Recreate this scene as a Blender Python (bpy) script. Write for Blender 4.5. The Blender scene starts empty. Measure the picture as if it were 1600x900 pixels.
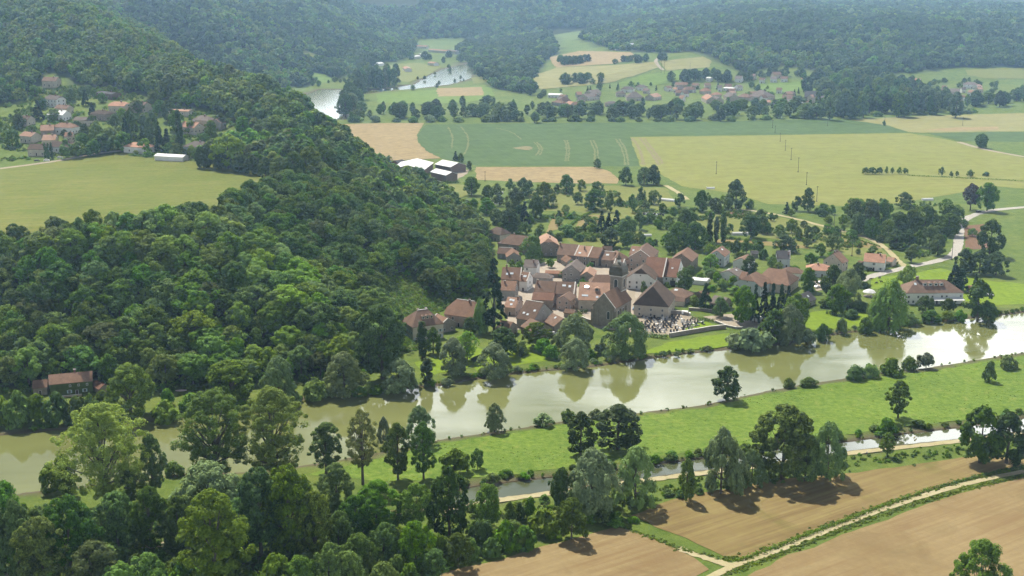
HAZE = 0.00009; EXPO = 0.78
import bpy, bmesh, math, random
import numpy as np
from mathutils import Vector, Matrix
from mathutils.geometry import delaunay_2d_cdt
random.seed(7); RNG = np.random.default_rng(7)
sc = bpy.context.scene
COL = sc.collection
# ---------------------------------------------------------------- camera
SUN_EL, SUN_AZ = math.radians(54), math.radians(-26)        # azimuth from +Y towards +X
F = 2000.0; CH = 190.0
PITCH = math.atan(510.0 / F); SP, CP = math.sin(PITCH), math.cos(PITCH)
cam = bpy.data.cameras.new('camera'); cam.sensor_width = 36; cam.lens = 36 * F / 1600
cam.clip_start = 1; cam.clip_end = 40000
co = bpy.data.objects.new('camera', cam); COL.objects.link(co)
co.location = (0, 0, CH); co.rotation_euler = (math.pi / 2 - PITCH, 0, 0)
sc.camera = co

def ray(px, py):
    cx = (px - 800) / F; cy = (450 - py) / F
    return cx, CP + cy * SP, -SP + cy * CP
def P0(px, py, z=0.0):
    dx, dy, dz = ray(px, py); t = (z - CH) / dz
    return dx * t, dy * t
def pix(x, y, z):
    # world -> photo pixel (used for labels and density only)
    d = y * CP - (z - CH) * SP; v = y * SP + (z - CH) * CP
    return 800 + F * x / d, 450 - F * v / d

# ---------------------------------------------------------------- terrain
def seg_dist(X, Y, poly, closed=True):
    d = np.full(X.shape, 1e9)
    n = len(poly)
    for i in range(n if closed else n - 1):
        ax, ay = poly[i]; bx, by = poly[(i + 1) % n]
        ux, uy = bx - ax, by - ay; L = ux * ux + uy * uy + 1e-9
        t = np.clip(((X - ax) * ux + (Y - ay) * uy) / L, 0, 1)
        d = np.minimum(d, np.hypot(X - ax - t * ux, Y - ay - t * uy))
    return d
def inside(X, Y, poly):
    r = np.zeros(X.shape, bool); n = len(poly); j = n - 1
    for i in range(n):
        xi, yi = poly[i]; xj, yj = poly[j]
        c = ((yi > Y) != (yj > Y)) & (X < (xj - xi) * (Y - yi) / (yj - yi + 1e-12) + xi)
        r ^= c; j = i
    return r
def sdist(X, Y, poly):
    return seg_dist(X, Y, poly) * np.where(inside(X, Y, poly), 1, -1)
def pts(*l): return [P0(*p) for p in l]

BLUFF = pts((-300,632),(50,612),(160,606),(250,611),(400,602),(560,588),(612,562),(628,530),(655,498),(700,478),(752,464),(768,425),
            (762,378),(735,337),(690,307),(640,284),(590,263),(545,254),(515,246),(476,218),(440,192),(405,167),(372,142)) + [(-560,2100),(-1800,2300),(-1800,480)]
HILLC = pts((380,148),(470,137),(520,127),(560,114),(600,101),(640,93),(652,76)) + [(-250,3600),(-2500,3600),(-2500,1900)]
HILLE = pts((712,79),(742,108),(768,137),(830,150),(1000,151),(1150,150),(1300,150),(1450,146),(1750,143)) + [(2500,2000),(9000,3000),(9000,14000),(-100,14000),(-60,3400)]

def vnoise(X, Y, s, seed):
    # smooth value noise
    x = X / s; y = Y / s
    xi = np.floor(x).astype(np.int64); yi = np.floor(y).astype(np.int64)
    fx = x - xi; fy = y - yi; fx = fx * fx * (3 - 2 * fx); fy = fy * fy * (3 - 2 * fy)
    def h(a, b):
        n = (a * 374761393 + b * 668265263 + seed * 1442695041) & 0x7fffffff
        n = ((n ^ (n >> 13)) * 1274126177) & 0x7fffffff
        return ((n ^ (n >> 16)) & 0xffff) / 65535.0
    return (h(xi, yi) * (1 - fx) + h(xi + 1, yi) * fx) * (1 - fy) + (h(xi, yi + 1) * (1 - fx) + h(xi + 1, yi + 1) * fx) * fy
def smin(a, b, k):
    h = np.clip(0.5 + 0.5 * (b - a) / k, 0, 1)
    return b * (1 - h) + a * h - k * h * (1 - h)
def terrain(X, Y):
    X = np.asarray(X, float); Y = np.asarray(Y, float)
    dA = np.maximum(sdist(X, Y, BLUFF), 0)
    s = np.clip(dA / 130, 0, 1); zA = 50 * (s * s * (3 - 2 * s) * 0.55 + s * 0.45)
    Yf = np.clip(930 - 0.39 * (X + 354), 800, 1000)
    hF = np.interp(Y - Yf, [0, 40, 130, 260, 520, 800, 1200], [0, 3, 14, 38, 108, 136, 140])
    hR = np.interp(dA, [0, 58, 130, 285, 520], [0, 0, 38, 112, 142])
    zB = np.maximum(smin(hF, hR, 12), 0)
    dC = np.maximum(sdist(X, Y, HILLC), 0)
    zC = np.interp(dC, [0, 60, 120, 190, 360, 600], [0, 12, 45, 90, 150, 180])
    zD = np.interp(Y - 3250 + 0.15 * np.abs(X + 150), [0, 150, 500, 900], [0, 40, 120, 170]) * np.clip((420 - X) / 300, 0, 1)
    dE = np.maximum(sdist(X, Y, HILLE), 0)
    cap = np.interp(X, [-50, 150, 420, 900, 2000], [160, 126, 88, 68, 70])
    zE = np.interp(dE, [0, 120, 330, 560, 800, 1100], [0, 5, 34, 70, 110, 170])
    zE = np.maximum(smin(zE, cap, 20), 0)
    z = np.maximum.reduce([zA + zB, zC, zD, zE])
    n = vnoise(X, Y, 420, 9) * .35 + vnoise(X, Y, 170, 3) * 0.5 + vnoise(X, Y, 70, 5) * 0.3 - 0.575
    # the terrace meadow and the field slopes stay smooth
    z = z + n * 34 * np.clip((z - 52) / 60, 0, 1)
    return z
def T(x, y): return float(terrain(np.array([x]), np.array([y]))[0])
def P(px, py, h=0.0):
    # photo pixel -> point h metres above the ground, by marching along the ray
    dx, dy, dz = ray(px, py)
    ts = np.linspace(380, 9000, 2200) if py < 420 else np.linspace(380, 1400, 2200)
    zr = CH + dz * ts - h
    zt = terrain(dx * ts, dy * ts)
    k = np.nonzero(zr <= zt)[0]
    if len(k) == 0: k = [len(ts) - 1]
    i = max(int(k[0]), 1)
    a, b = zr[i-1] - zt[i-1], zr[i] - zt[i]
    t = ts[i-1] + (ts[i] - ts[i-1]) * (a / (a - b) if a != b else 0)
    return dx * t, dy * t, CH + dz * t - h

# ---------------------------------------------------------------- object helpers
def tag(o, label=None, cat=None, group=None, kind=None):
    if label: o['label'] = label
    if cat: o['category'] = cat
    if group: o['group'] = group
    if kind: o['kind'] = kind
    return o
def mesh_np(name, V, Fc, mats=(), mi=None, smooth=False):
    """V (n,3) array, Fc list of index tuples or (m,k) array"""
    me = bpy.data.meshes.new(name)
    V = np.asarray(V, np.float32)
    if isinstance(Fc, np.ndarray):
        m, k = Fc.shape
        me.vertices.add(len(V)); me.vertices.foreach_set('co', V.ravel())
        me.loops.add(m * k); me.loops.foreach_set('vertex_index', Fc.astype(np.int32).ravel())
        me.polygons.add(m); me.polygons.foreach_set('loop_start', np.arange(0, m * k, k, dtype=np.int32))
        me.update(calc_edges=True)
    else:
        me.from_pydata([tuple(map(float, v)) for v in V], [], [tuple(map(int, f)) for f in Fc]); me.update()
    for m_ in mats: me.materials.append(m_)
    if mi is not None: me.polygons.foreach_set('material_index', np.asarray(mi, np.int32))
    if smooth: me.polygons.foreach_set('use_smooth', np.ones(len(me.polygons), bool))
    return me
def obj(name, me, parent=None, loc=None, rot=None, scale=None):
    o = bpy.data.objects.new(name, me); COL.objects.link(o)
    if parent is not None: o.parent = parent
    if loc is not None: o.location = loc
    if rot is not None: o.rotation_euler = (0, 0, rot) if isinstance(rot, (int, float)) else rot
    if scale is not None: o.scale = (scale,) * 3 if isinstance(scale, (int, float)) else scale
    return o
def empty(name, loc=(0, 0, 0), rot=0):
    o = bpy.data.objects.new(name, None); COL.objects.link(o); o.location = loc; o.rotation_euler = (0, 0, rot)
    o.empty_display_size = .5
    return o

class MB:
    """collects boxes, polygons, tubes for ONE mesh"""
    def __init__(s): s.v = []; s.f = []; s.m = []
    def face(s, vs, m=0):
        i = len(s.v); s.v += [tuple(v) for v in vs]; s.f.append(tuple(range(i, i + len(vs)))); s.m.append(m)
    def box(s, c, d, m=0, rz=0.0, taper=1.0):
        i = len(s.v); cr, sr = math.cos(rz), math.sin(rz)
        for dz in (-1, 1):
            k = taper if dz > 0 else 1.0
            for ax, ay in ((-1, -1), (1, -1), (1, 1), (-1, 1)):
                x, y = ax * d[0] / 2 * k, ay * d[1] / 2 * k
                s.v.append((c[0] + x * cr - y * sr, c[1] + x * sr + y * cr, c[2] + dz * d[2] / 2))
        for q in ((0, 3, 2, 1), (4, 5, 6, 7), (0, 1, 5, 4), (1, 2, 6, 5), (2, 3, 7, 6), (3, 0, 4, 7)):
            s.f.append(tuple(i + a for a in q)); s.m.append(m)
    def slab(s, poly, t, m=0):
        """a planar polygon (outward face first) given thickness t downwards (along z)"""
        i = len(s.v); n = len(poly)
        s.v += [tuple(p) for p in poly] + [(p[0], p[1], p[2] - t) for p in poly]
        s.f.append(tuple(range(i, i + n))); s.m.append(m)
        s.f.append(tuple(range(i + 2 * n - 1, i + n - 1, -1))); s.m.append(m)
        for k in range(n):
            k2 = (k + 1) % n
            s.f.append((i + k, i + n + k, i + n + k2, i + k2)); s.m.append(m)
    def tube(s, path, radii, seg=6, m=0, cap=True):
        rings = []
        for k, p in enumerate(path):
            p = Vector(p)
            a = Vector(path[max(k - 1, 0)]); b = Vector(path[min(k + 1, len(path) - 1)])
            d = (b - a).normalized() if (b - a).length > 1e-6 else Vector((0, 0, 1))
            u = d.orthogonal().normalized() if abs(d.z) < .99 else Vector((1, 0, 0)); w = d.cross(u)
            i = len(s.v)
            for q in range(seg):
                an = 2 * math.pi * q / seg
                s.v.append(tuple(p + (u * math.cos(an) + w * math.sin(an)) * radii[k]))
            rings.append(i)
        for a, b in zip(rings, rings[1:]):
            for q in range(seg):
                q2 = (q + 1) % seg
                s.f.append((a + q, a + q2, b + q2, b + q)); s.m.append(m)
        if cap:
            s.f.append(tuple(rings[-1] + q for q in range(seg))); s.m.append(m)
            s.f.append(tuple(rings[0] + q for q in reversed(range(seg)))); s.m.append(m)
    def lathe(s, prof, seg=12, c=(0, 0), m=0):
        rings = []
        for r, z in prof:
            i = len(s.v)
            for q in range(seg):
                an = 2 * math.pi * (q + .5) / seg
                s.v.append((c[0] + r * math.cos(an), c[1] + r * math.sin(an), z))
            rings.append(i)
        for a, b in zip(rings, rings[1:]):
            for q in range(seg):
                q2 = (q + 1) % seg
                s.f.append((a + q, a + q2, b + q2, b + q)); s.m.append(m)
        s.f.append(tuple(rings[-1] + q for q in range(seg))); s.m.append(m)
    def mesh(s, name, *mats):
        return mesh_np(name, np.array(s.v), s.f, mats, s.m)
    def build(s, name, mats, parent=None, **k):
        if not isinstance(mats, (list, tuple)): mats = [mats]
        return obj(name, s.mesh(name, *mats), parent, **k)

# ---------------------------------------------------------------- materials
class NT:
    def __init__(s, name):
        s.m = bpy.data.materials.new(name); s.m.use_nodes = True; s.t = s.m.node_tree; s.t.nodes.clear()
        s.out = s.n('ShaderNodeOutputMaterial')
    def n(s, ty, **k):
        a = s.t.nodes.new(ty)
        for q, v in k.items(): setattr(a, q, v)
        return a
    def l(s, a, b): s.t.links.new(a, b)
    def inp(s, node, **k):
        for q, v in k.items():
            i = node.inputs[q.replace('_', ' ')]
            if hasattr(v, 'links'): s.l(v, i)
            else: i.default_value = v
        return node
    def noise(s, scale, vec=None, detail=3.0, rough=.55, dist=0.0):
        a = s.n('ShaderNodeTexNoise'); a.inputs['Scale'].default_value = scale; a.inputs['Detail'].default_value = detail
        a.inputs['Roughness'].default_value = rough; a.inputs['Distortion'].default_value = dist
        if vec is not None: s.l(vec, a.inputs['Vector'])
        return a.outputs['Fac']
    def ramp(s, fac, stops):
        a = s.n('ShaderNodeValToRGB'); e = a.color_ramp.elements
        while len(e) < len(stops): e.new(.5)
        for q, (p, c) in zip(e, stops): q.position = p; q.color = (*c, 1) if len(c) == 3 else c
        s.l(fac, a.inputs['Fac']); return a.outputs['Color']
    def mix(s, fac, a, b, mode='MIX'):
        m = s.n('ShaderNodeMix', data_type='RGBA', blend_type=mode)
        for i, v in ((0, fac), (6, a), (7, b)):
            if hasattr(v, 'links'): s.l(v, m.inputs[i])
            else: m.inputs[i].default_value = v if i == 0 else ((*v, 1) if len(v) == 3 else v)
        return m.outputs[2]
    def math(s, op, a, b=None):
        m = s.n('ShaderNodeMath', operation=op)
        for i, v in enumerate((a, b)):
            if v is None: continue
            if hasattr(v, 'links'): s.l(v, m.inputs[i])
            else: m.inputs[i].default_value = v
        return m.outputs[0]
    def range(s, v, a, b, c, d):
        m = s.n('ShaderNodeMapRange'); s.l(v, m.inputs[0])
        for i, q in enumerate((a, b, c, d)): m.inputs[i + 1].default_value = q
        return m.outputs[0]
    def obj_vec(s, scale=(1, 1, 1), rotz=0.0):
        t = s.n('ShaderNodeTexCoord'); mp = s.n('ShaderNodeMapping'); s.l(t.outputs['Object'], mp.inputs['Vector'])
        mp.inputs['Scale'].default_value = scale; mp.inputs['Rotation'].default_value = (0, 0, rotz)
        return mp.outputs['Vector']
    def pbr(s, col, rough=.8, spec=.3, bump=None, bstr=.3, bdist=.1, metal=0.0):
        b = s.n('ShaderNodeBsdfPrincipled')
        for nm, v in (('Base Color', col), ('Roughness', rough), ('Specular IOR Level', spec), ('Metallic', metal)):
            i = b.inputs[nm]
            if hasattr(v, 'links'): s.l(v, i)
            else: i.default_value = (*v, 1) if nm == 'Base Color' and len(v) == 3 else v
        if bump is not None:
            bp = s.n('ShaderNodeBump'); bp.inputs['Strength'].default_value = bstr; bp.inputs['Distance'].default_value = bdist
            s.l(bump, bp.inputs['Height']); s.l(bp.outputs[0], b.inputs['Normal'])
        s.l(b.outputs[0], s.out.inputs['Surface']); return b
def C(*a): return tuple(((v / 255) / 12.92 if v / 255 <= .04045 else ((v / 255 + .055) / 1.055) ** 2.4) for v in a)
def mul(c, k): return tuple(v * k for v in c)
def plain(name, col, rough=.7, spec=.3, var=.25, scale=.6, metal=0.0):
    t = NT(name); v = t.obj_vec()
    c = t.mix(t.range(t.noise(scale, v, 4), .3, .7, 0, 1), mul(col, 1 - var), mul(col, 1 + var))
    t.pbr(c, rough, spec, metal=metal); return t.m
def ground_mat(name, c1, c2, c3=None, s1=.02, s2=.25, rows=None, rowcol=None, rowamt=.4, s0=None, bump=.5):
    """field or grass: broad patches, fine mottling, optional rows (angle, spacing m)"""
    t = NT(name); v = t.obj_vec()
    a = t.range(t.noise(s1, v, 5, .6, .6), .35, .65, 0, 1)
    c = t.mix(a, c1, c2)
    fine = t.noise(s2, v, 6, .7)
    c = t.mix(t.range(fine, .3, .7, 0, 1), t.mix(.55, c, mul(c1, .5)), t.mix(.5, c, mul(c3 or c2, 1.25)))
    if c3:
        c = t.mix(t.range(t.noise(s0 or s1 * 3.1, v, 5, .65, 1.0), .55, .7, 0, .8), c, c3)
    if rows:
        for ang, sp in rows:
            # streaks along the direction of work: noise stretched ang from +X
            mv = t.n('ShaderNodeMapping', vector_type='TEXTURE'); t.l(t.n('ShaderNodeTexCoord').outputs['Object'], mv.inputs['Vector'])
            mv.inputs['Rotation'].default_value = (0, 0, ang); mv.inputs['Scale'].default_value = (sp * 30, sp, sp)
            w = t.range(t.noise(1.0, mv.outputs[0], 4, .6), .42, .66, 0, 1)
            br = t.range(t.noise(.03, v, 3), .35, .6, .3, 1)
            c = t.mix(t.math('MULTIPLY', t.math('MULTIPLY', w, br), rowamt), c, rowcol or mul(c2, .6))
    t.pbr(c, .95, .08, bump=fine, bstr=bump, bdist=.5); return t.m

# sheets and ribbons that lie on the ground
def densify(poly, step, jit=0.0, closed=True):
    out = []; n = len(poly)
    for i in range(n if closed else n - 1):
        a = np.array(poly[i][:2]); b = np.array(poly[(i + 1) % n][:2]); k = max(1, int(np.hypot(*(b - a)) / step))
        for q in range(k):
            p = a + (b - a) * q / k
            if q and jit: p = p + RNG.normal(0, jit, 2)
            out.append((float(p[0]), float(p[1])))
    if not closed: out.append(tuple(map(float, poly[-1][:2])))
    return out
def cdt_sheet(poly, spacing, off, holes=()):
    n = len(poly)
    xs = np.array([p[0] for p in poly]); ys = np.array([p[1] for p in poly])
    P_ = [Vector(p) for p in poly]
    gx, gy = np.meshgrid(np.arange(xs.min(), xs.max(), spacing), np.arange(ys.min(), ys.max(), spacing))
    gx = gx.ravel() + RNG.uniform(-.2, .2, gx.size) * spacing; gy = gy.ravel() + RNG.uniform(-.2, .2, gy.size) * spacing
    k = sdist(gx, gy, poly) > spacing * .35
    P_ += [Vector((a, b)) for a, b in zip(gx[k], gy[k])]
    v, e, f, *_ = delaunay_2d_cdt(P_, [], [list(range(n))], 1, 1e-4)
    V = np.array([(a.x, a.y) for a in v]); z = terrain(V[:, 0], V[:, 1]) + off
    return np.column_stack([V, z]), [tuple(q) for q in f]
def sheet(name, poly, mat, label, cat, off=.1, step=6, jit=.8, spacing=None, px=True, kind='structure'):
    if px: poly = [P(*p)[:2] for p in poly]
    w = densify(poly, step, jit)
    zz = terrain(np.array([p[0] for p in w]), np.array([p[1] for p in w]))
    if spacing is None: spacing = 60 if zz.max() < .5 else 14
    V, Fc = cdt_sheet(w, spacing, off + (0 if zz.max() < .5 else .35))
    o = obj(name, mesh_np(name, V, Fc, [mat])); tag(o, label, cat, None, kind); return o
def smooth_line(l, step, it=3):
    l = [np.array(p[:2], float) for p in l]
    for _ in range(it):
        n = [l[0]]
        for a, b in zip(l, l[1:]): n += [a * .75 + b * .25, a * .25 + b * .75]
        n.append(l[-1]); l = n
    return densify([tuple(p) for p in l], step, 0, False)
def ribbon(name, line, width, mat, label, cat, off=.15, step=4, px=True, kind='structure', edge=.25):
    if px: line = [P(*p)[:2] for p in line]
    l = np.array(smooth_line(line, step))
    d = np.gradient(l, axis=0); d /= np.linalg.norm(d, axis=1)[:, None] + 1e-9
    nrm = np.column_stack([-d[:, 1], d[:, 0]])
    rows = []
    for k in (-1, -.33, .33, 1):
        w = width / 2 * k + (RNG.normal(0, edge, len(l)) if abs(k) == 1 else 0)
        q = l + nrm * np.reshape(w * np.ones(len(l)), (-1, 1)); rows.append(np.column_stack([q, terrain(q[:, 0], q[:, 1]) + off]))
    V = np.concatenate(rows); n = len(l); f = []
    for r in range(3):
        for i in range(n - 1): f.append((r * n + i, r * n + i + 1, (r + 1) * n + i + 1, (r + 1) * n + i))
    f = [tuple(reversed(q)) for q in f]
    o = obj(name, mesh_np(name, V, f, [mat])); tag(o, label, cat, None, kind); return o
# ---------------------------------------------------------------- ground, water, fields
RIVN = [(1800,452),(1600,486),(1552,492),(1500,497),(1440,503),(1380,512),(1300,520),(1240,533),(1190,540),(1140,543),(1060,552),(1000,560),(930,570),(880,575),(800,582),(740,590),(690,600),(600,607),(540,613),(490,620),(400,632),(300,648),(230,657),(150,665),(50,672),(-250,700)]
RIVS = [(-250,800),(50,768),(110,760),(200,750),(280,738),(380,738),(470,728),(560,712),(640,697),(690,685),(740,678),(800,670),(890,655),(960,648),(1050,638),(1110,630),(1160,618),(1240,602),(1320,590),(1400,578),(1450,574),(1545,558),(1600,550),(1800,515)]
CANN = [(1800,628),(1600,650),(1505,665),(1440,672),(1380,680),(1320,688),(1250,695),(1190,702),(1100,713),(1030,722),(960,732),(870,742),(800,750),(740,757),(700,768)]
CANS = [(715,789),(745,783),(800,773),(860,765),(940,754),(1030,742),(1100,733),(1190,722),(1250,715),(1330,702),(1420,692),(1500,684),(1600,671),(1800,650)]
FARW = [(468,150),(500,139),(548,139),(543,160),(537,186),(515,187),(496,178),(462,168)]
FARR = [(560,142),(610,137),(648,131),(668,118),(690,108),(735,98),(750,103),(735,122),(705,131),(650,138),(610,141),(570,146)]
river = densify(smooth_line(pts(*RIVN), 6) + smooth_line(pts(*RIVS), 6), 5, .5)
canal = densify(smooth_line(pts(*CANN), 6) + smooth_line(pts(*CANS), 6), 5, .25)
farw = densify(pts(*FARW), 10, 1.0); farr = densify(pts(*FARR), 14, 1.0)
WATERS = [river, canal, farw, farr]

def build_ground():
    P_ = []; E = []; EXTRA = []
    for poly in WATERS:
        i = len(P_); P_ += poly; n = len(poly); E += [(i + k, i + (k + 1) % n) for k in range(n)]
    npoly = len(P_)
    xs, ys = [], []
    Y = 230.0
    while Y < 16000:
        s = max(7, Y * .0115) if Y < 5000 else Y * .05
        w = .47 * Y + 130; n = int(2 * w / s)
        x = -w + (np.arange(n + 1) + RNG.uniform(-.25, .25, n + 1)) * 2 * w / n
        xs.append(x); ys.append(Y + RNG.uniform(-.25, .25, n + 1) * s); Y += s
    X = np.concatenate(xs); Yy = np.concatenate(ys)
    keep = np.ones(X.shape, bool); low = np.zeros(X.shape, bool)
    for poly in WATERS:
        d = sdist(X, Yy, poly); keep &= np.abs(d) > 2.2; low |= d > 0
        bx = np.array(poly); sp_ = 5 if poly is canal else 9
        qx, qy = np.meshgrid(np.arange(bx[:, 0].min(), bx[:, 0].max(), sp_), np.arange(bx[:, 1].min(), bx[:, 1].max(), sp_)); qx = qx.ravel(); qy = qy.ravel()
        kk = sdist(qx, qy, poly) > 2.5; EXTRA += list(zip(qx[kk], qy[kk]))
    P_ += list(zip(X[keep & ~low], Yy[keep & ~low])) + EXTRA
    v, e, f, ov, *_ = delaunay_2d_cdt([Vector(p) for p in P_], E, [], 0, 1e-4)
    V = np.array([(a.x, a.y) for a in v]); z = terrain(V[:, 0], V[:, 1])
    for poly in WATERS:
        d = sdist(V[:, 0], V[:, 1], poly); z = np.where(d > .3, -2.6, np.where(np.abs(d) <= .3, -.45, z))
    V3 = np.column_stack([V, z]); V3[:, 2] += np.where((z > -.1) & (z < .5), 0, 0)
    return V3, [tuple(q) for q in f]
V3, GF = build_ground()
t = NT('grassland'); v = t.obj_vec()
a1 = t.noise(.011, v, 6, .6, .8); a2 = t.noise(.13, v, 6, .7, .4); a3 = t.noise(1.1, v, 4, .7)
g = t.ramp(a1, [(.3, (.07, .105, .012)), (.48, (.105, .15, .018)), (.62, (.15, .175, .03)), (.75, (.10, .14, .018))])
g = t.mix(t.range(a2, .35, .68, 0, 1), t.mix(.55, g, (.04, .075, .014)), t.mix(.35, g, (.20, .23, .06)))
g = t.mix(t.range(a3, .3, .7, 0, .55), g, (.05, .085, .016))
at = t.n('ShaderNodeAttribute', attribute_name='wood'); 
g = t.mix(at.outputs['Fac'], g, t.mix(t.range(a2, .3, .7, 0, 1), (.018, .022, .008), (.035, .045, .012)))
at2 = t.n('ShaderNodeAttribute', attribute_name='bed'); g = t.mix(at2.outputs['Fac'], g, (.09, .075, .045))
t.pbr(g, .95, .08, bump=a3, bstr=.6, bdist=.6); M_GRASS = t.m
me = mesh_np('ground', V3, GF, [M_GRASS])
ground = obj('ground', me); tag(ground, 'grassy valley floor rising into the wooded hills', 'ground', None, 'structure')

# water
def water_mat(name, col, rough, bumps=.04):
    t = NT(name); v = t.obj_vec((.35, 1, 1)); w = t.noise(.55, v, 3, .5, .3); v2 = t.obj_vec((.6, 1, 1))
    big = t.noise(.02, v2, 4, .6, 1.2)
    c = t.mix(t.range(big, .35, .65, 0, 1), mul(col, .88), mul(col, 1.1))
    ro_ = t.range(t.noise(.035, t.obj_vec((.3, 1, 1)), 4, .6, .8), .45, .62, rough, rough + .13)
    b = t.pbr(c, ro_, .95, bump=w, bstr=bumps, bdist=.25); b.inputs['IOR'].default_value = 1.36
    return t.m
M_RIVER = water_mat('muddy_river_water', (.138, .148, .050), .03)
M_CANAL = water_mat('canal_water', (.07, .08, .036), .02, .02)
def water(name, poly, mat, label, z=-.75):
    V, Fc = cdt_sheet(poly, 40, 0); V = V.copy(); V[:, 2] = z
    tag(obj(name, mesh_np(name, V, Fc, [mat])), label, 'water', None, 'structure')
water('river', river, M_RIVER, 'wide muddy green river bending past the village')
water('canal', canal, M_CANAL, 'narrow canal beside the towpath and brown fields')
t = NT('calm_far_water'); t.pbr((.13, .145, .06, 1), .10, .95); M_FARW = t.m
water('river_bend', farw, M_FARW, 'far bend of the river below the wooded hill')
water('river_reach', farr, M_FARW, 'distant pale reach of the river up the valley')
water('flood_pool', densify(pts((519,196),(540,194),(556,199),(551,206),(540,207),(530,204),(521,205)), 6, 1.5), M_RIVER, 'shallow flood pool in the corner of the tan field', .12)
water('backwater', densify(pts((521,212),(527,213),(531,228),(532,244),(526,246),(522,230)), 6, .6), M_RIVER, 'thin strip of backwater at the foot of the wooded hill', .12)

# field materials
B1, B2, B3 = mul(C(172,150,104),.66), mul(C(196,175,128),.74), mul(C(156,136,94),.56)
M_SOIL = ground_mat('ploughed_soil', mul(B1,.82), mul(B2,.82), mul(B3,.8), .012, .35, rows=[(math.radians(34), 3.4), (math.radians(34), 1.5)], rowcol=mul(C(148,122,84),.55), rowamt=.75)
M_SOIL2 = ground_mat('harrowed_soil', mul(C(164,142,94),.6), mul(C(187,165,116),.7), mul(C(128,126,64),.5), .01, .3, rows=[(math.radians(34), 3.0), (math.radians(34), 1.4)], rowcol=mul(C(140,116,76),.48), rowamt=.75)
M_TAN = ground_mat('dry_tan_soil', mul(C(184,160,112),.47), mul(C(200,178,128),.47), None, .012, .12, rows=[(math.radians(15), 3)], rowcol=mul(C(160,138,98),.6), rowamt=.3)
M_WHEAT = ground_mat('young_wheat', (.050,.088,.022), (.062,.104,.027), None, .006, .06, rows=[(math.radians(104), 3)], rowcol=(.10,.14,.06), rowamt=.3)
M_YEL = ground_mat('ripening_barley', (.165,.175,.036), (.195,.195,.048), (.145,.165,.032), .005, .07, rows=[(math.radians(8), 5)], rowcol=(.22,.205,.065), rowamt=.4)
M_YEL2 = ground_mat('pale_barley', (.20,.185,.068), (.235,.215,.085), (.165,.17,.05), .006, .08, rows=[(math.radians(5), 5)], rowcol=(.30,.27,.13), rowamt=.35)
M_MEAD = ground_mat('terrace_meadow_grass', (.115,.135,.024), (.175,.17,.042), (.085,.12,.016), .03, .3, bump=1.0, rows=[(math.radians(12), 3.5)], rowcol=(.20,.19,.06), rowamt=.35)
M_LAWN = ground_mat('fresh_lawn', (.12,.185,.012), (.15,.215,.016), None, .03, .3)
M_ISLE = ground_mat('lush_meadow_grass', (.062,.135,.012), (.115,.200,.018), (.165,.195,.04), .035, .35, bump=1.0)
M_PINK = ground_mat('bare_garden_soil', mul(C(176,150,104),.62), mul(C(170,140,96),.6), mul(C(120,130,66),.6), .05, .4)
M_REDS = ground_mat('red_brown_soil', mul(C(138,108,82),.5), mul(C(150,118,90),.5), None, .05, .4, rows=[(math.radians(80), 1.5)], rowcol=C(120,88,64), rowamt=.4)
M_PALEG = ground_mat('pale_pasture', (.15,.165,.042), (.18,.18,.052), (.12,.145,.03), .02, .2)
M_FARG = ground_mat('far_green_field', (.10,.16,.025), (.12,.18,.03), None, .01, .1)
M_GRAV = ground_mat('pale_gravel', mul(C(196,182,160),.56), mul(C(210,197,176),.56), mul(C(170,156,132),.56), .08, .8)
M_PATH = ground_mat('worn_track', mul(C(196,180,144),.7), mul(C(210,196,164),.7), mul(C(150,150,96),.7), .08, .5)
M_ROAD = ground_mat('sunbleached_asphalt', C(150,146,138), C(165,160,150), None, .05, .6)
M_YARD = ground_mat('village_paving', C(158,148,134), C(172,162,146), C(140,128,112), .1, .7)

def field(*a, **k): return sheet(*a, **k)
field('ploughed_field', [(600,930),(700,893),(760,880),(850,853),(965,823),(1030,846),(1085,872),(1108,890),(1060,920),(980,1000),(500,1000)], M_SOIL, 'brown ploughed field narrowing to the track corner', 'field', .12, 5, .5)
field('ploughed_field', [(985,806),(1050,781),(1110,768),(1200,751),(1340,739),(1450,723),(1530,712),(1560,711),(1800,690),(1800,706),(1600,730),(1552,737),(1480,757),(1380,787),(1300,817),(1230,848),(1165,872),(1130,869),(1050,833)], M_SOIL2, 'brown harrowed field between the canal trees and the hedged track', 'field', .12, 5, .5)
field('ploughed_field', [(1800,716),(1600,745),(1552,757),(1450,787),(1350,824),(1250,862),(1180,893),(1120,930),(1060,1000),(2000,1000),(2000,716)], M_SOIL, 'brown ploughed field below the hedged track', 'field', .12, 5, .5)
field('river_meadow', [(690,693),(740,685),(800,677),(890,662),(960,655),(1050,645),(1110,637),(1160,625),(1240,609),(1320,597),(1400,585),(1450,581),(1545,565),(1600,556),(1800,522),(1800,622),(1600,642),(1505,657),(1440,663),(1320,679),(1190,693),(1030,712),(870,732),(740,746),(640,752),(560,748),(480,742),(600,715)], M_ISLE, 'lush green meadow between river and canal', 'field', .06, 5, .7)
field('wheat_field', [(665,195),(780,193),(960,192),(1180,189),(1300,186),(1330,188),(1385,196),(1418,207),(1200,210.5),(984,213),(991,236),(1000,260),(930,259.5),(745,259),(690,247.5),(666,236),(654,222),(652,211)], M_WHEAT, 'dark blue-green wheat field crossing the plain', 'field', .1, 8, .6)
field('tan_field', [(519,195),(590,193),(662,193),(651,211),(653,222),(665,236),(688,248),(640,250),(600,252),(530,246),(521,215)], M_TAN, 'dry tan field with a flooded corner', 'field', .1, 8, .6)
field('fallow_field', [(744,261),(930,261),(952,268),(968,281),(964,287),(880,286),(790,283),(744,281)], M_TAN, 'thin tan strip of bare soil beside the wheat', 'field', .1, 6, .6)
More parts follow.
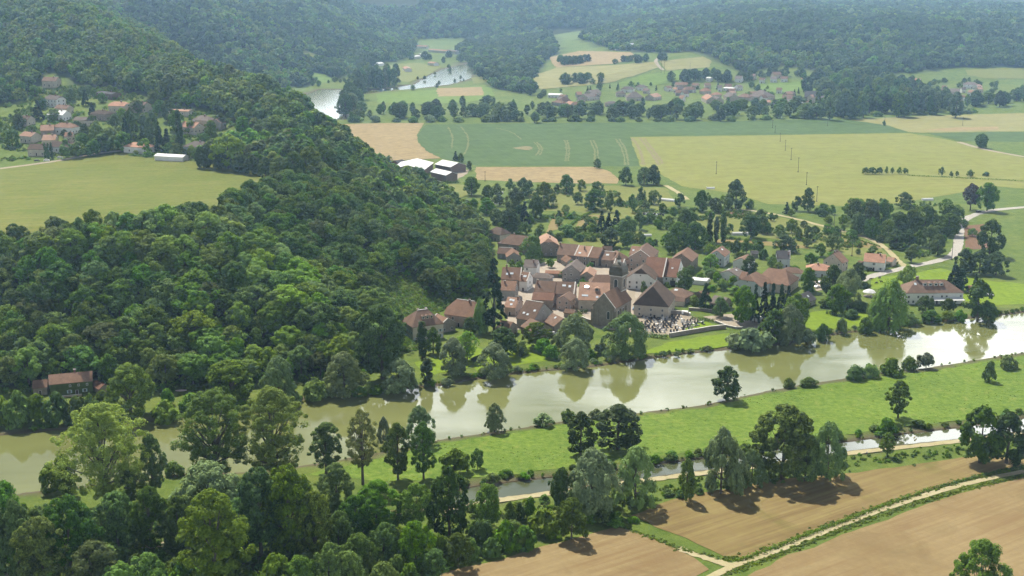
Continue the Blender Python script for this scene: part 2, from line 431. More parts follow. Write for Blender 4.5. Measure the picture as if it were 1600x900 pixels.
field('barley_field', [(985,214.5),(1200,211.5),(1420,208),(1500,222),(1552,236),(1800,290),(1800,310),(1552,291),(1480,305),(1400,318),(1320,322),(1200,319),(1150,303),(1065,291),(1032,272),(1001,260),(992,236)], M_YEL, 'broad yellow-green barley field crossed by power poles', 'field', .1, 8, .6)
field('stubble_field', [(1325,187),(1450,181),(1552,178),(1800,172),(1800,205),(1552,205.5),(1440,207.5),(1420,206.5),(1388,196)], M_YEL2, 'pale yellow field right of the wheat tip', 'field', .1, 8, .6)
field('clover_field', [(1450,208.5),(1552,206.5),(1800,206),(1800,226),(1552,221),(1498,221)], M_WHEAT, 'narrow dark green field below the pale yellow one', 'field', .11, 8, .6)
field('pasture', [(632,289),(700,288),(735,290),(742,300),(722,309),(660,309),(640,304)], M_PALEG, 'small pale pasture below the white-roofed farm', 'field', .1, 6, .8)
field('pasture', [(815,300),(870,292),(960,290),(1040,294),(1060,320),(960,345),(900,330),(850,330)], M_PALEG, 'pale pasture among the orchards behind the village', 'field', .08, 6, .8)
field('pasture', [(1075,335),(1160,330),(1290,352),(1370,382),(1396,408),(1330,400),(1200,372),(1110,362)], M_PALEG, 'pale pasture between the winding lane and the houses', 'field', .08, 6, .8)
field('pasture', [(885,366),(960,362),(1010,360),(1005,378),(940,388),(890,380)], M_PALEG, 'grassy plot just behind the long row of brown roofs', 'field', .08, 5, .8)
field('garden_plot', [(865,337),(884,330),(874,358),(853,363)], M_PINK, 'sandy strip of bare soil climbing between two hedges', 'field', .14, 4, .3)
field('garden_plot', [(906,338),(938,336),(934,353),(900,354)], M_PINK, 'square patch of bare soil in the orchards', 'field', .14, 4, .3)
field('garden_plot', [(1120,374),(1205,378),(1262,384),(1264,389),(1200,384),(1120,380)], M_PINK, 'long thin tan plot behind the grey-roofed house', 'field', .14, 4, .3)
field('garden_plot', [(1314,375),(1350,378),(1382,386),(1376,389),(1316,385)], M_PINK, 'orange-brown vegetable plot beside the winding lane', 'field', .14, 4, .3)
field('garden_plot', [(1130,332),(1170,331),(1176,335),(1135,337)], M_REDS, 'thin red-brown plot at the start of the winding lane', 'field', .14, 4, .3)
field('garden_plot', [(1506,353),(1538,350),(1546,388),(1509,391)], M_REDS, 'red-brown ploughed plot right of the road bend', 'field', .14, 4, .3)
field('lawn', [(1362,434),(1420,428),(1470,419),(1500,428),(1552,440),(1700,450),(1700,470),(1552,478),(1505,470),(1440,436),(1400,450),(1362,452)], M_LAWN, 'bright green paddock beside the road above the hotel', 'lawn', .08, 5, .6)
field('lawn', [(1262,490),(1300,484),(1380,490),(1400,505),(1300,514),(1258,520)], M_LAWN, 'bright riverside lawn below the dark-roofed cottage', 'lawn', .08, 5, .6)
field('lawn', [(735,560),(770,548),(840,538),(872,548),(866,562),(800,572),(745,580)], M_LAWN, 'bright lawn running down to the river beneath the big conifer', 'lawn', .08, 5, .6)
field('lawn', [(648,566),(700,556),(740,540),(760,548),(730,575),(660,590)], M_LAWN, 'small lawn in front of the manor house', 'lawn', .08, 5, .6)
field('lawn', [(1085,504),(1105,503),(1133,513),(1075,521),(1068,517)], M_LAWN, 'wedge of mown grass inside the cemetery wall', 'lawn', .16, 4, .2)
field('lawn', [(1040,536),(1130,521),(1190,520),(1230,528),(1190,537),(1060,549),(990,556)], M_LAWN, 'green river bank below the cemetery wall', 'lawn', .08, 5, .6)
field('cemetery_ground', [(992,486),(1060,489),(1090,497),(1088,504),(1060,521),(1035,524),(1000,522)], M_GRAV, 'pale gravel ground of the cemetery', 'ground', .12, 4, .2)
field('gravel_yard', [(1098,495),(1150,490),(1170,493),(1196,498),(1190,517),(1155,512),(1118,503)], M_GRAV, 'gravel parking yard beside the cemetery', 'ground', .12, 4, .3)
field('village_street', [(792,432),(850,410),(900,404),(980,412),(990,430),(1005,455),(1000,487),(985,520),(930,512),(900,482),(860,515),(800,515),(782,480)], M_YARD, 'pale paved lanes between the old houses', 'ground', .06, 5, .3)
field('car_park', [(1268,440),(1288,437),(1292,452),(1276,455)], M_GRAV, 'small gravel car park among trees', 'ground', .14, 4, .2)
field('farm_yard', [(598,256),(616,254),(640,268),(662,277),(690,283),(712,268),(735,265),(725,275),(700,286),(640,280),(612,266)], M_GRAV, 'pale yard around the farm sheds', 'ground', .14, 5, .4)
# far slopes
field('far_field', [(588,147),(650,142),(700,139),(765,132),(772,152),(730,160),(650,162),(590,160)], M_FARG, 'bright green field on the far plain', 'field', .1, 12, 1)
field('far_field', [(682,138),(752,136),(756,149),(684,151)], M_TAN, 'tan square set in the bright green far field', 'field', .2, 12, 1)
field('far_field', [(832,118),(870,106),(960,102),(1022,97),(1028,106),(1002,115),(960,128),(900,135),(845,140),(828,132)], M_YEL2, 'pale golden field on the slope above the far village', 'field', .25, 12, 1)
field('far_field', [(858,90),(905,80),(985,82),(1000,90),(958,100),(868,106)], M_TAN, 'greyish fallow field on the upper slope', 'field', .25, 12, 1)
field('far_field', [(1030,96),(1098,89),(1112,96),(1108,106),(1042,111)], M_YEL2, 'small golden field by the white track', 'field', .25, 12, 1)
field('far_field', [(960,133),(1002,118),(1042,112),(1108,107),(1122,116),(1060,126),(1000,137)], M_FARG, 'green field just above the far village', 'field', .25, 12, 1)
field('far_field', [(1182,131),(1240,128),(1281,127),(1279,141),(1192,147)], M_FARG, 'long green field behind the far village', 'field', .25, 12, 1)
field('far_field', [(1508,110),(1560,107),(1700,106),(1700,124),(1540,123),(1512,118)], M_PALEG, 'pale field at the foot of the wooded ridge', 'field', .25, 12, 1)
field('far_field', [(462,83),(478,80),(505,90),(532,99),(512,101),(486,96)], M_PALEG, 'pale strip of meadow under the second wooded hill', 'field', .25, 12, 1)
field('far_field', [(484,113),(506,116),(524,125),(500,132),(486,133)], M_FARG, 'green clearing above the far river bend', 'field', .25, 12, 1)
field('far_field', [(610,102),(648,98),(690,104),(668,118),(640,128),(614,126),(604,114)], M_PALEG, 'pale meadow beside the distant river reach', 'field', .1, 14, 1)
field('far_field', [(735,122),(765,118),(765,128),(740,131)], M_PALEG, 'small pale meadow at the bend of the river reach', 'field', .1, 14, 1)
field('terrace_meadow', [(-160,280),(51,259),(120,248),(195,238.5),(250,246),(330,256),(440,279),(450,302),(436,318),(390,336),(330,376),(230,400),(120,412),(51,414),(-160,420)], M_MEAD, 'sloping olive meadow on the terrace above the wood', 'field', .1, 8, .8, spacing=10)
# roads and tracks
ribbon('road', [(1340,440),(1360,432),(1420,417),(1470,407),(1491,399),(1497,385),(1499,365),(1500,350),(1512,340),(1535,331),(1580,325),(1700,318)], 6.5, M_ROAD, 'pale road curving up past the hotel to the plain', 'road', .15)
ribbon('lane', [(1152,327),(1190,331),(1240,341),(1300,357),(1345,368),(1380,383),(1398,402),(1414,417)], 4.0, M_PATH, 'pale lane winding down from the plain to the road', 'road', .17)
ribbon('track', [(1040,290),(1055,298),(1074,312)], 4.5, M_PATH, 'short pale farm track at the corner of the barley', 'track', .17)
ribbon('hill_road', [(-60,272),(51,258),(100,250),(150,241),(188,236.5),(205,234)], 5.5, M_GRAV, 'pale road along the top of the terrace meadow', 'road', .5)
ribbon('towpath', [(700,798),(745,788),(790,780),(860,771),(940,760),(1030,748),(1100,739),(1190,728),(1250,720),(1330,708),(1420,698),(1508,689),(1600,678),(1800,660)], 3.6, M_PATH, 'pale towpath beside the canal', 'path', .17)
ribbon('farm_track', [(1010,1000),(1080,920),(1140,885),(1200,866),(1260,842),(1350,806),(1450,772),(1552,745),(1800,700)], 3.0, M_PATH, 'pale wheel track between two grassy banks', 'track', .16, edge=.15)
ribbon('farm_track', [(1060,857),(1100,872),(1142,884)], 3.2, M_PATH, 'short stony spur joining the wheel track', 'track', .17, edge=.3)
ribbon('white_track', [(1036,110),(1026,101),(1024,95),(1030,90)], 6, M_GRAV, 'white track climbing between golden fields', 'track', .6, step=10)
ribbon('field_track', [(1498,222),(1520,229),(1552,237),(1700,262)], 6, M_GRAV, 'white track at the end of the barley', 'track', .2, step=8)
ribbon('upper_lane', [(1085,497),(1040,489),(1000,487),(985,470),(990,445)], 4, M_GRAV, 'pale lane beside the cemetery', 'road', .19)
ribbon('woodland_track', [(-40,905),(60,895),(160,872),(260,848),(380,832),(500,822),(600,800),(700,798)], 3.5, M_PATH, 'pale track glimpsed through the tangled foreground wood', 'track', .17)

M_TRAM = ground_mat('tramline_growth', (.115,.14,.05), (.14,.155,.06), None, .05, .4); M_BARE = ground_mat('bare_patch', mul(C(190,168,130),.5), mul(C(176,160,110),.5), (.08,.11,.04), .08, .3)
for l_ in ([(834,222),(841,228),(843,236),(838,243)], [(838,222),(846,228),(848,236),(842,243)], [(882,219),(886,232),(884,252)], [(886,219),(890,232),(888,252)], [(922,219),(928,230),(930,244),(929,258)], [(927,219),(933,230),(935,244),(934,258)], [(962,217),(970,228),(975,242),(977,258)], [(967,217),(975,228),(980,242),(982,258)], [(775,200),(800,206),(815,218)], [(720,198),(733,214),(730,236),(716,250)], [(700,198),(708,214),(706,232)]):
    ribbon('tramline', l_, 2.0, M_TRAM, 'faint tractor tramline in the dark wheat', 'tramline', .15, edge=.5)
for l_ in ([(988,216),(1000,232),(1006,258)], [(1000,216),(1016,236),(1030,258)], [(1006,216),(1022,236),(1036,256)]):
    ribbon('tramline', l_, 3.0, M_BARE, 'worn brownish tramline at the left end of the barley', 'tramline', .15, edge=.8)
field('bare_patch', [(800,231),(812,229.5),(822,228.5),(834,231),(830,235),(818,234),(806,233)], M_BARE, 'bare reddish patch in the middle of the dark wheat', 'field', .14, 4, 1.5)
field('bare_patch', [(1440,203),(1500,199),(1560,198),(1560,203),(1480,205)], M_TAN, 'brownish streak along the pale yellow field', 'field', .14, 6, 1.0)
# ---------------------------------------------------------------- foliage
def leaf_mat(name, dark, light, trans=.27, rough=.7, spec=.1, hue=.02):
    t = NT(name)
    oi = t.n('ShaderNodeObjectInfo'); ge = t.n('ShaderNodeNewGeometry')
    r = ge.outputs['Random Per Island']
    c = t.mix(r, dark, light)
    hs = t.n('ShaderNodeHueSaturation'); t.l(c, hs.inputs['Color'])
    hs.inputs['Hue'].default_value = .5
    t.l(t.range(oi.outputs['Random'], 0, 1, .5 - hue, .5 + hue), hs.inputs['Hue'])
    rr = t.math('FRACT', t.math('MULTIPLY', oi.outputs['Random'], 7.31))
    t.l(t.range(rr, 0, 1, .68, 1.4), hs.inputs['Value'])
    rs = t.math('FRACT', t.math('MULTIPLY', oi.outputs['Random'], 17.7))
    t.l(t.range(rs, 0, 1, .82, 1.12), hs.inputs['Saturation'])
    b = t.n('ShaderNodeBsdfPrincipled'); t.l(hs.outputs[0], b.inputs['Base Color']); b.inputs['Roughness'].default_value = rough
    b.inputs['Specular IOR Level'].default_value = spec
    tr = t.n('ShaderNodeBsdfTranslucent')
    hs2 = t.n('ShaderNodeHueSaturation'); t.l(hs.outputs[0], hs2.inputs['Color']); hs2.inputs['Hue'].default_value = .485; hs2.inputs['Value'].default_value = 1.15
    t.l(hs2.outputs[0], tr.inputs['Color'])
    mx = t.n('ShaderNodeMixShader'); mx.inputs[0].default_value = trans
    t.l(b.outputs[0], mx.inputs[1]); t.l(tr.outputs[0], mx.inputs[2]); t.l(mx.outputs[0], t.out.inputs['Surface'])
    return t.m
L_BROAD = leaf_mat('broad_leaves', (0.044,0.086,0.007), (0.128,0.224,0.018), hue=.022)
L_WOOD = leaf_mat('woodland_leaves', (0.036,0.073,0.006), (0.128,0.224,0.018), hue=.03)
L_BRIGHT = leaf_mat('bright_leaves', (0.097,0.176,0.012), (0.167,0.276,0.022), .28)
L_WILLOW = leaf_mat('willow_leaves', (0.103,0.151,0.053), (0.176,0.250,0.085), .22)
L_LOOSE = leaf_mat('pale_olive_leaves', (.12,.185,.024), (.235,.345,.058), .4)
L_RUSTY = leaf_mat('rusty_olive_leaves', (.11,.12,.03), (.21,.22,.06), .28)
L_DARK = leaf_mat('dark_leaves', (0.027,0.054,0.007), (0.075,0.135,0.014), .2, hue=.012)
L_PURP = leaf_mat('purple_leaves', (.045,.030,.024), (.085,.06,.042), .25)
L_CONE = leaf_mat('dark_needles', (0.013,0.035,0.013), (0.032,0.067,0.018), .12, .7, .1, .01)
L_SHRUB = leaf_mat('shrub_leaves', (0.061,0.124,0.009), (0.128,0.224,0.018), .3, hue=.025)
M_BARK = plain('grey_brown_bark', (.10,.085,.065), .9, .1, .4, 1.5)
def unit(n):
    d = RNG.normal(size=(n, 3)); return d / np.linalg.norm(d, axis=1)[:, None]
def leaf_quads(c, nrm, size, elong=1.25):
    n = len(c)
    r = RNG.normal(size=(n, 3)); u = np.cross(nrm, r); u /= np.linalg.norm(u, axis=1)[:, None] + 1e-9
    w = np.cross(nrm, u); s = size[:, None] * .5
    bend = nrm * s * .25
    V = np.stack([c - u * s * elong - bend, c - w * s + bend, c + u * s * elong - bend, c + w * s + bend], 1)
    return V.reshape(-1, 3), np.arange(n * 4).reshape(n, 4)
def clump_leaves(cc, rc, outw, nl, leaf, up=.35, flat=1.0, hemi=.7):
    """leaves on the skins of clumps: cc (k,3) centres, rc (k,) radii, outw (k,3) outward direction"""
    k = len(cc); idx = np.repeat(np.arange(k), nl)
    d = unit(k * nl) + outw[idx] * hemi; d /= np.linalg.norm(d, axis=1)[:, None]
    pos = cc[idx] + d * (rc[idx] * RNG.uniform(.55, 1.12, k * nl))[:, None] * np.array([1, 1, flat])
    nr = d + unit(k * nl) * .45 + np.array([0, 0, up * 1.7]); nr /= np.linalg.norm(nr, axis=1)[:, None]
    return leaf_quads(pos, nr, leaf * RNG.uniform(.65, 1.35, k * nl))
def env(shape, h):
    """crown radius (0..1) at relative crown height h (0..1)"""
    h = np.clip(h, 0, 1)
    if shape == 'round': return np.sqrt(np.clip(1 - ((h - .45) / .56) ** 2, 0, 1))
    if shape == 'dome': return np.clip(1 - h ** 2.4, 0, 1) ** .5 * np.clip(.72 + h * .9, 0, 1)
    if shape == 'oval': return np.clip(np.sin(np.pi * np.clip(h * .93 + .05, 0, 1)) ** .62, 0, 1)
    if shape == 'column': return np.clip(np.sin(np.pi * np.clip(h * .9 + .08, 0, 1)) ** .5, 0, 1)
    if shape == 'cone': return np.clip(1.02 - h, 0, 1) ** .85
    if shape == 'vase': return np.clip(.35 + h * 1.15, 0, 1) * np.sqrt(np.clip(1 - ((h - .5) / .52) ** 4, 0, 1))
def crown_mesh(name, mat, R, z0, z1, shape='round', nc=40, nl=45, leaf=.7, rc=.27, shell=.55, lump=.18, flat=.8, up=.35, droop=0.0, hemi=.7):
    """a crown of leaf clumps: radius R, from z0 to z1, light and dark clumps with gaps between them"""
    H = z1 - z0
    h = RNG.beta(1.25, 1.05, nc) if shape not in ('cone',) else RNG.beta(1.0, 1.6, nc)
    an = RNG.uniform(0, 2 * np.pi, nc)
    ph = RNG.uniform(0, 6.28, 3)
    lumpy = 1 + lump * (np.sin(2 * an + ph[0]) + np.sin(3 * an + ph[1] + 5 * h) + .7 * np.sin(5 * an + ph[2] - 7 * h)) / 1.6
    rad = env(shape, h) * lumpy * (shell + (1 - shell) * RNG.uniform(0, 1, nc) ** .5)
    rcl = R * rc * RNG.uniform(.65, 1.35, nc)
    rr = np.maximum(R * rad - rcl * .75, 0)
    cc = np.column_stack([np.cos(an) * rr, np.sin(an) * rr, z0 + rcl * .4 + h * (H - rcl * 1.2)])
    out = np.column_stack([np.cos(an) * rad, np.sin(an) * rad, (h - .35) * 1.1]); out /= np.linalg.norm(out, axis=1)[:, None] + 1e-9
    V, Fq = clump_leaves(cc, rcl, out, nl, leaf, up, flat, hemi)
    if droop:
        dz = np.hypot(V[:, 0], V[:, 1]) / R; V[:, 2] -= droop * H * dz ** 2
    return mesh_np(name, V, Fq, [mat]), cc, rcl
def trunk_mesh(name, h, r, cc=None, limbs=5, split=.35, spread=.8, z1=None):
    """tapered trunk with limbs that reach out to clumps of the crown"""
    b = MB(); top = z1 or h
    wob = RNG.normal(0, r * .5, (5, 2))
    path = [(wob[i][0] * i / 4, wob[i][1] * i / 4, -.6 + (top + .6) * i / 4) for i in range(5)]
    b.tube(path, [r * 1.35, r, r * .75, r * .5, r * .22], 7)
    if cc is not None and len(cc):
        sel = RNG.choice(len(cc), min(limbs, len(cc)), replace=False)
        for s in sel:
            e = cc[s]; hb = min(max(e[2] * RNG.uniform(.35, .65), h * split * .6), top * .8)
            k = (hb + .6) / (top + .6) * 4; i = min(int(k), 3); q = k - i
            st = np.array(path[i]) * (1 - q) + np.array(path[i + 1]) * q
            mid = st * .45 + e * .55 + np.array([0, 0, -.06 * np.hypot(*(e - st)[:2])])
            r0 = r * (.55 - .25 * hb / top)
            b.tube([st, mid, e], [r0, r0 * .6, r0 * .15], 5, cap=False)
    return b.mesh(name, M_BARK)
PROTO = {}
def proto(kind, n, mat, R, z0, z1, r=.3, limbs=5, ztop=None, **k):
    L = []
    for i in range(n):
        c, cc, rcl = crown_mesh('crown', mat, R * RNG.uniform(.92, 1.08), z0, z1 * RNG.uniform(.95, 1.05), **k)
        tr = trunk_mesh('trunk', z1, r, cc, limbs, z1=ztop or z1 * .8)
        L.append((c, tr))
    PROTO[kind] = L
# sizes in metres for scale 1
for sh_, n_, r_, rc_, lm_, z0_ in (('round', 4, 6.2, .25, .34, 3.5), ('oval', 3, 5.2, .24, .3, 3), ('dome', 3, 7.0, .22, .36, 4.5), ('round', 2, 7.6, .18, .4, 5)):
    keep_ = PROTO.get('wood', []); proto('wood', n_, L_WOOD, r_, z0_, 15, .3, 6, shape=sh_, nc=int(62 * (.26 / rc_) ** 1.6), nl=int(62 * (rc_ / .26)), leaf=.6, rc=rc_, lump=lm_, shell=.45); PROTO['wood'] += keep_
proto('woodb', 4, L_BRIGHT, 5.2, 2.5, 13, .28, 4, shape='oval', nc=54, nl=62, leaf=.6, rc=.25, lump=.25)
proto('broad', 7, L_BROAD, 5.6, .5, 11.5, .3, 6, shape='round', nc=100, nl=85, leaf=.42, rc=.21, lump=.24, shell=.4)
proto('bright', 4, L_BRIGHT, 4.5, .3, 8.8, .25, 4, shape='round', nc=48, nl=54, leaf=.55, rc=.26, lump=.2, shell=.45)
proto('orchard', 6, L_BROAD, 3.5, .5, 6.4, .18, 5, shape='round', nc=34, nl=50, leaf=.48, rc=.29, lump=.24, shell=.45)
proto('dark', 4, L_DARK, 5.2, 1.0, 12, .3, 4, shape='dome', nc=52, nl=56, leaf=.6, rc=.26, lump=.14)
proto('willow', 5, L_WILLOW, 6, .6, 10.5, .3, 5, shape='dome', nc=80, nl=100, leaf=.38, rc=.2, lump=.17, droop=.12)
proto('weeping', 2, L_BRIGHT, 6.5, .4, 11, .4, 5, shape='dome', nc=60, nl=80, leaf=.45, rc=.22, lump=.1, droop=.22, flat=1.5)
proto('loose', 5, L_LOOSE, 11, 3.0, 30, .55, 34, ztop=25, shape='oval', nc=330, nl=85, leaf=.38, rc=.11, shell=.22, lump=.22, hemi=.3)
proto('rusty', 2, L_RUSTY, 6.5, 5, 23, .4, 24, ztop=20, shape='oval', nc=140, nl=70, leaf=.34, rc=.13, shell=.4, lump=.14, hemi=.3)
proto('tallbroad', 5, L_BROAD, 6.2, 2.2, 20, .4, 22, ztop=15, shape='oval', nc=160, nl=90, leaf=.4, rc=.165, shell=.32, lump=.25)
proto('bigdark', 5, L_WOOD, 7.5, 1.5, 18, .45, 14, ztop=13, shape='round', nc=120, nl=130, leaf=.45, rc=.185, lump=.2)
proto('poplar', 2, L_DARK, 2.0, .8, 17, .3, 4, shape='column', nc=54, nl=50, leaf=.55, rc=.42, lump=.08, flat=1.6)
proto('plantation', 4, L_WOOD, 4.2, 2.0, 22, .3, 3, shape='column', nc=44, nl=40, leaf=1.0, rc=.36, lump=.14, flat=1.3)
proto('conifer', 3, L_CONE, 3.4, .6, 15, .25, 0, ztop=14, shape='cone', nc=70, nl=46, leaf=.55, rc=.22, shell=.8, lump=.08, up=-.1, droop=.03)
proto('spruce', 1, L_CONE, 6.0, 3.0, 32, .5, 20, ztop=31, shape='cone', nc=120, nl=60, leaf=.65, rc=.17, shell=.6, lump=.2, up=-.1, droop=.05)
proto('shrub', 6, L_SHRUB, 2.0, -.2, 2.8, .08, 3, ztop=1.2, shape='dome', nc=22, nl=46, leaf=.36, rc=.36, lump=.22)
proto('darkshrub', 4, L_BROAD, 2.0, -.2, 2.8, .08, 3, ztop=1.2, shape='dome', nc=22, nl=46, leaf=.36, rc=.36, lump=.22)
proto('greyshrub', 3, L_WILLOW, 2.0, -.2, 2.8, .08, 3, ztop=1.2, shape='dome', nc=22, nl=50, leaf=.34, rc=.36, lump=.22)
proto('purple', 1, L_PURP, 5.5, 2, 13, .3, 6, shape='oval', nc=52, nl=50, leaf=.6, rc=.25, lump=.14)
proto('topiary', 1, L_DARK, 1.2, 0, 6.5, .1, 0, ztop=4, shape='column', nc=30, nl=40, leaf=.35, rc=.45, lump=.05, flat=1.5)

TREES = []      # (object, kind, x, y, size) for the labels
def tree(kind, x, y, name, label=None, cat='tree', group=None, h=None, w=1.0, z=None, var=None):
    """one tree or shrub: an Empty at its foot with a trunk and a crown of its own; h = height in metres"""
    L = PROTO[kind]; c, tr = L[var if var is not None else RNG.integers(len(L))]
    zc = T(x, y) if z is None else z
    base = max(v for v in (c['top'],))
    s = (h / base) if h else RNG.uniform(.85, 1.15)
    r = empty(name, (x, y, zc), RNG.uniform(0, 6.28)); r.scale = (s * w, s * w, s)
    obj('crown', c, r); obj('trunk', tr, r)
    tag(r, label, cat, group)
    TREES.append((r, kind, x, y, h or base * s)); return r
for L in PROTO.values():
    for c, tr in L:
        co_ = np.empty(len(c.vertices) * 3, np.float32); c.vertices.foreach_get('co', co_); c['top'] = float(np.percentile(co_[2::3], 99.3))

# ---------------------------------------------------------------- far and massed woods: one object each, instanced crowns
def proto_collection(name, items):
    c = bpy.data.collections.new(name)
    for i, me in enumerate(items):
        o = bpy.data.objects.new(f'{name}_{i:02d}', me); c.objects.link(o)
    return c
def low_crowns(name, mat, n, R, z0, z1, mat2=None, **k):
    out = []
    for i in range(n * (2 if mat2 else 1)):
        if i == n: mat = mat2
        c, cc, rcl = crown_mesh(name, mat, R * RNG.uniform(.85, 1.15), z0, z1 * RNG.uniform(.85, 1.15), **k)
        out.append(c)
    return proto_collection(name, out)
L_HILL = leaf_mat('hillside_leaves', (0.058,0.111,0.012), (0.167,0.276,0.028), .24, hue=.03)  # lighter than the woodland leaves: the hillside's sunlight is put into the colour
C_HILL = low_crowns('hill_crown', L_HILL, 9, 5.6, 2, 12.5, L_WOOD, shape='round', nc=26, nl=20, leaf=1.45, rc=.33, lump=.2)
C_HILLB = C_HILL
C_FAR = low_crowns('far_crown', L_HILL, 6, 7.0, 2, 13, L_DARK, shape='round', nc=18, nl=13, leaf=2.4, rc=.36, lump=.2)
C_UNDER = low_crowns('understory_crown', L_SHRUB, 7, 1.6, -.3, 2.0, shape='dome', nc=9, nl=20, leaf=.42, rc=.42, lump=.3)
def instancer(name, P_, sc_, cols, label, cat, idx=None):
    n = len(P_)
    me = bpy.data.meshes.new(name); me.vertices.add(n); me.vertices.foreach_set('co', np.asarray(P_, np.float32).ravel())
    for an, ty, dat in (('scl', 'FLOAT', sc_), ('rot', 'FLOAT', RNG.uniform(0, 6.28, n)), ('idx', 'INT', RNG.integers(0, 1000, n) if idx is None else idx)):
        a = me.attributes.new(an, ty, 'POINT'); a.data.foreach_set('value', np.asarray(dat, np.int32 if ty == 'INT' else np.float32))
    o = obj(name, me); tag(o, label, cat, None, 'stuff')
    ng = bpy.data.node_groups.new(name, 'GeometryNodeTree')
    ng.interface.new_socket('Geometry', in_out='INPUT', socket_type='NodeSocketGeometry'); ng.interface.new_socket('Geometry', in_out='OUTPUT', socket_type='NodeSocketGeometry')
    N = ng.nodes.new; Lk = ng.links.new
    gi, go = N('NodeGroupInput'), N('NodeGroupOutput')
    ci = N('GeometryNodeCollectionInfo'); ci.inputs['Collection'].default_value = cols; ci.inputs['Separate Children'].default_value = True; ci.inputs['Reset Children'].default_value = True
    ip = N('GeometryNodeInstanceOnPoints'); ip.inputs['Pick Instance'].default_value = True
    def att(nm, ty):
        q = N('GeometryNodeInputNamedAttribute'); q.data_type = ty; q.inputs['Name'].default_value = nm; return q.outputs['Attribute']
    cx = N('ShaderNodeCombineXYZ'); Lk(att('rot', 'FLOAT'), cx.inputs[2])
    Lk(gi.outputs[0], ip.inputs['Points']); Lk(ci.outputs[0], ip.inputs['Instance']); Lk(att('idx', 'INT'), ip.inputs['Instance Index'])
    Lk(cx.outputs[0], ip.inputs['Rotation']); Lk(att('scl', 'FLOAT'), ip.inputs['Scale']); Lk(ip.outputs[0], go.inputs[0])
    m = o.modifiers.new('scatter', 'NODES'); m.node_group = ng
    return o
def scatter(x0, x1, y0, y1, sp):
    gx, gy = np.meshgrid(np.arange(x0, x1, sp), np.arange(y0, y1, sp)); gx = gx.ravel(); gy = gy.ravel()
    return gx + RNG.uniform(-.48, .48, gx.size) * sp, gy + RNG.uniform(-.48, .48, gy.size) * sp
def wpoly(*px): return [P(*p)[:2] for p in px]
TMEADOW = wpoly((-300,275),(51,257),(120,247),(195,238),(250,245),(330,255),(440,278),(448,298),(430,306),(385,318),(330,348),(230,366),(120,376),(51,378),(-300,384))
HVILL = wpoly((-200,178),(30,160),(56,140),(62,116),(96,115),(128,136),(180,138),(215,150),(265,165),(330,172),(360,190),(420,214),(415,232),(330,250),(250,243),(190,232),(51,250),(-200,262))
RIDGE = wpoly((1118,97),(1160,112),(1230,104),(1284,110),(1300,150),(1390,122),(1440,110),(1500,105),(1800,104),(1800,30),(1118,30))
CLEAR = [wpoly((462,83),(478,80),(505,90),(532,99),(512,101),(486,96)), wpoly((484,113),(506,116),(524,125),(500,132),(486,133)),
         wpoly((832,120),(858,88),(905,78),(990,80),(1030,84),(1112,86),(1120,100),(1160,114),(1230,107),(1282,113),(1292,160),(830,160)), wpoly((1508,109),(1560,106),(1700,105),(1700,125),(1540,124),(1510,118)),
         wpoly((1380,118),(1440,112),(1490,118),(1535,126),(1550,140),(1430,150),(1420,130)), wpoly((590,432),(640,430),(682,468),(690,505),(672,540),(640,552),(612,540),(602,490))]
def visible_x(x, y, m=60): return np.abs(x) < .42 * y + m
def in_any(x, y, polys):
    r = np.zeros(x.shape, bool)
    for p in polys: r |= inside(x, y, p)
    return r
# left hill and bluff top
def grow(name, label, region, sp, cols, smin_, smax_, z_off=-.4):
    x, y = scatter(*region[0], sp); k = visible_x(x, y) & region[1](x, y); x, y = x[k], y[k]
    z = terrain(x, y) + z_off
    s = RNG.uniform(smin_, smax_, len(x)) * np.interp(vnoise(x, y, 40, 11), [.2, .8], [.85, 1.15])
    nv = len(cols.objects) // 2; pn = vnoise(x, y, 95, 51) * .6 + vnoise(x, y, 33, 52) * .4 + RNG.normal(0, .09, len(x))
    idx = np.where(pn > .52, RNG.integers(0, nv, len(x)), RNG.integers(nv, 2 * nv, len(x)))  # patches of light and dark leaf colour imitate sunlit crests and shadowed folds
    s = s * np.where(pn > .52, .92, 1.1)
    return instancer(name, np.column_stack([x, y, z]), s, cols, label, 'forest', idx), len(x)
dB = lambda x, y: sdist(x, y, BLUFF)
BL = [-800, 60, 560, 2300]
def left_hill(x, y):
    b = dB(x, y) > np.where(y > 1150, 20, 4)
    back = y > np.clip(930 - 0.39 * (x + 354), 800, 1000) + 8
    return b & (back | (y > 860) & (x > -128)) & ~inside(x, y, HVILL) & ~inside(x, y, TMEADOW)
_, n1 = grow('forest', 'dense green woodland covering the hillside above the hamlet', (BL, left_hill), 8.6, C_HILL, .66, 1.4)
_, n2 = grow('forest', 'hazy woodland on the second hill above the far river bend', ([-1500, 0, 1200, 3500], lambda x, y: ((sdist(x, y, HILLC) > 6) | (terrain(x, y) > 2) & (y > 1500)) & (dB(x, y) < 21) & ~in_any(x, y, CLEAR)), 11, C_FAR, .7, 1.15)
_, n3 = grow('forest', 'blue hazed woodland on the ridge closing the valley', ([-1700, 500, 3250, 5000], lambda x, y: (terrain(x, y) > 6) & (sdist(x, y, HILLC) < 0) & (sdist(x, y, HILLE) < 0)), 17, C_FAR, 1.0, 1.6)
def right_hill(x, y):
    d = sdist(x, y, HILLE)
    return (d > 0) & ((terrain(x, y) > 26) | (x < 90) | inside(x, y, RIDGE)) & ~in_any(x, y, CLEAR)
_, n4 = grow('forest', 'hazy woodland covering the long ridge beyond the far village', ([-200, 1900, 1850, 3700], right_hill), 12, C_FAR, .6, 1.35)
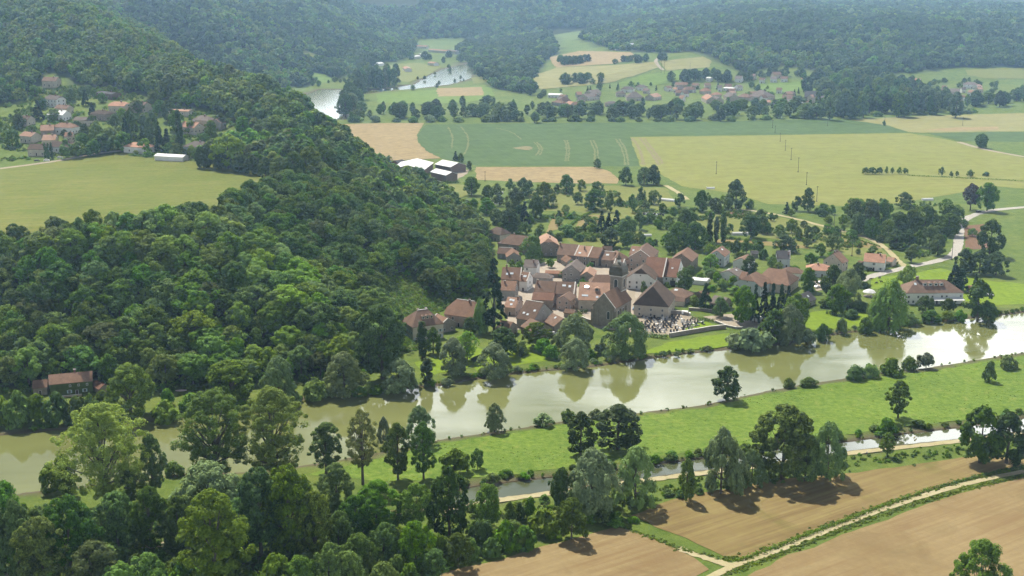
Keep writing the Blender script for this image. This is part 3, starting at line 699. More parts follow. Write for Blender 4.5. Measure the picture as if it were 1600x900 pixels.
_, n5 = grow('forest', 'blue hazed woodland on the plateau behind the long ridge', ([-300, 2700, 3700, 7000], lambda x, y: (sdist(x, y, HILLE) > 0) & (terrain(x, y) > 20) & (vnoise(x, y, 380, 21) > np.where(x > 250, .63, .4))), 24, C_FAR, 1.2, 1.9)
print('forest trees', n1, n2, n3, n4, n5)
# the bluff wood: single trees, the 280 that show largest, the rest one mass
def bluff_wood(x, y):
    d = dB(x, y)
    return (d > 3) & (y < 905) & ~inside(x, y, TMEADOW) & ~((y > np.clip(930 - 0.39 * (x + 354), 800, 1000) - 12) & (x < -128)) & ~inside(x, y, CLEAR[-1]) & ((x > -200) | (y < 740))
x, y = scatter(-420, 30, 540, 910, 8.3); k = visible_x(x, y, 30) & bluff_wood(x, y); x, y = x[k], y[k]
# size on the photo: nearer and within the frame first
px_ = np.array([pix(a, b, T(a, b) + 8)[0] for a, b in zip(x, y)]); vis = (px_ > 20) & (px_ < 800)
order = np.argsort(np.where(vis, y + np.maximum(0, 60 - px_) * 2, 5000)); single = np.zeros(len(x), bool); single[order[:285]] = True
zn = terrain(x, y)
ZONE = (
  ('broadleaf tree at the riverside foot of the wooded bluff', 'trees along the foot of the wooded bluff'),
  ('broadleaf tree midway up the wooded bluff over the river', 'trees midway up the wooded bluff'),
  ('broadleaf tree high on the wooded bluff under the terrace meadow', 'trees near the top of the wooded bluff'))
big = vnoise(x, y, 55, 31)
for i in np.nonzero(single)[0]:
    zi = 0 if zn[i] < 12 else (1 if zn[i] < 33 else 2)
    br = big[i] > .62 and RNG.random() < .75 or RNG.random() < .06
    lab, gr = ZONE[zi]
    if br: lab = lab.replace('broadleaf', 'yellow-green'); gr = gr.replace('trees', 'yellow-green trees')
    tree('woodb' if br else 'wood', x[i], y[i], 'yellow_green_tree' if br else 'woodland_tree', lab, 'tree', gr, h=RNG.uniform(9, 20) * (1 if zn[i] > 8 else .9), w=RNG.uniform(.8, 1.35))
rest = ~single
C_WOODHI = proto_collection('wood_crown', [c for c, _ in PROTO['wood']] + [PROTO['woodb'][0][0]])
instancer('woodland', np.column_stack([x[rest], y[rest], zn[rest] - .3]), RNG.uniform(.75, 1.15, rest.sum()), C_WOODHI, 'dense mass of broadleaf wood over the back of the bluff', 'wood')
print('bluff trees', single.sum(), rest.sum())
# undergrowth under the bluff trees, so that no bare slope shows
xu, yu = scatter(-420, 30, 545, 905, 3.2); k = visible_x(xu, yu, 30) & (dB(xu, yu) > -3) & ~inside(xu, yu, TMEADOW) & ~inside(xu, yu, CLEAR[-1]) & ~((yu > np.clip(930 - 0.39 * (xu + 354), 800, 1000) - 12) & (xu < -128)) & ((xu > -200) | (yu < 740))
xu, yu = xu[k], yu[k]
instancer('undergrowth', np.column_stack([xu, yu, terrain(xu, yu)]), RNG.uniform(.7, 1.5, len(xu)), C_UNDER, 'bramble and scrub covering the floor of the bluff wood', 'undergrowth')
xc, yc = scatter(-160, 0, 600, 800, 1.7); k = inside(xc, yc, CLEAR[-1]); xc, yc = xc[k], yc[k]
C_FERN = low_crowns('fern_crown', L_BRIGHT, 5, 1.2, -.2, 1.2, shape='dome', nc=8, nl=16, leaf=.4, rc=.42, lump=.3)
instancer('fern_growth', np.column_stack([xc, yc, terrain(xc, yc)]), RNG.uniform(.5, 1.1, len(xc)), C_FERN, 'bright green ferns and grass in the clearing above the manor', 'undergrowth')
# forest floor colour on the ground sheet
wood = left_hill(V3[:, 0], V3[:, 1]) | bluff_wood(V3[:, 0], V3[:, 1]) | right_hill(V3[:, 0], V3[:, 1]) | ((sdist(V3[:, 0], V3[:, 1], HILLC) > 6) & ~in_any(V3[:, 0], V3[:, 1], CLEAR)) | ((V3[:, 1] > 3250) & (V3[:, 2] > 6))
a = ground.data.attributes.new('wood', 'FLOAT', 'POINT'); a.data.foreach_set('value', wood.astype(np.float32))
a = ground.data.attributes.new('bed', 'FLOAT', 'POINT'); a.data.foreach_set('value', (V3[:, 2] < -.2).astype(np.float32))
# ---------------------------------------------------------------- buildings
def tile_mat(name, base, moss=.35, light=None, row=.33):
    t = NT(name); v = t.obj_vec(); oi = t.n('ShaderNodeObjectInfo')
    big = t.noise(.28, v, 5, .65, .5); fine = t.noise(2.6, v, 4, .75)
    c = t.mix(t.range(big, .32, .68, 0, 1), mul(base, .74), light or mul(base, 1.22))
    c = t.mix(t.range(fine, .35, .65, 0, .8), c, mul(base, .6))
    c = t.mix(t.range(t.noise(1.3, v, 4, .8), .60, .72, 0, .55), c, mul(light or base, 1.5))
    c = t.mix(t.range(t.noise(.55, v, 5, .7, .6), .60, .74, 0, moss), c, (.22, .19, .06))
    hs = t.n('ShaderNodeHueSaturation'); t.l(c, hs.inputs['Color']); t.l(t.range(oi.outputs['Random'], 0, 1, .85, 1.18), hs.inputs['Value'])
    w = t.n('ShaderNodeTexWave', wave_type='BANDS', bands_direction='Y'); t.l(v, w.inputs['Vector']); w.inputs['Scale'].default_value = .314 / row
    t.pbr(hs.outputs[0], .9, .06, bump=w.outputs['Fac'], bstr=.5, bdist=.05); return t.m
RC = {'brown': tile_mat('brown_clay_tiles', (.185,.122,.088), .35), 'red': tile_mat('red_clay_tiles', (.225,.138,.094), .3),
      'pink': tile_mat('pale_pink_tiles', (.345,.215,.15), .15), 'salmon': tile_mat('salmon_tiles', (.40,.225,.15), .08), 'moss': tile_mat('mossy_clay_tiles', (.21,.115,.078), .75),
      'dark': tile_mat('dark_brown_tiles', (.112,.080,.060), .2), 'slate': tile_mat('grey_slate_roof', (.085,.08,.08), .1), 'grey': tile_mat('weathered_grey_tiles', (.17,.14,.12), .3),
      'white': plain('white_sheet_roof', (.54,.54,.52), .6, .2, .2, .25)}
def wall_mat(name, col, stain=.3, s=.35):
    t = NT(name); v = t.obj_vec(); a = t.noise(s, v, 5, .65, .4); f = t.noise(3.0, v, 4, .7)
    c = t.mix(t.range(a, .3, .7, 0, 1), mul(col, 1 - stain), mul(col, 1.08)); c = t.mix(t.range(f, .3, .7, 0, .5), c, mul(col, .72))
    t.pbr(c, .9, .15, bump=f, bstr=.3, bdist=.05); return t.m
WC = {'cream': wall_mat('cream_render', (.52,.46,.37)), 'white': wall_mat('white_render', (.72,.71,.68), .15), 'grey': wall_mat('grey_render', (.32,.30,.275)), 'stone': wall_mat('rough_stone', (.29,.245,.20), .4, .6),
      'pinkish': wall_mat('pinkish_render', (.46,.35,.29)), 'blue': wall_mat('pale_blue_grey_render', (.50,.53,.53), .15), 'board': wall_mat('brown_boarding', (.20,.135,.10), .3, .8), 'ivy': wall_mat('ivy_wall', (.085,.115,.03), .5, .9)}
M_GLASS = plain('dark_window_glass', (.025,.03,.035), .15, .6, .2); M_FRAME = plain('pale_window_surround', (.6,.58,.54), .7, .2, .1)
M_SHUT = plain('pale_blue_shutters', (.36,.46,.50), .6, .3, .12); M_WOODD = plain('dark_timber_door', (.06,.04,.03), .7, .2, .3); M_BRICK = plain('chimney_brick', (.22,.14,.105), .9, .1, .3, 3)
M_SKYL = plain('skylight_glass', (.55,.6,.63), .06, .9, .05); M_STONEW = plain('pale_verge_stone', (.55,.52,.47), .85, .15, .2, 1); M_ZINC = plain('zinc_ridge', (.42,.43,.43), .4, .5, .1)
def win_mesh(w, h, name, shut=False):
    b = MB(); b.box((0, -.03, 0), (w + .26, .07, h + .3), 1); b.box((0, -.08, 0), (w, .06, h), 0); b.box((0, -.115, 0), (.07, .03, h), 1)
    return b.mesh(name, M_GLASS, M_FRAME)
WIN = {'n': win_mesh(.95, 1.35, 'window'), 's': win_mesh(.7, .8, 'window'), 'w': win_mesh(2.2, 1.35, 'window')}
def shut_mesh():
    b = MB()
    for s in (-1, 1): b.box((s * .86, -.11, 0), (.5, .06, 1.45), 0)
    return b.mesh('shutter', M_SHUT)
SHUT = shut_mesh()
def door_mesh(w, h):
    b = MB(); b.box((0, -.03, h / 2), (w + .3, .07, h + .15), 1); b.box((0, -.09, h / 2), (w, .08, h), 0); return b.mesh('door', M_WOODD, M_FRAME)
DOOR = door_mesh(1.05, 2.1); BARN = door_mesh(3.2, 3.6)
HOUSES = []
def house(label, cat, r1, r2, hr, he, hw, roof='g', rc='brown', wc='cream', chim=(), sky=(), dorm=(), win=True, shut=False, barn=False, ov=.45, hipin=.85, group=None, name='house', verge=False, base=None, cols=3.3, nodoor=False, ridge_cap=False, low=2.5, halfhip=.5):
    # the two ends of the ridge as seen in the photo, lifted off the ground by the ridge height
    A = np.array(P(*r1, hr)); B = np.array(P(*r2, hr))
    c = (A + B) / 2; zg = T(c[0], c[1]) if base is None else base
    d = B[:2] - A[:2]; L = np.hypot(*d); u = d / L
    yv = np.array([-u[1], u[0]])                       # local +y must look away from the camera
    if np.dot(yv, c[:2]) < 0: u = -u; yv = -yv
    rz = math.atan2(u[1], u[0]); l = L / 2
    E = empty(name, (c[0], c[1], zg), rz); tag(E, label, cat, group)
    hip = hipin * hw if roof == 'h' else (hipin * hw * .5 if roof == 'k' else 0)
    le = l + hip; w = hw; W_ = WC[wc]; R_ = RC[rc]
    lo = -low if zg > 1 else -.4
    slope = (hr - he) / hw; zm = he + (hr - he) * halfhip if roof == 'k' else hr
    ym = w * (hr - zm) / (hr - he)
    b = MB(); t_ = .16
    for sx in (-1, 1):
        if roof == 'h': prof = [(-w, lo), (w, lo), (w, he - t_), (-w, he - t_)]
        elif roof == 'k': prof = [(-w, lo), (w, lo), (w, he - t_), (ym, zm - t_), (-ym, zm - t_), (-w, he - t_)]
        elif roof == 'f': prof = [(-w, lo), (w, lo), (w, he - t_), (-w, he - t_)]
        else: prof = [(-w, lo), (w, lo), (w, he - t_), (0, hr - t_), (-w, he - t_)]
        q = [(sx * le, y, z) for y, z in prof]; b.face(q if sx > 0 else q[::-1])
    b.face([(-le, -w, lo), (le, -w, lo), (le, -w, he - t_), (-le, -w, he - t_)]); b.face([(le, w, lo), (-le, w, lo), (-le, w, he - t_), (le, w, he - t_)])
    b.build('wall', W_, E)
    # roof planes with real thickness and eaves
    we = w + ov; ze = he - ov * slope; lo_ = le + (ov * .7 if roof != 'h' else ov); rb = MB(); th = .22
    ro = rb.slab
    if roof == 'g' or roof == 'f':
        for s in (-1, 1):
            q = [(-lo_, s * we, ze), (lo_, s * we, ze), (lo_, 0, hr), (-lo_, 0, hr)]; ro(q if s < 0 else q[::-1], th)
    else:
        zt = zm if roof == 'k' else ze; yt = ym if roof == 'k' else we
        for s in (-1, 1):
            q = [(-lo_, s * we, ze), (lo_, s * we, ze)] + ([(lo_, s * ym, zm)] if roof == 'k' else []) + [(l, 0, hr), (-l, 0, hr)] + ([(-lo_, s * ym, zm)] if roof == 'k' else [])
            ro(q if s < 0 else q[::-1], th)
        for s in (-1, 1):
            q = [(s * lo_, -yt, zt), (s * lo_, yt, zt), (s * l, 0, hr)]; ro(q if s > 0 else q[::-1], th)
    roofo = rb.build('roof', R_, E)
    def zroof(y): return hr - abs(y) * slope
    if verge:
        vb = MB()
        for s in ((-1, 1) if verge is True else (verge,)):
            for k in (-1, 1):
                q = [(s * le - .3, k * we, ze + .24), (s * le + .3, k * we, ze + .24), (s * le + .3, 0, hr + .24), (s * le - .3, 0, hr + .24)]; vb.slab(q if k < 0 else q[::-1], .3)
        vb.build('verge', M_STONEW, roofo)
    if ridge_cap:
        vb = MB(); vb.box((0, 0, hr + .03), (2 * l, .5, .16)); vb.build('ridge_cap', M_STONEW, roofo)
    for ch in chim:
        fx, fy, hh = ch[:3]; cw = ch[3] if len(ch) > 3 else .9
        y = fy * w; zr = zroof(y); vb = MB(); vb.box((0, 0, (hh - .9) / 2), (cw, .65, hh + .9)); vb.box((0, 0, hh + .08), (cw + .18, .85, .16), 1)
        for k in (-.25, .25): vb.lathe([(.12, hh + .16), (.15, hh + .3), (.11, hh + .55)], 6, (k * cw, 0), 0)
        vb.build('chimney', [M_BRICK, M_STONEW], roofo, loc=(fx * l, y, zr + .3 if abs(fy) > .15 else zr))
    n = Vector((0, -slope, -1)).normalized() * -1
    for sk in sky:
        fx, fy = sk[:2]; sw, sh = (sk[2], sk[3]) if len(sk) > 3 else (1.1, 1.4)
        y = -fy * w; vb = MB(); vb.box((0, 0, 0), (sw, sh, .12), 0); vb.box((0, 0, -.02), (sw + .18, sh + .18, .12), 1)
        o = vb.build('skylight', [M_SKYL, M_ZINC], roofo, loc=(fx * l, y, zroof(y) + .13)); 
        if len(sk) > 4:                                  # tilt set halfway between sun and camera, added to produce the glint
            pw = Vector((c[0], c[1], zg + zroof(y))); nn = ((Vector((0, 0, CH)) - pw).normalized() + Vector((math.sin(SUN_AZ) * math.cos(SUN_EL), math.cos(SUN_AZ) * math.cos(SUN_EL), math.sin(SUN_EL)))).normalized()
            nl = Matrix.Rotation(-rz, 3, 'Z') @ nn; o.rotation_euler = nl.to_track_quat('Z', 'Y').to_euler(); o.location.z += .35; continue
        o.rotation_euler = (math.atan(slope) if len(sk) < 5 else math.radians(sk[4]), 0, math.radians(sk[5]) if len(sk) > 5 else 0)
    for dm in dorm:
        fx, fy = dm[:2]; dw = dm[2] if len(dm) > 2 else 1.5; y = -fy * w; zb = zroof(y); dh = 1.5; dep = min((dh + .4) / max(slope, .3), w * fy)
        vb = MB(); vb.box((0, dep / 2, dh / 2 - .1), (dw, dep, dh + .3), 0); vb.box((0, -.03, dh * .5), (dw * .62, .06, dh * .62), 1)
        for s in (-1, 1):
            q = [(s * (dw / 2 + .2), -.3, dh - .02), (s * (dw / 2 + .2), dep, dh - .02), (0, dep + .6, dh + .55), (0, -.3, dh + .55)]; vb.slab(q if s > 0 else q[::-1], .12, 2)
        vb.face([(-dw / 2, -.002, dh), (dw / 2, -.002, dh), (0, -.002, dh + .45)], 0)
        vb.build('dormer', [W_, M_GLASS, R_], roofo, loc=(fx * l, y, zb))
    # openings on the sides that can be seen
    if win:
        rows = max(1, int((he - .4) / 2.8)); rr = random.Random(int(abs(r1[0] * 7 + r1[1] * 13)))
        sides = [('f', 2 * le)]
        cam2 = -c[:2] / np.hypot(*c[:2])
        for s in (-1, 1):
            if np.dot(u * s, cam2) > -.35: sides.append((s, 2 * w))
        first = True
        for sd_, ln in sides:
            nc = max(1, int((ln - .8) / cols))
            for r_ in range(rows):
                for q in range(nc):
                    a = (q - (nc - 1) / 2) * (ln / nc)
                    zc = 1.55 + r_ * 2.8
                    if zc + .8 > he and sd_ == 'f': continue
                    if sd_ == 'f': loc = (a, -w, zc); rot = 0
                    else: loc = (sd_ * le, a, zc); rot = math.pi / 2 * sd_
                    if r_ == 0 and first and q == nc // 2 and not nodoor:
                        first = False
                        obj('door', BARN if barn else DOOR, E, (loc[0], loc[1], 0), rot); continue
                    if rr.random() < (.25 if not barn else .6): continue
                    o = obj('window', WIN['n'] if rr.random() < .8 else WIN['s'], E, loc, rot)
                    if shut: obj('shutter', SHUT, o)
            if sd_ != 'f' and roof in 'gk' and hr - he > 3:
                obj('window', WIN['s'], E, (sd_ * le, 0, he + (hr - he) * .3), math.pi / 2 * sd_)
    HOUSES.append((E, label, c[0], c[1])); return E, roofo, (l, le, w, hr, he, slope)

V = 'houses of the old village'; V2 = 'houses at the east end of the village'
# --- old village, back row and west side
house('dark pyramid-roofed house half hidden at the back edge of the bluff wood', 'house', (776,354), (784,356), 9, 5.5, 5, 'h', 'dark', 'cream')
house('big brown-roofed barn at the back of the village beside the round green tree', 'barn', (799,366), (823,368.5), 11, 6, 7.5, 'h', 'brown', 'stone', barn=True, chim=[(-.7,.1,1.2)])
house('low house with a pale ridge in front of the big brown barn', 'house', (780,386), (802,387.5), 7, 4, 4, 'g', 'brown', 'stone', ridge_cap=True)
house('small cottage with a shaded grey-green gable west of the round tree', 'house', (803,394), (800,387), 7, 4, 4.5, 'g', 'red', 'grey')
house('house with a pale pink half-hipped roof and shaded stone gable', 'house', (857,372), (853.5,364), 12, 7.5, 7, 'k', 'pink', 'stone', chim=[(.5,.2,1.1)], hipin=.5)
house('long brown-roofed house beside the pale pink half-hipped one', 'house', (876,380), (904,382), 11, 5.5, 8, 'g', 'brown', 'stone', chim=[(-.95,-.2,1.6)], name='house')
house('low gabled lean-to below the long brown roof', 'outbuilding', (884,398), (893,403), 6, 3.6, 3.2, 'g', 'red', 'grey')
house('row house with a pale pink roof between two white verges', 'house', (905,383), (926,385), 11, 6, 8, 'g', 'pink', 'stone', chim=[(.05,-.35,1.8)], sky=[(-.4,.75,1.6,1.2)], verge=True)
house('red-roofed row house between the white verge and the dark notch', 'house', (927.5,385.5), (942,387), 11, 6, 8, 'g', 'red', 'stone', barn=True)
house('lower row house with a pale ridge and one white skylight', 'house', (944,392), (961,393.5), 9, 5, 6.5, 'g', 'brown', 'stone', sky=[(-.1,.45,1.8,1.3)], ridge_cap=True)
house('small dark roof peeping above the end of the brown row', 'house', (942,384), (956,384.5), 8.5, 5, 5, 'g', 'dark', 'stone')
house('little hipped brown roof at the end of the row before the bell tower', 'house', (963,391), (968,394), 9, 5.5, 6, 'h', 'brown', 'pinkish')
house('house with a white-trimmed stepped roof just behind the bell tower', 'house', (962,404), (976,405), 9, 6, 5, 'g', 'brown', 'white', verge=True)
house('grey gabled house with two dark attic openings', 'house', (892.5,414), (901,404.5), 10.5, 6.5, 5.6, 'g', 'grey', 'grey')
house('tiny house with a pale pink roof and shaded gable beside the church', 'house', (917,424), (922,416), 7.5, 5, 4, 'g', 'pink', 'stone')
house('grey-roofed house with a pale front below the round tree', 'house', (821,405), (841,406), 9.5, 6, 5, 'g', 'grey', 'white', chim=[(.4,-.4,1.4)], nodoor=True)
house('low grey-roofed annex with two dark openings', 'outbuilding', (839,426), (855,427), 6, 4, 3.5, 'h', 'grey', 'grey')
house('narrow shed with a salmon roof in the middle of the village', 'shed', (853,422), (879,423), 4, 2.8, 2.2, 'g', 'salmon', 'stone', win=False)
house('big red-roofed house with a tall chimney next to the dark conifer', 'house', (786,417), (815,418), 12, 6.5, 7, 'g', 'red', 'stone', chim=[(-.55,-.25,3.0)], sky=[(-.45,.6),(.05,.55,1.8,1.2)], verge=1)
house('red-roofed house with a white skylight and pale right gable', 'house', (816,424.5), (828,425.5), 10.5, 6.5, 5.5, 'g', 'red', 'white', sky=[(.1,.5,1.9,1.3)], chim=[(-.5,-.8,2.2)], verge=1)
house('red-roofed house pressed against the dark conifer', 'house', (784,438), (807,439), 10, 6, 6, 'g', 'red', 'grey', chim=[(-.5,-.3,1.2)])
house('brown-roofed house with a dark chimney in the heart of the village', 'house', (839,438), (869,439.5), 11, 6.5, 7.5, 'g', 'brown', 'stone', chim=[(-.85,-.3,2.2)], nodoor=True)
house('low house with a streaked pinkish roof below the dark chimney', 'house', (834,456), (866,457.5), 8, 5.2, 5.5, 'g', 'moss', 'stone', nodoor=True)
house('brown-roofed house with two skylights and a pale right gable', 'house', (871,439.5), (899,440.5), 11.5, 6.5, 8, 'g', 'brown', 'pinkish', sky=[(-.2,.35,1.9,1.3),(.45,.4,1.3,1.6)], verge=1)
house('small cross wing with a dark attic door facing the lane', 'house', (880,462), (890,455), 8.5, 6, 4, 'g', 'brown', 'pinkish')
house('pinkish-roofed house with three white skylights behind the conifer', 'house', (794,463.5), (811,465), 9, 5, 6.5, 'g', 'pink', 'pinkish', sky=[(-.3,.3,1.2,1.2),(.2,.35,1.2,1.2),(.1,.75,1.2,1.2)], chim=[(.95,-.2,1.6)])
house('big brown barn-house with a pale ridge and shaded grey gable', 'house', (823,468.5), (849,472.5), 13, 5.5, 10.5, 'g', 'brown', 'grey', sky=[(-.5,.7,1.1,1.1),(0,.75,1.1,1.1),(.55,.5,1.1,1.1)], ridge_cap=True, barn=True)
house('lower brown wing with one dark roof hatch beside the riverside willow', 'house', (864,489), (880,497), 8, 4.5, 5.5, 'g', 'brown', 'stone', sky=[(0,.3,1,1.2)])
house('brown lean-to wing in front of the big barn-house', 'house', (829,497), (849,505), 7.5, 4.2, 6, 'g', 'brown', 'stone')
house('low brown roof at the foot of the dark conifer', 'house', (783,500), (801,503), 7, 4, 5, 'g', 'red', 'stone')
house('house with a sunlit pinkish roof, glinting skylight and dark dormer', 'house', (906.5,440.5), (956,442), 13.5, 6.2, 11, 'g', 'pink', 'cream', sky=[(-.55,.3,2.0,1.2,17.5,10),(-.62,.78,3.4,1.1),(.15,.85,1.3,1.3)], dorm=[(.1,.5,2.4)])
house('low tiled shed beside the clipped hedge', 'shed', (884,482), (899,484), 4.2, 2.8, 2.5, 'g', 'brown', 'stone', win=False)
# --- church: choir, nave and bell tower in one thing
def church():
    A = np.array(P(944, 457, 19)); B = np.array(P(961, 448, 19))
    c = (A + B) / 2; d = B[:2] - A[:2]; L = np.hypot(*d); u = d / L
    rz = math.atan2(u[1], u[0]) - math.pi / 2           # local y runs from the choir gable to the back
    E = empty('church', (c[0], c[1], 0), rz); tag(E, 'stone church with a steep tiled choir and domed bell tower', 'church')
    l = L / 2; w = 6.3; he, hr = 11.5, 18.6; S = WC['stone']
    b = MB(); prof = [(-w, -.4), (w, -.4), (w, he), (0, hr - .2), (-w, he)]
    b.face([(x, -l, z) for x, z in prof]); b.face([(x, l + 8, z) for x, z in prof][::-1])
    for s in (-1, 1):
        q = [(s * w, -l, -.4), (s * w, l + 8, -.4), (s * w, l + 8, he), (s * w, -l, he)]; b.face(q if s > 0 else q[::-1])
    for s in (-1, 1):
        for y in (-l + .1, 0, l): b.box((s * (w + .6), y, 4.6), (1.2, 1.1, 9.6), 0, taper=.8)
    b.box((-w * .55, -l - .4, 4.5), (.9, .8, 9), 0, taper=.8); b.box((w * .55 + 1.6, -l - .4, 4.5), (.9, .8, 9), 0, taper=.8)
    b.build('wall', S, E)
    rb = MB(); sl = (hr - he) / w
    for s in (-1, 1):
        q = [(s * (w + .5), -l - .4, he - .5 * sl), (s * (w + .5), l + 8, he - .5 * sl), (0, l + 8, hr), (0, -l - .4, hr)]; rb.slab(q if s > 0 else q[::-1], .25)
    roof = rb.build('roof', RC['red'], E)
    vb = MB()
    for s in (-1, 1):
        q = [(s * (w + .6), -l - .5, he - .5 * sl + .28), (s * (w + .6), -l + .1, he - .5 * sl + .28), (0, -l + .1, hr + .28), (0, -l - .5, hr + .28)]; vb.slab(q if s > 0 else q[::-1], .35)
    vb.build('verge', M_STONEW, roof)
    def arch(wd, h):
        a = MB(); n = 8; out = [(-wd / 2, 0), (wd / 2, 0)] + [(wd / 2 * math.cos(k * math.pi / n), h + wd / 2 * math.sin(k * math.pi / n)) for k in range(n + 1)]
        for k, m, y in ((1.3, 1, -.06), (1.0, 0, -.12)):
            o = [(x * k, y, (z - h / 2) * (1 + (k - 1) * .3)) for x, z in out]; a.face(o, m)
            a.face([(p[0], 0, p[2]) for p in reversed(o)], m)
            for i in range(len(o)):
                p, q = o[i], o[(i + 1) % len(o)]; a.face([(p[0], 0, p[2]), (q[0], 0, q[2]), q, p], m)
        return a.mesh('window', M_GLASS, M_STONEW)
    aw = arch(1.5, 3.4); bw = arch(1.9, 3.6)
    obj('window', aw, E, (2.7, -l, 6.3), 0)
    for y in (-l * .35, l * .55): obj('window', aw, E, (w, y, 6.3), math.pi / 2)
    # bell tower
    tx, ty = P(966.5, 430, 24)[:2]; M = Matrix.Rotation(-rz, 2) @ Vector((tx - c[0], ty - c[1])); ox, oy = M.x, M.y
    tb = MB(); tb.box((ox, oy, 12), (6.8, 6.8, 24.8)); tb.box((ox, oy, 24.2), (7.5, 7.5, .5), 1); tb.box((ox, oy, 16.0), (7.1, 7.1, .35), 1)
    tw = tb.build('bell_tower', [S, M_STONEW], E)
    for k in range(4):
        a = k * math.pi / 2; obj('belfry_opening', bw, tw, (ox + 3.4 * math.sin(a), oy - 3.4 * math.cos(a), 19.6), a)
    db = MB(); s2 = math.sqrt(2)
    db.lathe([(r * s2, z) for r, z in ((3.75, 24.45), (3.95, 25.3), (4.0, 26.6), (3.8, 28.0), (3.3, 29.3), (2.5, 30.4), (1.5, 31.2), (1.0, 31.5))], 4, (ox, oy), 0)
    db.lathe([(1.15, 31.5), (1.05, 33.0)], 8, (ox, oy), 1); db.lathe([(1.45, 33.0), (1.3, 33.7), (.75, 34.5), (.25, 35.3), (.08, 37)], 8, (ox, oy), 0)
    dm = db.build('dome', [plain('weathered_dome_shingles', (.085,.072,.045), .6, .25, .35, 1.2), M_STONEW], tw)
    cb = MB(); cb.box((ox, oy, 37.8), (.16, .16, 2.0)); cb.box((ox, oy, 38.1), (1.1, .16, .16)); cb.build('cross', M_ZINC, tw)
    # nave with a hipped roof to the left of the tower
    nx, ny = P(943, 429, 13)[:2]; M = Matrix.Rotation(-rz, 2) @ Vector((nx - c[0], ny - c[1])); ang = -rz
    nb = MB(); nb.box((0, 0, 4.0), (15.5, 11, 8.8)); nv = nb.build('nave', S, E, loc=(M.x, M.y, 0), rot=ang)
    rb = MB(); a, bb, zt, ze, r = 8.4, 6.1, 13, 8.3, 4.6
    for s in (-1, 1):
        q = [(-a, s * bb, ze), (a, s * bb, ze), (r + 3, 0, zt), (-r, 0, zt)]; rb.slab(q if s < 0 else q[::-1], .25)
    rb.slab([(-a, bb, ze), (-a, -bb, ze), (-r, 0, zt)], .25); rb.slab([(a, -bb, ze), (a, bb, ze), (r + 3, 0, zt)], .25)
    rb.build('nave_roof', RC['brown'], nv)
    HOUSES.append((E, 'the church', c[0], c[1]))
church()
# --- around and east of the church
house('tall house with pink and brown roof slopes and a white-trimmed gable', 'house', (1001,391), (1011,379), 14, 9, 7.5, 'g', 'brown', 'pinkish', cols=3.0, verge=-1)
house('pale pink roof with one skylight beside the tall white-trimmed gable', 'house', (988,384), (999,385), 12, 8, 6, 'g', 'pink', 'pinkish', sky=[(-.2,.55,1.1,1.2)])
house('huge mossy red barn roof, longest slope in the village', 'barn', (1012,401), (1042,403), 15, 6, 12, 'g', 'moss', 'stone', barn=True, verge=1)
house('mossy red barn end with a pale right gable', 'barn', (1043.5,403), (1063.5,404.5), 14.6, 6, 11.6, 'g', 'moss', 'white', sky=[(.1,.55,1.0,1.0)], barn=True)
house('white-fronted barn with a large dark opening behind the dark gable', 'barn', (1001.5,419), (1007,411), 13, 7, 8.5, 'k', 'dark', 'white', barn=True, hipin=.3)
house('barn-house with a steep dark hipped front and cream walls by the cemetery', 'house', (1020,447), (1027.5,437), 16.8, 7.2, 9.6, 'h', 'dark', 'cream', hipin=.42, cols=5)
house('low hipped brown house with a white rooflight beside the dark barn-house', 'house', (1055,449), (1066,450.5), 7.6, 4.2, 5.6, 'h', 'brown', 'stone', sky=[(-.4,.3,1.8,1.2)])
house('tiled porch in front of the low hipped brown house', 'outbuilding', (1053,464), (1070,465), 4.6, 3.2, 2.8, 'g', 'brown', 'cream', win=False)
house('brown-walled barn with a salmon roof turned to the orchard trees', 'barn', (1064.5,396), (1075,386), 12, 7.5, 6.8, 'g', 'red', 'stone', barn=True)
house('pale blue gabled house with a red roof behind the bright round tree', 'house', (1120,391), (1128.5,384), 10.5, 7, 5.2, 'g', 'red', 'blue', sky=[(.1,.3,2.0,1.0)], shut=True)
house('white gabled house half hidden by a dark oval tree', 'house', (1158,402.5), (1168,397), 8.5, 5.8, 5.2, 'g', 'red', 'white')
house('small grey roof among shrubs behind the white gabled house', 'shed', (1174,391.5), (1184,391.5), 4.5, 3, 2.6, 'g', 'slate', 'grey', win=False)
house('dark-roofed tall house with a pale right gable and white chimney stack', 'house', (1214,391), (1234,391.5), 10.5, 6.5, 5, 'g', 'slate', 'blue', chim=[(.8,-.5,1.8,1.2)], verge=1)
house('white gabled cottage with a wide brown-grey roof in the gardens', 'house', (1138,422.5), (1151,417.5), 7.6, 4.8, 7, 'g', 'grey', 'white', sky=[(.2,.3,1,1)])
house('farmhouse with a half-hipped salmon roof and grey-blue gable', 'house', (1171,429), (1182,424), 11.5, 6, 8.5, 'k', 'red', 'blue', hipin=.6, halfhip=.45)
house('large salmon-roofed farm wing running toward the row of conifers', 'house', (1201,418.5), (1228,421.5), 12, 5.5, 10.5, 'h', 'red', 'cream', hipin=.5)
house('small red-roofed house with a white gable behind the salmon farm wing', 'house', (1231,417), (1245,418), 7, 4.6, 4, 'h', 'brown', 'white')
house('brown-roofed cottage wedged between the white cottage and the farmhouse', 'house', (1160,424), (1168,425), 7.5, 4.5, 4.4, 'g', 'red', 'stone')
house('low brown roof with white skylights left of the tall conifers', 'house', (1117,461), (1137,465), 6.8, 3.8, 5.2, 'g', 'grey', 'stone', sky=[(.5,.3,1.0,1.4)])
house('tumbledown brick outbuilding beside the rounded yew', 'outbuilding', (1092,455), (1102,452), 5.5, 4, 3, 'g', 'red', 'stone', win=False)
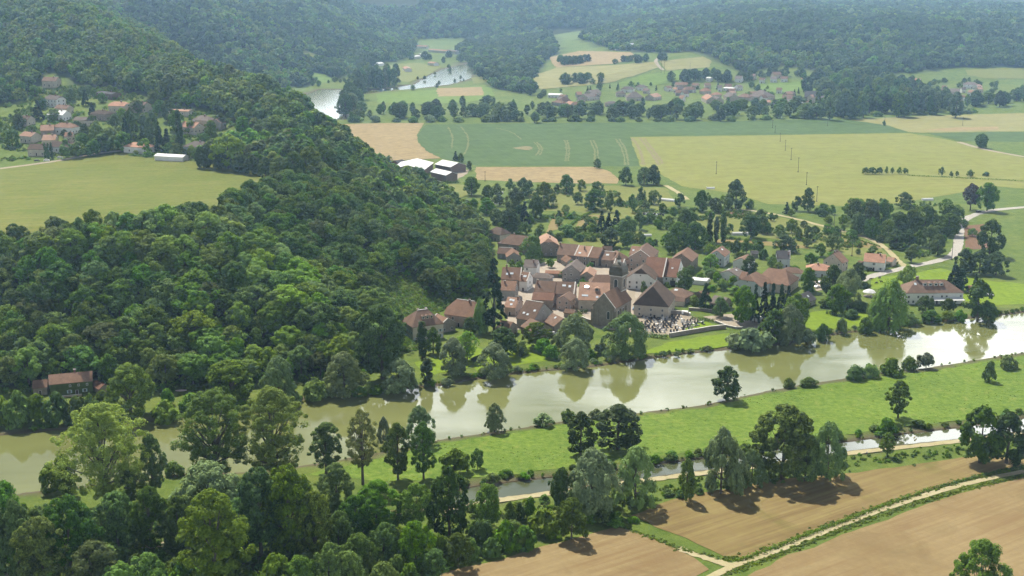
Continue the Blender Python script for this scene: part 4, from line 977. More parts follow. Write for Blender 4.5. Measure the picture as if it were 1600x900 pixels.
house('bungalow with a broad hipped salmon roof and blue-grey wall', 'house', (1274,411.5), (1286,412), 7.4, 4.6, 6, 'h', 'salmon', 'blue', chim=[(-.3,-.15,1)], shut=True)
house('gabled house with an orange-brown roof and two white chimneys', 'house', (1302,396), (1311.5,392.5), 11, 6, 6.4, 'g', 'red', 'cream', chim=[(-.2,.1,1.4),(.6,.1,1.4)])
house('rose-roofed white house with black dots on its tiles beside the road', 'house', (1352,395), (1384,397.5), 10, 6, 5.4, 'g', 'salmon', 'white', chim=[(.5,-.15,1)], shut=True)
house('small rose-roofed garage next to the roadside white house', 'garage', (1388,401), (1398,402.5), 5.5, 3.5, 3.5, 'g', 'pink', 'cream', win=False)
house('lean-to shed with a brown roof at the other end of the roadside white house', 'shed', (1342,407), (1348,408), 4.5, 3, 2.6, 'g', 'brown', 'stone', win=False)
house('dark steep-roofed cottage above the riverside lawn', 'house', (1247,461), (1263,454.5), 7, 3.4, 5, 'g', 'slate', 'cream', sky=[(.2,.5,1.2,1.2)])
house('pale flat-roofed outbuilding in the gardens beside the low white wall', 'outbuilding', (1082,434), (1106,436), 3.2, 2.9, 3.6, 'f', 'white', 'white', win=False)
# --- hotel by the river
Eh, rh, g_ = house('long hotel with a hipped brown roof, dormers and white riverside awnings', 'hotel', (1432,437), (1477,436.5), 12.5, 7, 8, 'h', 'brown', 'white', chim=[(-.95,.0,2.0,1.6)], sky=[(-1.18,.35,1.2,1.6)], dorm=[(-.55,.5,2.2),(-.18,.5,2.2),(.2,.5,2.2),(.58,.5,2.2)], cols=2.6, hipin=1.0)
l_, le_, w_, *_r = g_
ab = MB(); ab.slab([(-le_ * .2, -w_ - 3.6, 3.0), (le_ * .36, -w_ - 3.6, 3.0), (le_ * .36, -w_ - .2, 3.9), (-le_ * .2, -w_ - .2, 3.9)], .08); ab.build('awning', RC['white'], Eh)
ab = MB(); ab.slab([(le_ * .38, -w_ - 3.9, 3.0), (le_ * .98, -w_ - 3.9, 3.0), (le_ * .98, -w_ - .2, 4.1), (le_ * .38, -w_ - .2, 4.1)], .08); ab.build('awning', RC['white'], Eh)
tb = MB(); tb.box((le_ * .35, -w_ - 2.6, -.3), (le_ * 1.5, 5.2, .5))
for k in range(7): tb.box((-le_ * .36 + k * le_ * .235, -w_ - 5.0, .6), (.12, .12, 1.6)); 
tb.box((le_ * .35, -w_ - 5.0, 1.2), (le_ * 1.45, .08, .08)); tb.box((le_ * .35, -w_ - 5.0, .8), (le_ * 1.45, .06, .06)); tb.build('terrace', M_WOODD, Eh)
house('small salmon shed behind the hotel', 'shed', (1513,446), (1522,446), 4, 2.8, 2.6, 'g', 'salmon', 'cream', win=False)
# --- manor and its neighbours under the bluff
Em, rm, gm = house('manor with a steep hipped brown roof, pale ridges and dormers', 'house', (652,484.5), (668,482.5), 14.5, 8.2, 7.5, 'h', 'brown', 'cream', chim=[(-.7,.2,1.2),(.9,.2,1.2)], dorm=[(-.5,.62,1.5),(.3,.62,1.6),(1.1,.62,1.5)], shut=True, cols=2.8, hipin=.75, ridge_cap=True)
house('low brown-roofed wing joining the manor to the half-hipped house', 'house', (683,490), (700,497), 7.5, 4.5, 4.6, 'g', 'red', 'stone', verge=True)
house('half-hipped house with pale ridges and a sunlit stone gable beneath the bluff', 'house', (714,467), (741,470.5), 13, 6.5, 8, 'k', 'red', 'pinkish', chim=[(.55,-.1,1.5)], ridge_cap=True, halfhip=.4)
# --- ivy house on the left bank
Ei, ri, gi_ = house('long riverside house overgrown with ivy, pale blue shutters', 'house', (76.5,585.5), (143,579.5), 9.2, 6.2, 4.2, 'g', 'red', 'ivy', chim=[(.2,.25,1.6)], win=False)
for q_ in (-.1, .62): obj('shutter', SHUT, obj('window', WIN['n'], Ei, (gi_[0] * q_, -gi_[2], 1.7), 0))
for q_ in (-.05, .35, .75): obj('window', WIN['s'], Ei, (gi_[0] * q_, -gi_[2], 4.4), 0)
obj('door', DOOR, Ei, (gi_[0] * .25, -gi_[2], 0), 0)
house('low red-roofed annex at the end of the ivy house', 'outbuilding', (52,594), (73.5,592.5), 6.2, 3.9, 3.6, 'g', 'red', 'stone')
house('mossy lean-to shed behind the ivy house garden', 'shed', (149,593.5), (163,600), 4.2, 2.6, 2.6, 'g', 'moss', 'stone', win=False)
# --- hamlet on the hillside
HV = []
for a in [
 ('topmost hillside house, brown roof and pale walls in a clearing', (69,120),(91,120.5), 8.5,5.5,5,'g','brown','cream'),
 ('pale-walled house with a grey-brown roof below the topmost clearing', (78,148),(92,149), 9,6,5,'k','grey','white'),
 ('dark timber chalet with a flat grey roof on the hillside', (158,141.5),(182,145), 5,4,5,'g','slate','board'),
 ('salmon-roofed hillside house above the dark conifers', (178,159),(195,158.5), 8,5.2,5.5,'k','salmon','cream'),
 ('brown cross-gabled hillside house right of the salmon one', (209,158),(230,159.5), 8,5.2,5.5,'g','brown','cream'),
 ('small brown-roofed house tucked below the pale-walled one', (90,163.5),(109,164), 7,4.6,4.6,'g','brown','cream'),
 ('house with a bleached white roof and sunlit right gable on the hillside', (80,171.5),(104,172.5), 8,5,5.5,'g','white','white'),
 ('low pair of grey-brown roofs in the middle of the hamlet', (118,183),(149,182), 6.5,4.4,5,'g','grey','cream'),
 ('dark brown hipped roof among trees in the middle of the hamlet', (153,171.5),(165,172), 7.5,5,5,'h','dark','stone'),
 ('white-walled house with a hipped red roof in the hamlet', (94,191.5),(110,192), 8,5.2,5.5,'h','red','white'),
 ('pair of pink roof slopes split by a dark gap', (64,196),(84,194), 8.5,5,5.5,'g','pink','stone'),
 ('red-brown roof tucked behind the long dark roof', (102,207),(114,206), 7,4.6,5,'g','red','cream'),
 ('bright pink roof with mossy right edge near the road', (68,211),(88,209.5), 8,4.8,6,'g','pink','cream'),
 ('long dark brown roof ending in a white gable above the road', (83,220.5),(120,221.5), 7.5,4.2,5.5,'g','dark','white'),
 ('dark-roofed house beside the tall clipped cypresses', (48,225),(75,225), 8,5,5.5,'g','dark','cream'),
 ('white bungalow with a hipped salmon roof on the meadow edge', (208,222),(228,223.5), 7,4.6,5.5,'h','salmon','white'),
 ('grey-brown hipped house with a chimney behind the meadow hedge', (303,220.5),(318,221), 7.5,4.4,6.5,'h','grey','blue'),
 ('salmon-roofed house with a lower wing behind the tall poplar', (288,188.5),(311,192), 8,4.6,5.5,'g','salmon','cream'),
 ('dark gabled house high among the hamlet trees', (336,187),(344,183), 8,5,5,'g','brown','grey'),
 ('grey-brown house behind the dark gabled one', (313,180),(324,181), 8,5,5,'h','grey','cream'),
 ('long low pale building under the dark hillside trees', (267,170.5),(298,171), 4.5,3.6,4,'g','pink','cream'),
 ('long brown-roofed house near the end of the hamlet', (351,213.5),(377,214.5), 6.5,4.4,5,'g','brown','white'),
 ('pale pink roof at the last bend of the hamlet', (383,222.5),(399,224), 6,4,4.6,'g','pink','cream'),
 ('scrap of salmon roof between hamlet trees', (311,212.5),(320,211.5), 6,4,4,'g','salmon','cream'),
 ('brown roof at the edge of the picture among dark trees', (30,180),(48,181), 7.5,5,5,'g','dark','cream'),
 ('pink roof cut by the edge of the hamlet', (38,205),(56,207), 7.5,5,5,'g','pink','cream')]:
    house(a[0], 'house', *a[1:3], *a[3:6], a[6], a[7], a[8], group=None, chim=[(.4,-.1,1)])
# --- far village across the plain
def far(label, r1, r2, hr, he, hw, roof, rc, wc): house(label, 'house', r1, r2, hr, he, hw, roof, rc, wc, cols=4.5)
for a in [
 ('bleached white shed at the near end of the far village', (858,145.5),(878,146),6,4.6,7,'g','white','white'),
 ('brown-roofed far house just behind the tallest belt tree', (872,151),(884,151.5),8,5,6,'g','grey','cream'),
 ('pinkish far house left of the two small conifers', (919,141),(934,139),9,5,7,'g','grey','cream'),
 ('long grey-brown far roof under the golden field', (911,147),(930,145),9,5,8,'g','grey','cream'),
 ('tiny far house with a pale gable below the green slope', (976,135),(986,135.5),8,5,5,'h','grey','white'),
 ('tiny white far house on the green slope', (999,132),(1006,132.5),8,5,5,'h','grey','white'),
 ('small brown far roof beside the tiny white house', (1006,138),(1014,138.5),7,4.6,5,'g','brown','cream'),
 ('big grey pyramid-roofed far farm among the belt trees', (989,143),(994,143),12,5,11,'h','grey','cream'),
 ('pair of pinkish far roofs right of the grey pyramid', (1015,147),(1027,145),9,5,7,'g','pink','cream'),
 ('rusty far roof beside a small dark conifer', (1040,134),(1048,133.5),8,5,5,'g','brown','white'),
 ('long terraced far building with a rusty roof', (1055,128.5),(1074,128.5),9,6,6,'g','red','cream'),
 ('second long terraced far building, end of the terrace line', (1082,129.5),(1092,130),8,5,6,'g','brown','cream'),
 ('third terraced far building beside the dark round copse', (1101,129.5),(1110,129.5),8,5,6,'g','brown','cream'),
 ('far cottage cluster roof below the terraces', (1060,140),(1072,140.5),8,5,6,'g','grey','white'),
 ('small pale far cottage under the terraced roofs', (1078,136.5),(1086,137),7,4.5,5,'g','grey','white'),
 ('far farmhouse with a bright orange roof edge', (1105,146),(1113,150.5),10,5,8,'g','salmon','cream'),
 ('grey far barn right of the orange-edged roof', (1115,150),(1124,152),9,5,7,'g','grey','cream'),
 ('white flat far hall above the two gabled barns', (1133,135.5),(1148,137),5,4,6,'g','white','white'),
 ('far gabled barn with a white ridge', (1139,143.5),(1147,147),10,5,8,'g','grey','cream'),
 ('brown far house next to the white-ridged barn', (1161,146),(1168,146.5),9,5,7,'h','brown','cream'),
 ('huge grey pyramid-roofed far farm in the middle of the village', (1187,140.5),(1193,141),13,5,13,'h','grey','cream'),
 ('red far roof at the foot of the huge grey pyramid', (1196,156),(1203,156),7,4.5,6,'g','salmon','cream'),
 ('orange-tiled small far house by the pyramid farm', (1214,156),(1220,154),7,4.5,5,'g','salmon','white'),
 ('long brown far roof below the green field', (1223,148),(1240,148.5),9,5,7,'g','brown','cream'),
 ('grey far row behind the riverside bushes', (1226,154),(1242,154.5),8,5,6,'g','grey','cream'),
 ('broad slate-coloured far barn at the end of the village', (1258,142),(1278,142.5),12,5,11,'g','slate','stone'),
 ('far barn with a brown roof sloping toward the plantation', (1272,152),(1290,149),9,5,8,'g','grey','cream'),
 ('pale far house in front of the slate-coloured barn', (1254,156),(1263,156),7,4.5,6,'g','pink','white'),
 ('far house with a blue-grey gable under the ridge wood', (1150,118),(1160,119),9,5,6,'g','grey','white'),
 ('rusty far house left of the ridge-foot terrace', (1172,115),(1180,116),8,5,6,'g','red','cream'),
 ('ridge-foot far house with a pale front', (1187,121),(1195,121.5),8,5,6,'g','brown','white'),
 ('rusty roofed far villa above the green field', (1207,112.5),(1219,112),9,5.5,6,'g','brown','cream'),
 ('wide far villa with a white front above the green field', (1204,119.5),(1214,120),8,5,6,'g','grey','white'),
 ('brown far house right of the wide white villa', (1220,119),(1231,119.5),8,5,6,'g','brown','white'),
 ('pink far house at the wood edge above the green field', (1272,110.5),(1278,111),9,6,5,'g','pink','cream'),
 ('small white far house near the wood edge', (1252,121),(1258,121.5),7,4.5,5,'g','pink','white'),
 ('white block of flats far off beside the white track', (1105,120),(1112,121),6,5,5,'g','white','white'),
 ('bright orange far roof in the second hamlet', (1430,122),(1438,122.5),9,6,5,'g','salmon','white'),
 ('long white-walled far house on the slope of the second hamlet', (1447,134),(1454,140),8,5,6,'g','grey','white'),
 ('grey far roof in the middle of the second hamlet', (1484,138),(1500,138.5),9,5,7,'g','grey','cream'),
 ('lower grey far roof in front of the second hamlet', (1482,146),(1496,145.5),8,5,7,'g','grey','cream'),
 ('brown far roof at the near end of the second hamlet', (1469,148),(1477,147.5),8,5,6,'g','brown','white'),
 ('white far villa on the bright side of the second hamlet', (1511,128),(1522,128.5),9,6,6,'h','grey','white'),
 ('pale far annex right of the white villa', (1525,133),(1530,131),7,4.5,5,'g','pink','white'),
 ('lone white house in the dark plantation', (1342,157),(1347,157.5),8,6,4,'g','white','white')]: far(*a)
for a in [((650,70),(668,71)),((672,76),(700,78)),((700,77),(716,79)),((655,84),(664,83)),((588,97),(596,97)),((641,87),(654,86)),((672,96),(682,97)),((763,83),(770,84)),((634,103),(638,106))]:
    house('pale roof of a distant village at the head of the valley', 'house', a[0], a[1], 7, 5, 6, 'g', random.choice(['white','pink','pink','grey']), 'white', group='distant village houses at the head of the valley', win=False)
for a in [((1056,13),(1062,13)),((1066,14),(1072,14)),((1186,7),(1194,7)),((1199,7),(1210,7)),((1190,20),(1197,20)),((985,68),(991,67)),((1038,63),(1046,62)),((962,72),(968,71))]:
    house('pale speck of a house on the wooded ridge', 'house', a[0], a[1], 8, 6, 4, 'g', random.choice(['white','pink']), 'white', group='pale specks of houses on the wooded ridge', win=False)
fr = random.Random(11)
for i in range(34):
    u = fr.random(); px_ = 870 + 410 * u; py_ = (150 if u < .4 else 146) + fr.uniform(-11, 9) - (6 if .45 < u < .7 else 0)
    a_ = fr.uniform(5, 9); r_ = fr.choice(['g','g','h']); rc_ = fr.choice(['grey','brown','brown','red','pink','grey','salmon'])
    house('small house with muted roof among the garden trees of the far village', 'house', (px_, py_), (px_ + a_, py_ + fr.uniform(-1, 1.2)), fr.uniform(7, 9), fr.uniform(4.5, 5.5), fr.uniform(4, 5.5), r_, rc_, fr.choice(['cream','white','grey']), group='small houses of the far village', cols=4.5)
for i in range(12):
    px_ = 1462 + 70 * fr.random(); py_ = 141 + fr.uniform(-8, 8)
    house('small house with muted roof in the second hamlet', 'house', (px_, py_), (px_ + fr.uniform(5, 8), py_ + fr.uniform(-1, 1)), fr.uniform(7, 9), 5, fr.uniform(4, 5.5), 'g', fr.choice(['grey','brown','pink']), fr.choice(['cream','white']), group='small houses of the second hamlet', cols=4.5)
# --- farm on the plain
def hall(label, r1, r2, hr, he, hw, wc='board', rc='white', ov=.8): house(label, 'barn', r1, r2, hr, he, hw, 'g', rc, wc, win=False, ov=ov, name='farm_shed')
hall('largest white-roofed farm shed with dark brown boarded walls', (637,258), (652,247.5), 10, 6.5, 15)
hall('white-roofed farm shed with dark openings right of the largest one', (692,249.5), (716,254), 9, 6, 9)
hall('near farm shed with a white roof and plain boarded front', (682,263), (706,268.5), 9, 6.8, 6)
hall('boarded brown block built onto the front of the largest shed', (634,262.5), (652,263), 9.5, 8.2, 4, rc='grey')
hall('small grey-roofed farm shed behind the machinery', (617,251), (628,249), 6, 4, 5, rc='slate')
# ---------------------------------------------------------------- single trees, read off the photo: kind, x, foot y, top y, crown width (px)
proto('bigbright', 2, leaf_mat('olive_green_leaves', (.055,.105,.012), (.125,.205,.026), .4), 6.8, 1.0, 20, .4, 10, shape='oval', nc=130, nl=130, leaf=.42, rc=.18, lump=.17)
proto('ivycolumn', 1, L_DARK, 1.7, 0, 14, .3, 0, shape='column', nc=46, nl=50, leaf=.45, rc=.45, lump=.12, flat=1.6)
for L in (PROTO['bigbright'], PROTO['ivycolumn']):
    for c, tr in L:
        co_ = np.empty(len(c.vertices) * 3, np.float32); c.vertices.foreach_get('co', co_); c['top'] = float(np.percentile(co_[2::3], 99.3))
def rad(c):
    if 'rad' not in c:
        q = np.empty(len(c.vertices) * 3, np.float32); c.vertices.foreach_get('co', q); c['rad'] = float(np.percentile(np.hypot(q[0::3], q[1::3]), 96))
    return c['rad']
NAME = {'broad': 'broadleaf_tree', 'bright': 'bright_tree', 'orchard': 'orchard_tree', 'dark': 'dark_tree', 'willow': 'willow_tree', 'weeping': 'weeping_willow', 'loose': 'tall_tree', 'rusty': 'rusty_tree',
        'tallbroad': 'upright_tree', 'bigdark': 'large_tree', 'poplar': 'poplar_tree', 'conifer': 'conifer_tree', 'spruce': 'spruce_tree', 'shrub': 'shrub', 'darkshrub': 'shrub', 'greyshrub': 'shrub', 'purple': 'purple_tree',
        'topiary': 'clipped_cypress', 'bigbright': 'broadleaf_tree', 'ivycolumn': 'ivy_clad_tree', 'wood': 'broadleaf_tree', 'plantation': 'plantation_tree', 'woodb': 'bright_tree'}
NOUN = {'broad': 'mid-green broadleaf tree', 'bright': 'bright green round tree', 'orchard': 'small garden tree', 'dark': 'dark dense tree', 'willow': 'grey-green willow', 'weeping': 'drooping bright willow',
        'loose': 'tall pale olive tree', 'rusty': 'rusty olive tree', 'tallbroad': 'upright open tree', 'bigdark': 'large dense tree', 'poplar': 'slim columnar poplar',
        'conifer': 'dark pointed conifer', 'spruce': 'giant dark spruce', 'shrub': 'green bush', 'darkshrub': 'dark bush', 'greyshrub': 'grey-green bush', 'purple': 'purple-brown tree', 'topiary': 'clipped dark cypress',
        'bigbright': 'big olive-green tree', 'ivycolumn': 'narrow ivy-clad dark tree', 'wood': 'leafy broadleaf tree', 'plantation': 'tall narrow tree', 'woodb': 'yellow-green tree'}
PLACED = []
def put(kind, x, yb, yt, wpx, label=None, group=None):
    X, Y, z = P(x, yb); d = math.sqrt(X * X + Y * Y + (CH - z) ** 2); s = F / d
    h = (yb - yt) / (s * .96)
    L = PROTO[kind]; v = int(RNG.integers(len(L))); c = L[v][0]
    k = h / c['top']; wf = min(max((wpx / s) / (2 * rad(c) * k), .45), 2.2)
    o = tree(kind, X, Y, NAME[kind], label, 'bush' if 'shrub' in kind else 'tree', group, h=h, w=wf, z=z, var=v)
    PLACED.append((o, kind, X, Y, h, x, label is None)); return o
FORE = '''loose 165 792 640 124|loose 338 752 616 112|loose 427 752 610 108|tallbroad 240 778 682 46|shrub 76 767 729 30|broad 103 772 714 42|shrub 272 742 722 28|willow 327 800 724 98|tallbroad 205 790 735 40
bigdark 112 900 783 88|bigdark 70 920 815 70|broad 185 856 772 62|bigdark 236 856 765 60|broad 280 860 779 54|bigbright 338 930 772 112|bigdark 408 870 736 88|bigdark 452 872 733 90|bigdark 380 880 780 60|bigdark 492 880 770 62
broad 60 870 800 60|broad 30 900 790 70|bigdark 5 880 760 80|broad 150 930 850 70|broad 235 935 868 66|shrub 283 925 880 46|bright 430 945 868 60|broad 470 940 870 60|broad 515 930 850 56|bright 190 945 880 50
tallbroad 510 740 661 52|rusty 567 757 641 54|tallbroad 622 750 662 48|tallbroad 662 748 660 44|willow 656 692 635 48|willow 600 697 652 22|darkshrub 710 735 701 46|orchard 746 733 701 24|bigbright 527 810 725 54|bigbright 590 836 752 80
bigdark 652 842 756 60|dark 702 840 730 64|bigdark 556 850 775 56|broad 761 826 756 50|broad 600 885 818 54|broad 650 890 815 56|broad 560 900 835 56|shrub 686 880 836 34|broad 716 886 833 42|shrub 752 855 812 44|darkshrub 790 856 813 40
broad 545 935 862 54|bright 600 935 878 50|shrub 640 915 880 36|broad 680 905 858 40|shrub 620 905 868 36|shrub 735 872 842 32|shrub 768 868 840 30|darkshrub 820 858 822 40|shrub 575 905 866 40|bigdark 470 850 790 52|broad 530 870 800 50
dark 907 710 644 48|dark 965 702 633 72|shrub 887 657 639 26|greyshrub 849 664 646 32|greyshrub 932 653 639 24|willow 773 673 631 34|willow 925 802 703 88|willow 992 790 699 68|broad 878 800 731 38|broad 893 843 779 54|shrub 850 835 796 46
darkshrub 797 815 784 18|darkshrub 829 808 777 20|darkshrub 812 812 785 14|shrub 800 852 814 52|broad 1073 782 717 27|willow 1126 772 671 62|willow 1174 760 703 44|bigdark 1222 750 637 98|willow 1292 748 664 62|willow 1150 765 700 40|broad 1258 752 680 46
dark 1135 624 574 46|tallbroad 1403 653 597 38|darkshrub 1384 678 654 28|tallbroad 1386 713 677 24|dark 1530 724 641 58|dark 1572 724 650 60|bigbright 1526 985 853 84|shrub 1232 604 591 20|shrub 1263 603 590 28|shrub 1336 592 572 34|shrub 1360 588 570 30
shrub 1393 585 561 36|shrub 1420 577 558 24|greyshrub 1447 575 553 28|darkshrub 1546 596 567 20|shrub 1575 575 556 30'''
NORTH = '''bigdark 205 652 573 74|darkshrub 60 660 620 40|darkshrub 90 662 616 44|darkshrub 122 661 622 36|darkshrub 30 664 615 44|shrub 142 655 618 30|shrub 0 660 620 40|darkshrub 163 642 612 34|shrub 258 656 627 46|darkshrub 262 632 609 24|shrub 300 642 615 36|shrub 325 632 610 28
broad 362 624 565 74|willow 436 630 559 60|shrub 492 622 591 46|willow 538 614 552 68|greyshrub 577 613 596 20|willow 624 610 561 60|bigdark 598 592 478 84|topiary 667 600 560 20|ivycolumn 660 560 503 18|dark 677 552 512 28|willow 708 584 529 52
loose 730 563 518 34|willow 772 588 537 62|spruce 772 520 408 44|weeping 751 520 468 24|dark 786 556 512 50|topiary 814 557 541 9|broad 735 524 496 26|bigdark 838 543 504 44|shrub 815 553 533 26|shrub 862 560 540 26|willow 898 548 492 60|willow 898 575 529 46
willow 977 556 490 68|shrub 850 552 530 28|greyshrub 940 553 535 24|shrub 922 560 545 18|greyshrub 1172 545 514 60|greyshrub 1148 543 521 34|greyshrub 1197 542 520 36|broad 1160 504 449 42|conifer 1179 504 447 17|conifer 1193 504 444 18|conifer 1206 504 446 18|conifer 1219 503 447 18|conifer 1230 500 449 16
dark 1210 535 486 46|willow 1234 537 479 46|broad 1243 514 461 46|conifer 1102 484 444 24|broad 1125 495 465 28|dark 1171 429 400 26|bright 1110 424 398 31|dark 1069 456 420 30|poplar 1109 379 334 10|poplar 1119 379 340 9|poplar 1130 381 333 11
broad 1086 390 349 37|broad 1060 386 348 30|dark 1050 397 371 22|broad 1262 455 420 29|dark 1300 463 417 36|dark 1340 442 412 29|willow 1326 478 423 50|broad 1308 488 446 36|weeping 1388 512 442 56|weeping 1372 505 455 34|bright 1417 447 417 29|broad 1446 488 464 26|broad 1481 489 468 22
shrub 1500 500 485 20|dark 1527 499 442 40|conifer 1490 453 417 26|conifer 1502 455 422 24|conifer 1524 450 430 11|dark 1505 428 392 28|dark 1530 427 394 34|dark 1556 430 396 34|greyshrub 1262 536 515 26|shrub 1285 530 507 24|greyshrub 1314 520 498 22|shrub 1352 518 497 26|shrub 1420 505 488 34|shrub 1455 502 486 30|shrub 1480 500 487 22|darkshrub 1545 500 476 30
bright 1228 480 460 20|shrub 1145 448 432 20|bright 1128 452 436 22|orchard 1005 462 440 13|bright 860 418 404 13|bright 893 422 408 12|shrub 1290 480 466 26|shrub 1330 497 484 24|darkshrub 1345 484 472 30|orchard 1078 432 415 16|shrub 1095 440 426 18|shrub 1120 440 426 16|shrub 1194 405 390 16|orchard 1208 415 398 14|bright 1206 418 401 18|bright 1216 425 410 18
shrub 1172 448 436 16|bright 1147 460 447 20|shrub 1135 480 466 18|shrub 1085 476 462 20|orchard 843 405 392 14|shrub 812 420 408 14|bright 912 442 430 10|dark 1240 395 378 16|bright 830 409 369 37'''
MID = '''broad 737 305 277 27|orchard 797 297 280 15|broad 818 306 279 32|orchard 777 308 287 23|broad 850 322 286 28|broad 885 302 274 25|orchard 908 298 281 16|orchard 933 299 284 19|orchard 903 319 301 17|broad 928 328 297 36|orchard 954 331 303 15|broad 805 332 294 31|broad 838 342 306 31
conifer 820 350 316 19|broad 796 363 326 33|orchard 822 366 347 17|conifer 940 364 331 17|conifer 951 364 334 17|conifer 963 365 330 18|broad 980 374 339 35|orchard 999 359 332 19|dark 953 386 356 33|broad 980 387 363 25|broad 978 289 262 23|broad 1006 288 262 25|dark 1021 288 259 23|orchard 1024 289 270 18
dark 933 263 248 12|orchard 1002 314 293 13|orchard 1022 319 298 21|orchard 988 332 305 16|orchard 1062 323 303 19|darkshrub 1008 326 312 16|broad 1070 358 328 24|broad 1076 352 330 30|orchard 1040 385 366 20|orchard 1015 388 372 20|orchard 1000 380 362 16|shrub 886 368 351 30|broad 1097 330 299 27|broad 1118 332 310 22
dark 1149 327 283 33|darkshrub 1172 326 312 16|orchard 1138 328 311 15|orchard 1245 329 308 19|dark 1262 330 296 23|conifer 1229 334 317 12|shrub 1285 332 318 22|broad 1173 372 337 34|broad 1191 364 337 22|orchard 1199 366 349 15|orchard 1237 364 343 20|orchard 1218 371 352 21|orchard 1246 375 355 13|dark 1262 376 354 17
broad 1225 393 368 31|orchard 1300 391 367 21|orchard 1282 401 381 19|orchard 1150 398 376 18|orchard 1166 396 374 20|orchard 1186 395 376 18|orchard 1266 413 396 22|broad 1341 366 335 26|broad 1360 350 316 30|broad 1380 348 314 28|broad 1336 344 314 24|broad 1403 368 334 36|dark 1412 325 302 26|broad 1445 362 324 34|broad 1484 352 322 30
broad 1481 368 336 32|broad 1452 388 355 25|broad 1465 399 369 26|dark 1400 388 361 30|orchard 1424 410 386 20|purple 1516 328 291 26|broad 1542 330 290 32|dark 1546 400 349 38|broad 1362 372 342 26|broad 1424 364 330 26|orchard 1478 330 312 20|orchard 1350 345 320 18|orchard 1495 345 322 20|orchard 1436 385 362 20|broad 1388 372 345 24|dark 1420 384 360 20
orchard 1352 272 262 12|orchard 1363 272 262 13|orchard 1374 272 262 12|orchard 1385 272 261 6|orchard 1394 272 262 6|orchard 1405 272 262 9|orchard 1414 272 263 9|orchard 1471 275 262 9|darkshrub 1486 275 268 6|orchard 1516 276 266 12|shrub 1540 275 269 10|orchard 1495 275 268 6|broad 1534 231 211 21|darkshrub 1381 196 189 4
orchard 865 318 303 13|orchard 780 322 304 18|broad 762 312 290 22|broad 760 335 310 28|broad 776 350 326 24|orchard 870 300 288 11|shrub 905 376 365 18|shrub 925 376 364 20|shrub 872 376 364 14|orchard 915 362 348 13|orchard 873 342 329 11|orchard 845 362 350 13|orchard 860 372 360 14|shrub 1028 352 342 14|shrub 1045 348 338 16|orchard 1035 332 318 13
orchard 1052 340 324 15|orchard 1110 345 330 16|orchard 1128 350 336 14|orchard 1140 365 350 14|orchard 1205 345 333 12|orchard 1316 352 336 14|orchard 1325 338 322 14|orchard 1300 335 321 14|orchard 950 318 306 11|orchard 968 322 308 12|orchard 800 312 298 14|shrub 740 322 310 14|conifer 712 251 237 10|dark 720 254 240 11|orchard 733 266 252 10|orchard 608 254 243 9|orchard 596 258 246 11'''
HAMLET = '''conifer 197 226 188 20|dark 204 214 176 24|conifer 262 242 205 19|poplar 281 242 178 13|bright 176 234 202 30|bright 152 226 193 26|orchard 130 230 210 22|dark 132 212 195 16|bright 357 264 214 52|dark 312 263 232 14|dark 323 263 229 22|dark 240 230 180 26|dark 225 222 183 24|conifer 250 236 200 16|bright 344 246 222 20|bright 275 205 175 24|dark 262 190 160 20
topiary 71 247 225 5|topiary 76 248 226 5|topiary 81 247 225 5|bright 105 236 223 20|conifer 60 187 160 18|conifer 144 180 162 12|conifer 134 165 143 13|broad 85 190 172 20|broad 110 160 140 18|broad 130 150 136 18|broad 215 178 158 24|broad 330 215 190 22|bright 300 208 190 20|broad 320 232 210 22|dark 345 200 178 18|broad 380 208 184 26|broad 405 224 196 26|broad 180 200 180 20
dark 275 172 150 20|bright 225 195 178 20|broad 68 170 155 16|broad 120 205 190 16|orchard 140 242 230 16|bright 190 184 170 14|broad 250 178 158 22|broad 240 165 145 20|broad 160 160 146 15|broad 145 196 182 15|bright 55 150 135 18|dark 110 222 208 10|broad 30 200 180 20|broad 20 230 205 24|bright 0 215 190 26|broad 310 250 232 18|shrub 232 245 236 18|shrub 212 243 236 14|shrub 250 246 238 12
dark 375 270 240 30|dark 395 274 244 28|dark 415 280 248 28|bigdark 437 286 246 34|bigdark 460 288 240 38|bigdark 485 285 232 42|bigdark 508 280 228 40|bigdark 530 275 232 36|dark 345 266 238 24|bright 300 245 228 16|dark 425 262 230 28|dark 450 266 228 30|dark 475 262 220 32|dark 400 254 226 26|broad 380 250 226 24|dark 500 262 220 30|dark 520 258 224 28|bright 548 290 262 30|bright 520 300 268 28'''
for blk in (FORE, NORTH, MID, HAMLET):
    for e in blk.replace('\n', '|').split('|'):
        q = e.split(); put(q[0], *map(float, q[1:]))
# belts and copses whose members nothing tells apart
def BN(k, g):
    if 'shrub' in k: return 'garden_bush' if 'garden' in g or 'orchard' in g else 'bank_bush' if 'canal' in g or 'towpath' in g or 'water' in g else 'wood_bush' if 'wood' in g else 'field_bush'
    return 'riverside_tree' if 'belt' in g else NAME[k]
def belt(n, line, jit, kinds, hr, label, group, wf=(.85, 1.2)):
    l = smooth_line([P(*p)[:2] for p in line], 4); l = np.array(l)
    for i in range(n):
        q = l[int((i + RNG.random() * .8) / n * (len(l) - 1))] + RNG.normal(0, 1, 2) * jit
        k = kinds[RNG.integers(len(kinds))]
        for _ in range(6):                               # keep crowns off the roofs
            near = [(q[0] - hx, q[1] - hy) for _o, _l, hx, hy in HOUSES if abs(q[0] - hx) < 11 and abs(q[1] - hy) < 11]
            if not near: break
            v_ = np.array(near[0]); q = q + v_ / (np.hypot(*v_) + 1e-6) * 5
        tree(k, q[0], q[1], BN(k, group), label, 'bush' if 'shrub' in k else 'tree', group, h=RNG.uniform(*hr), w=RNG.uniform(*wf))
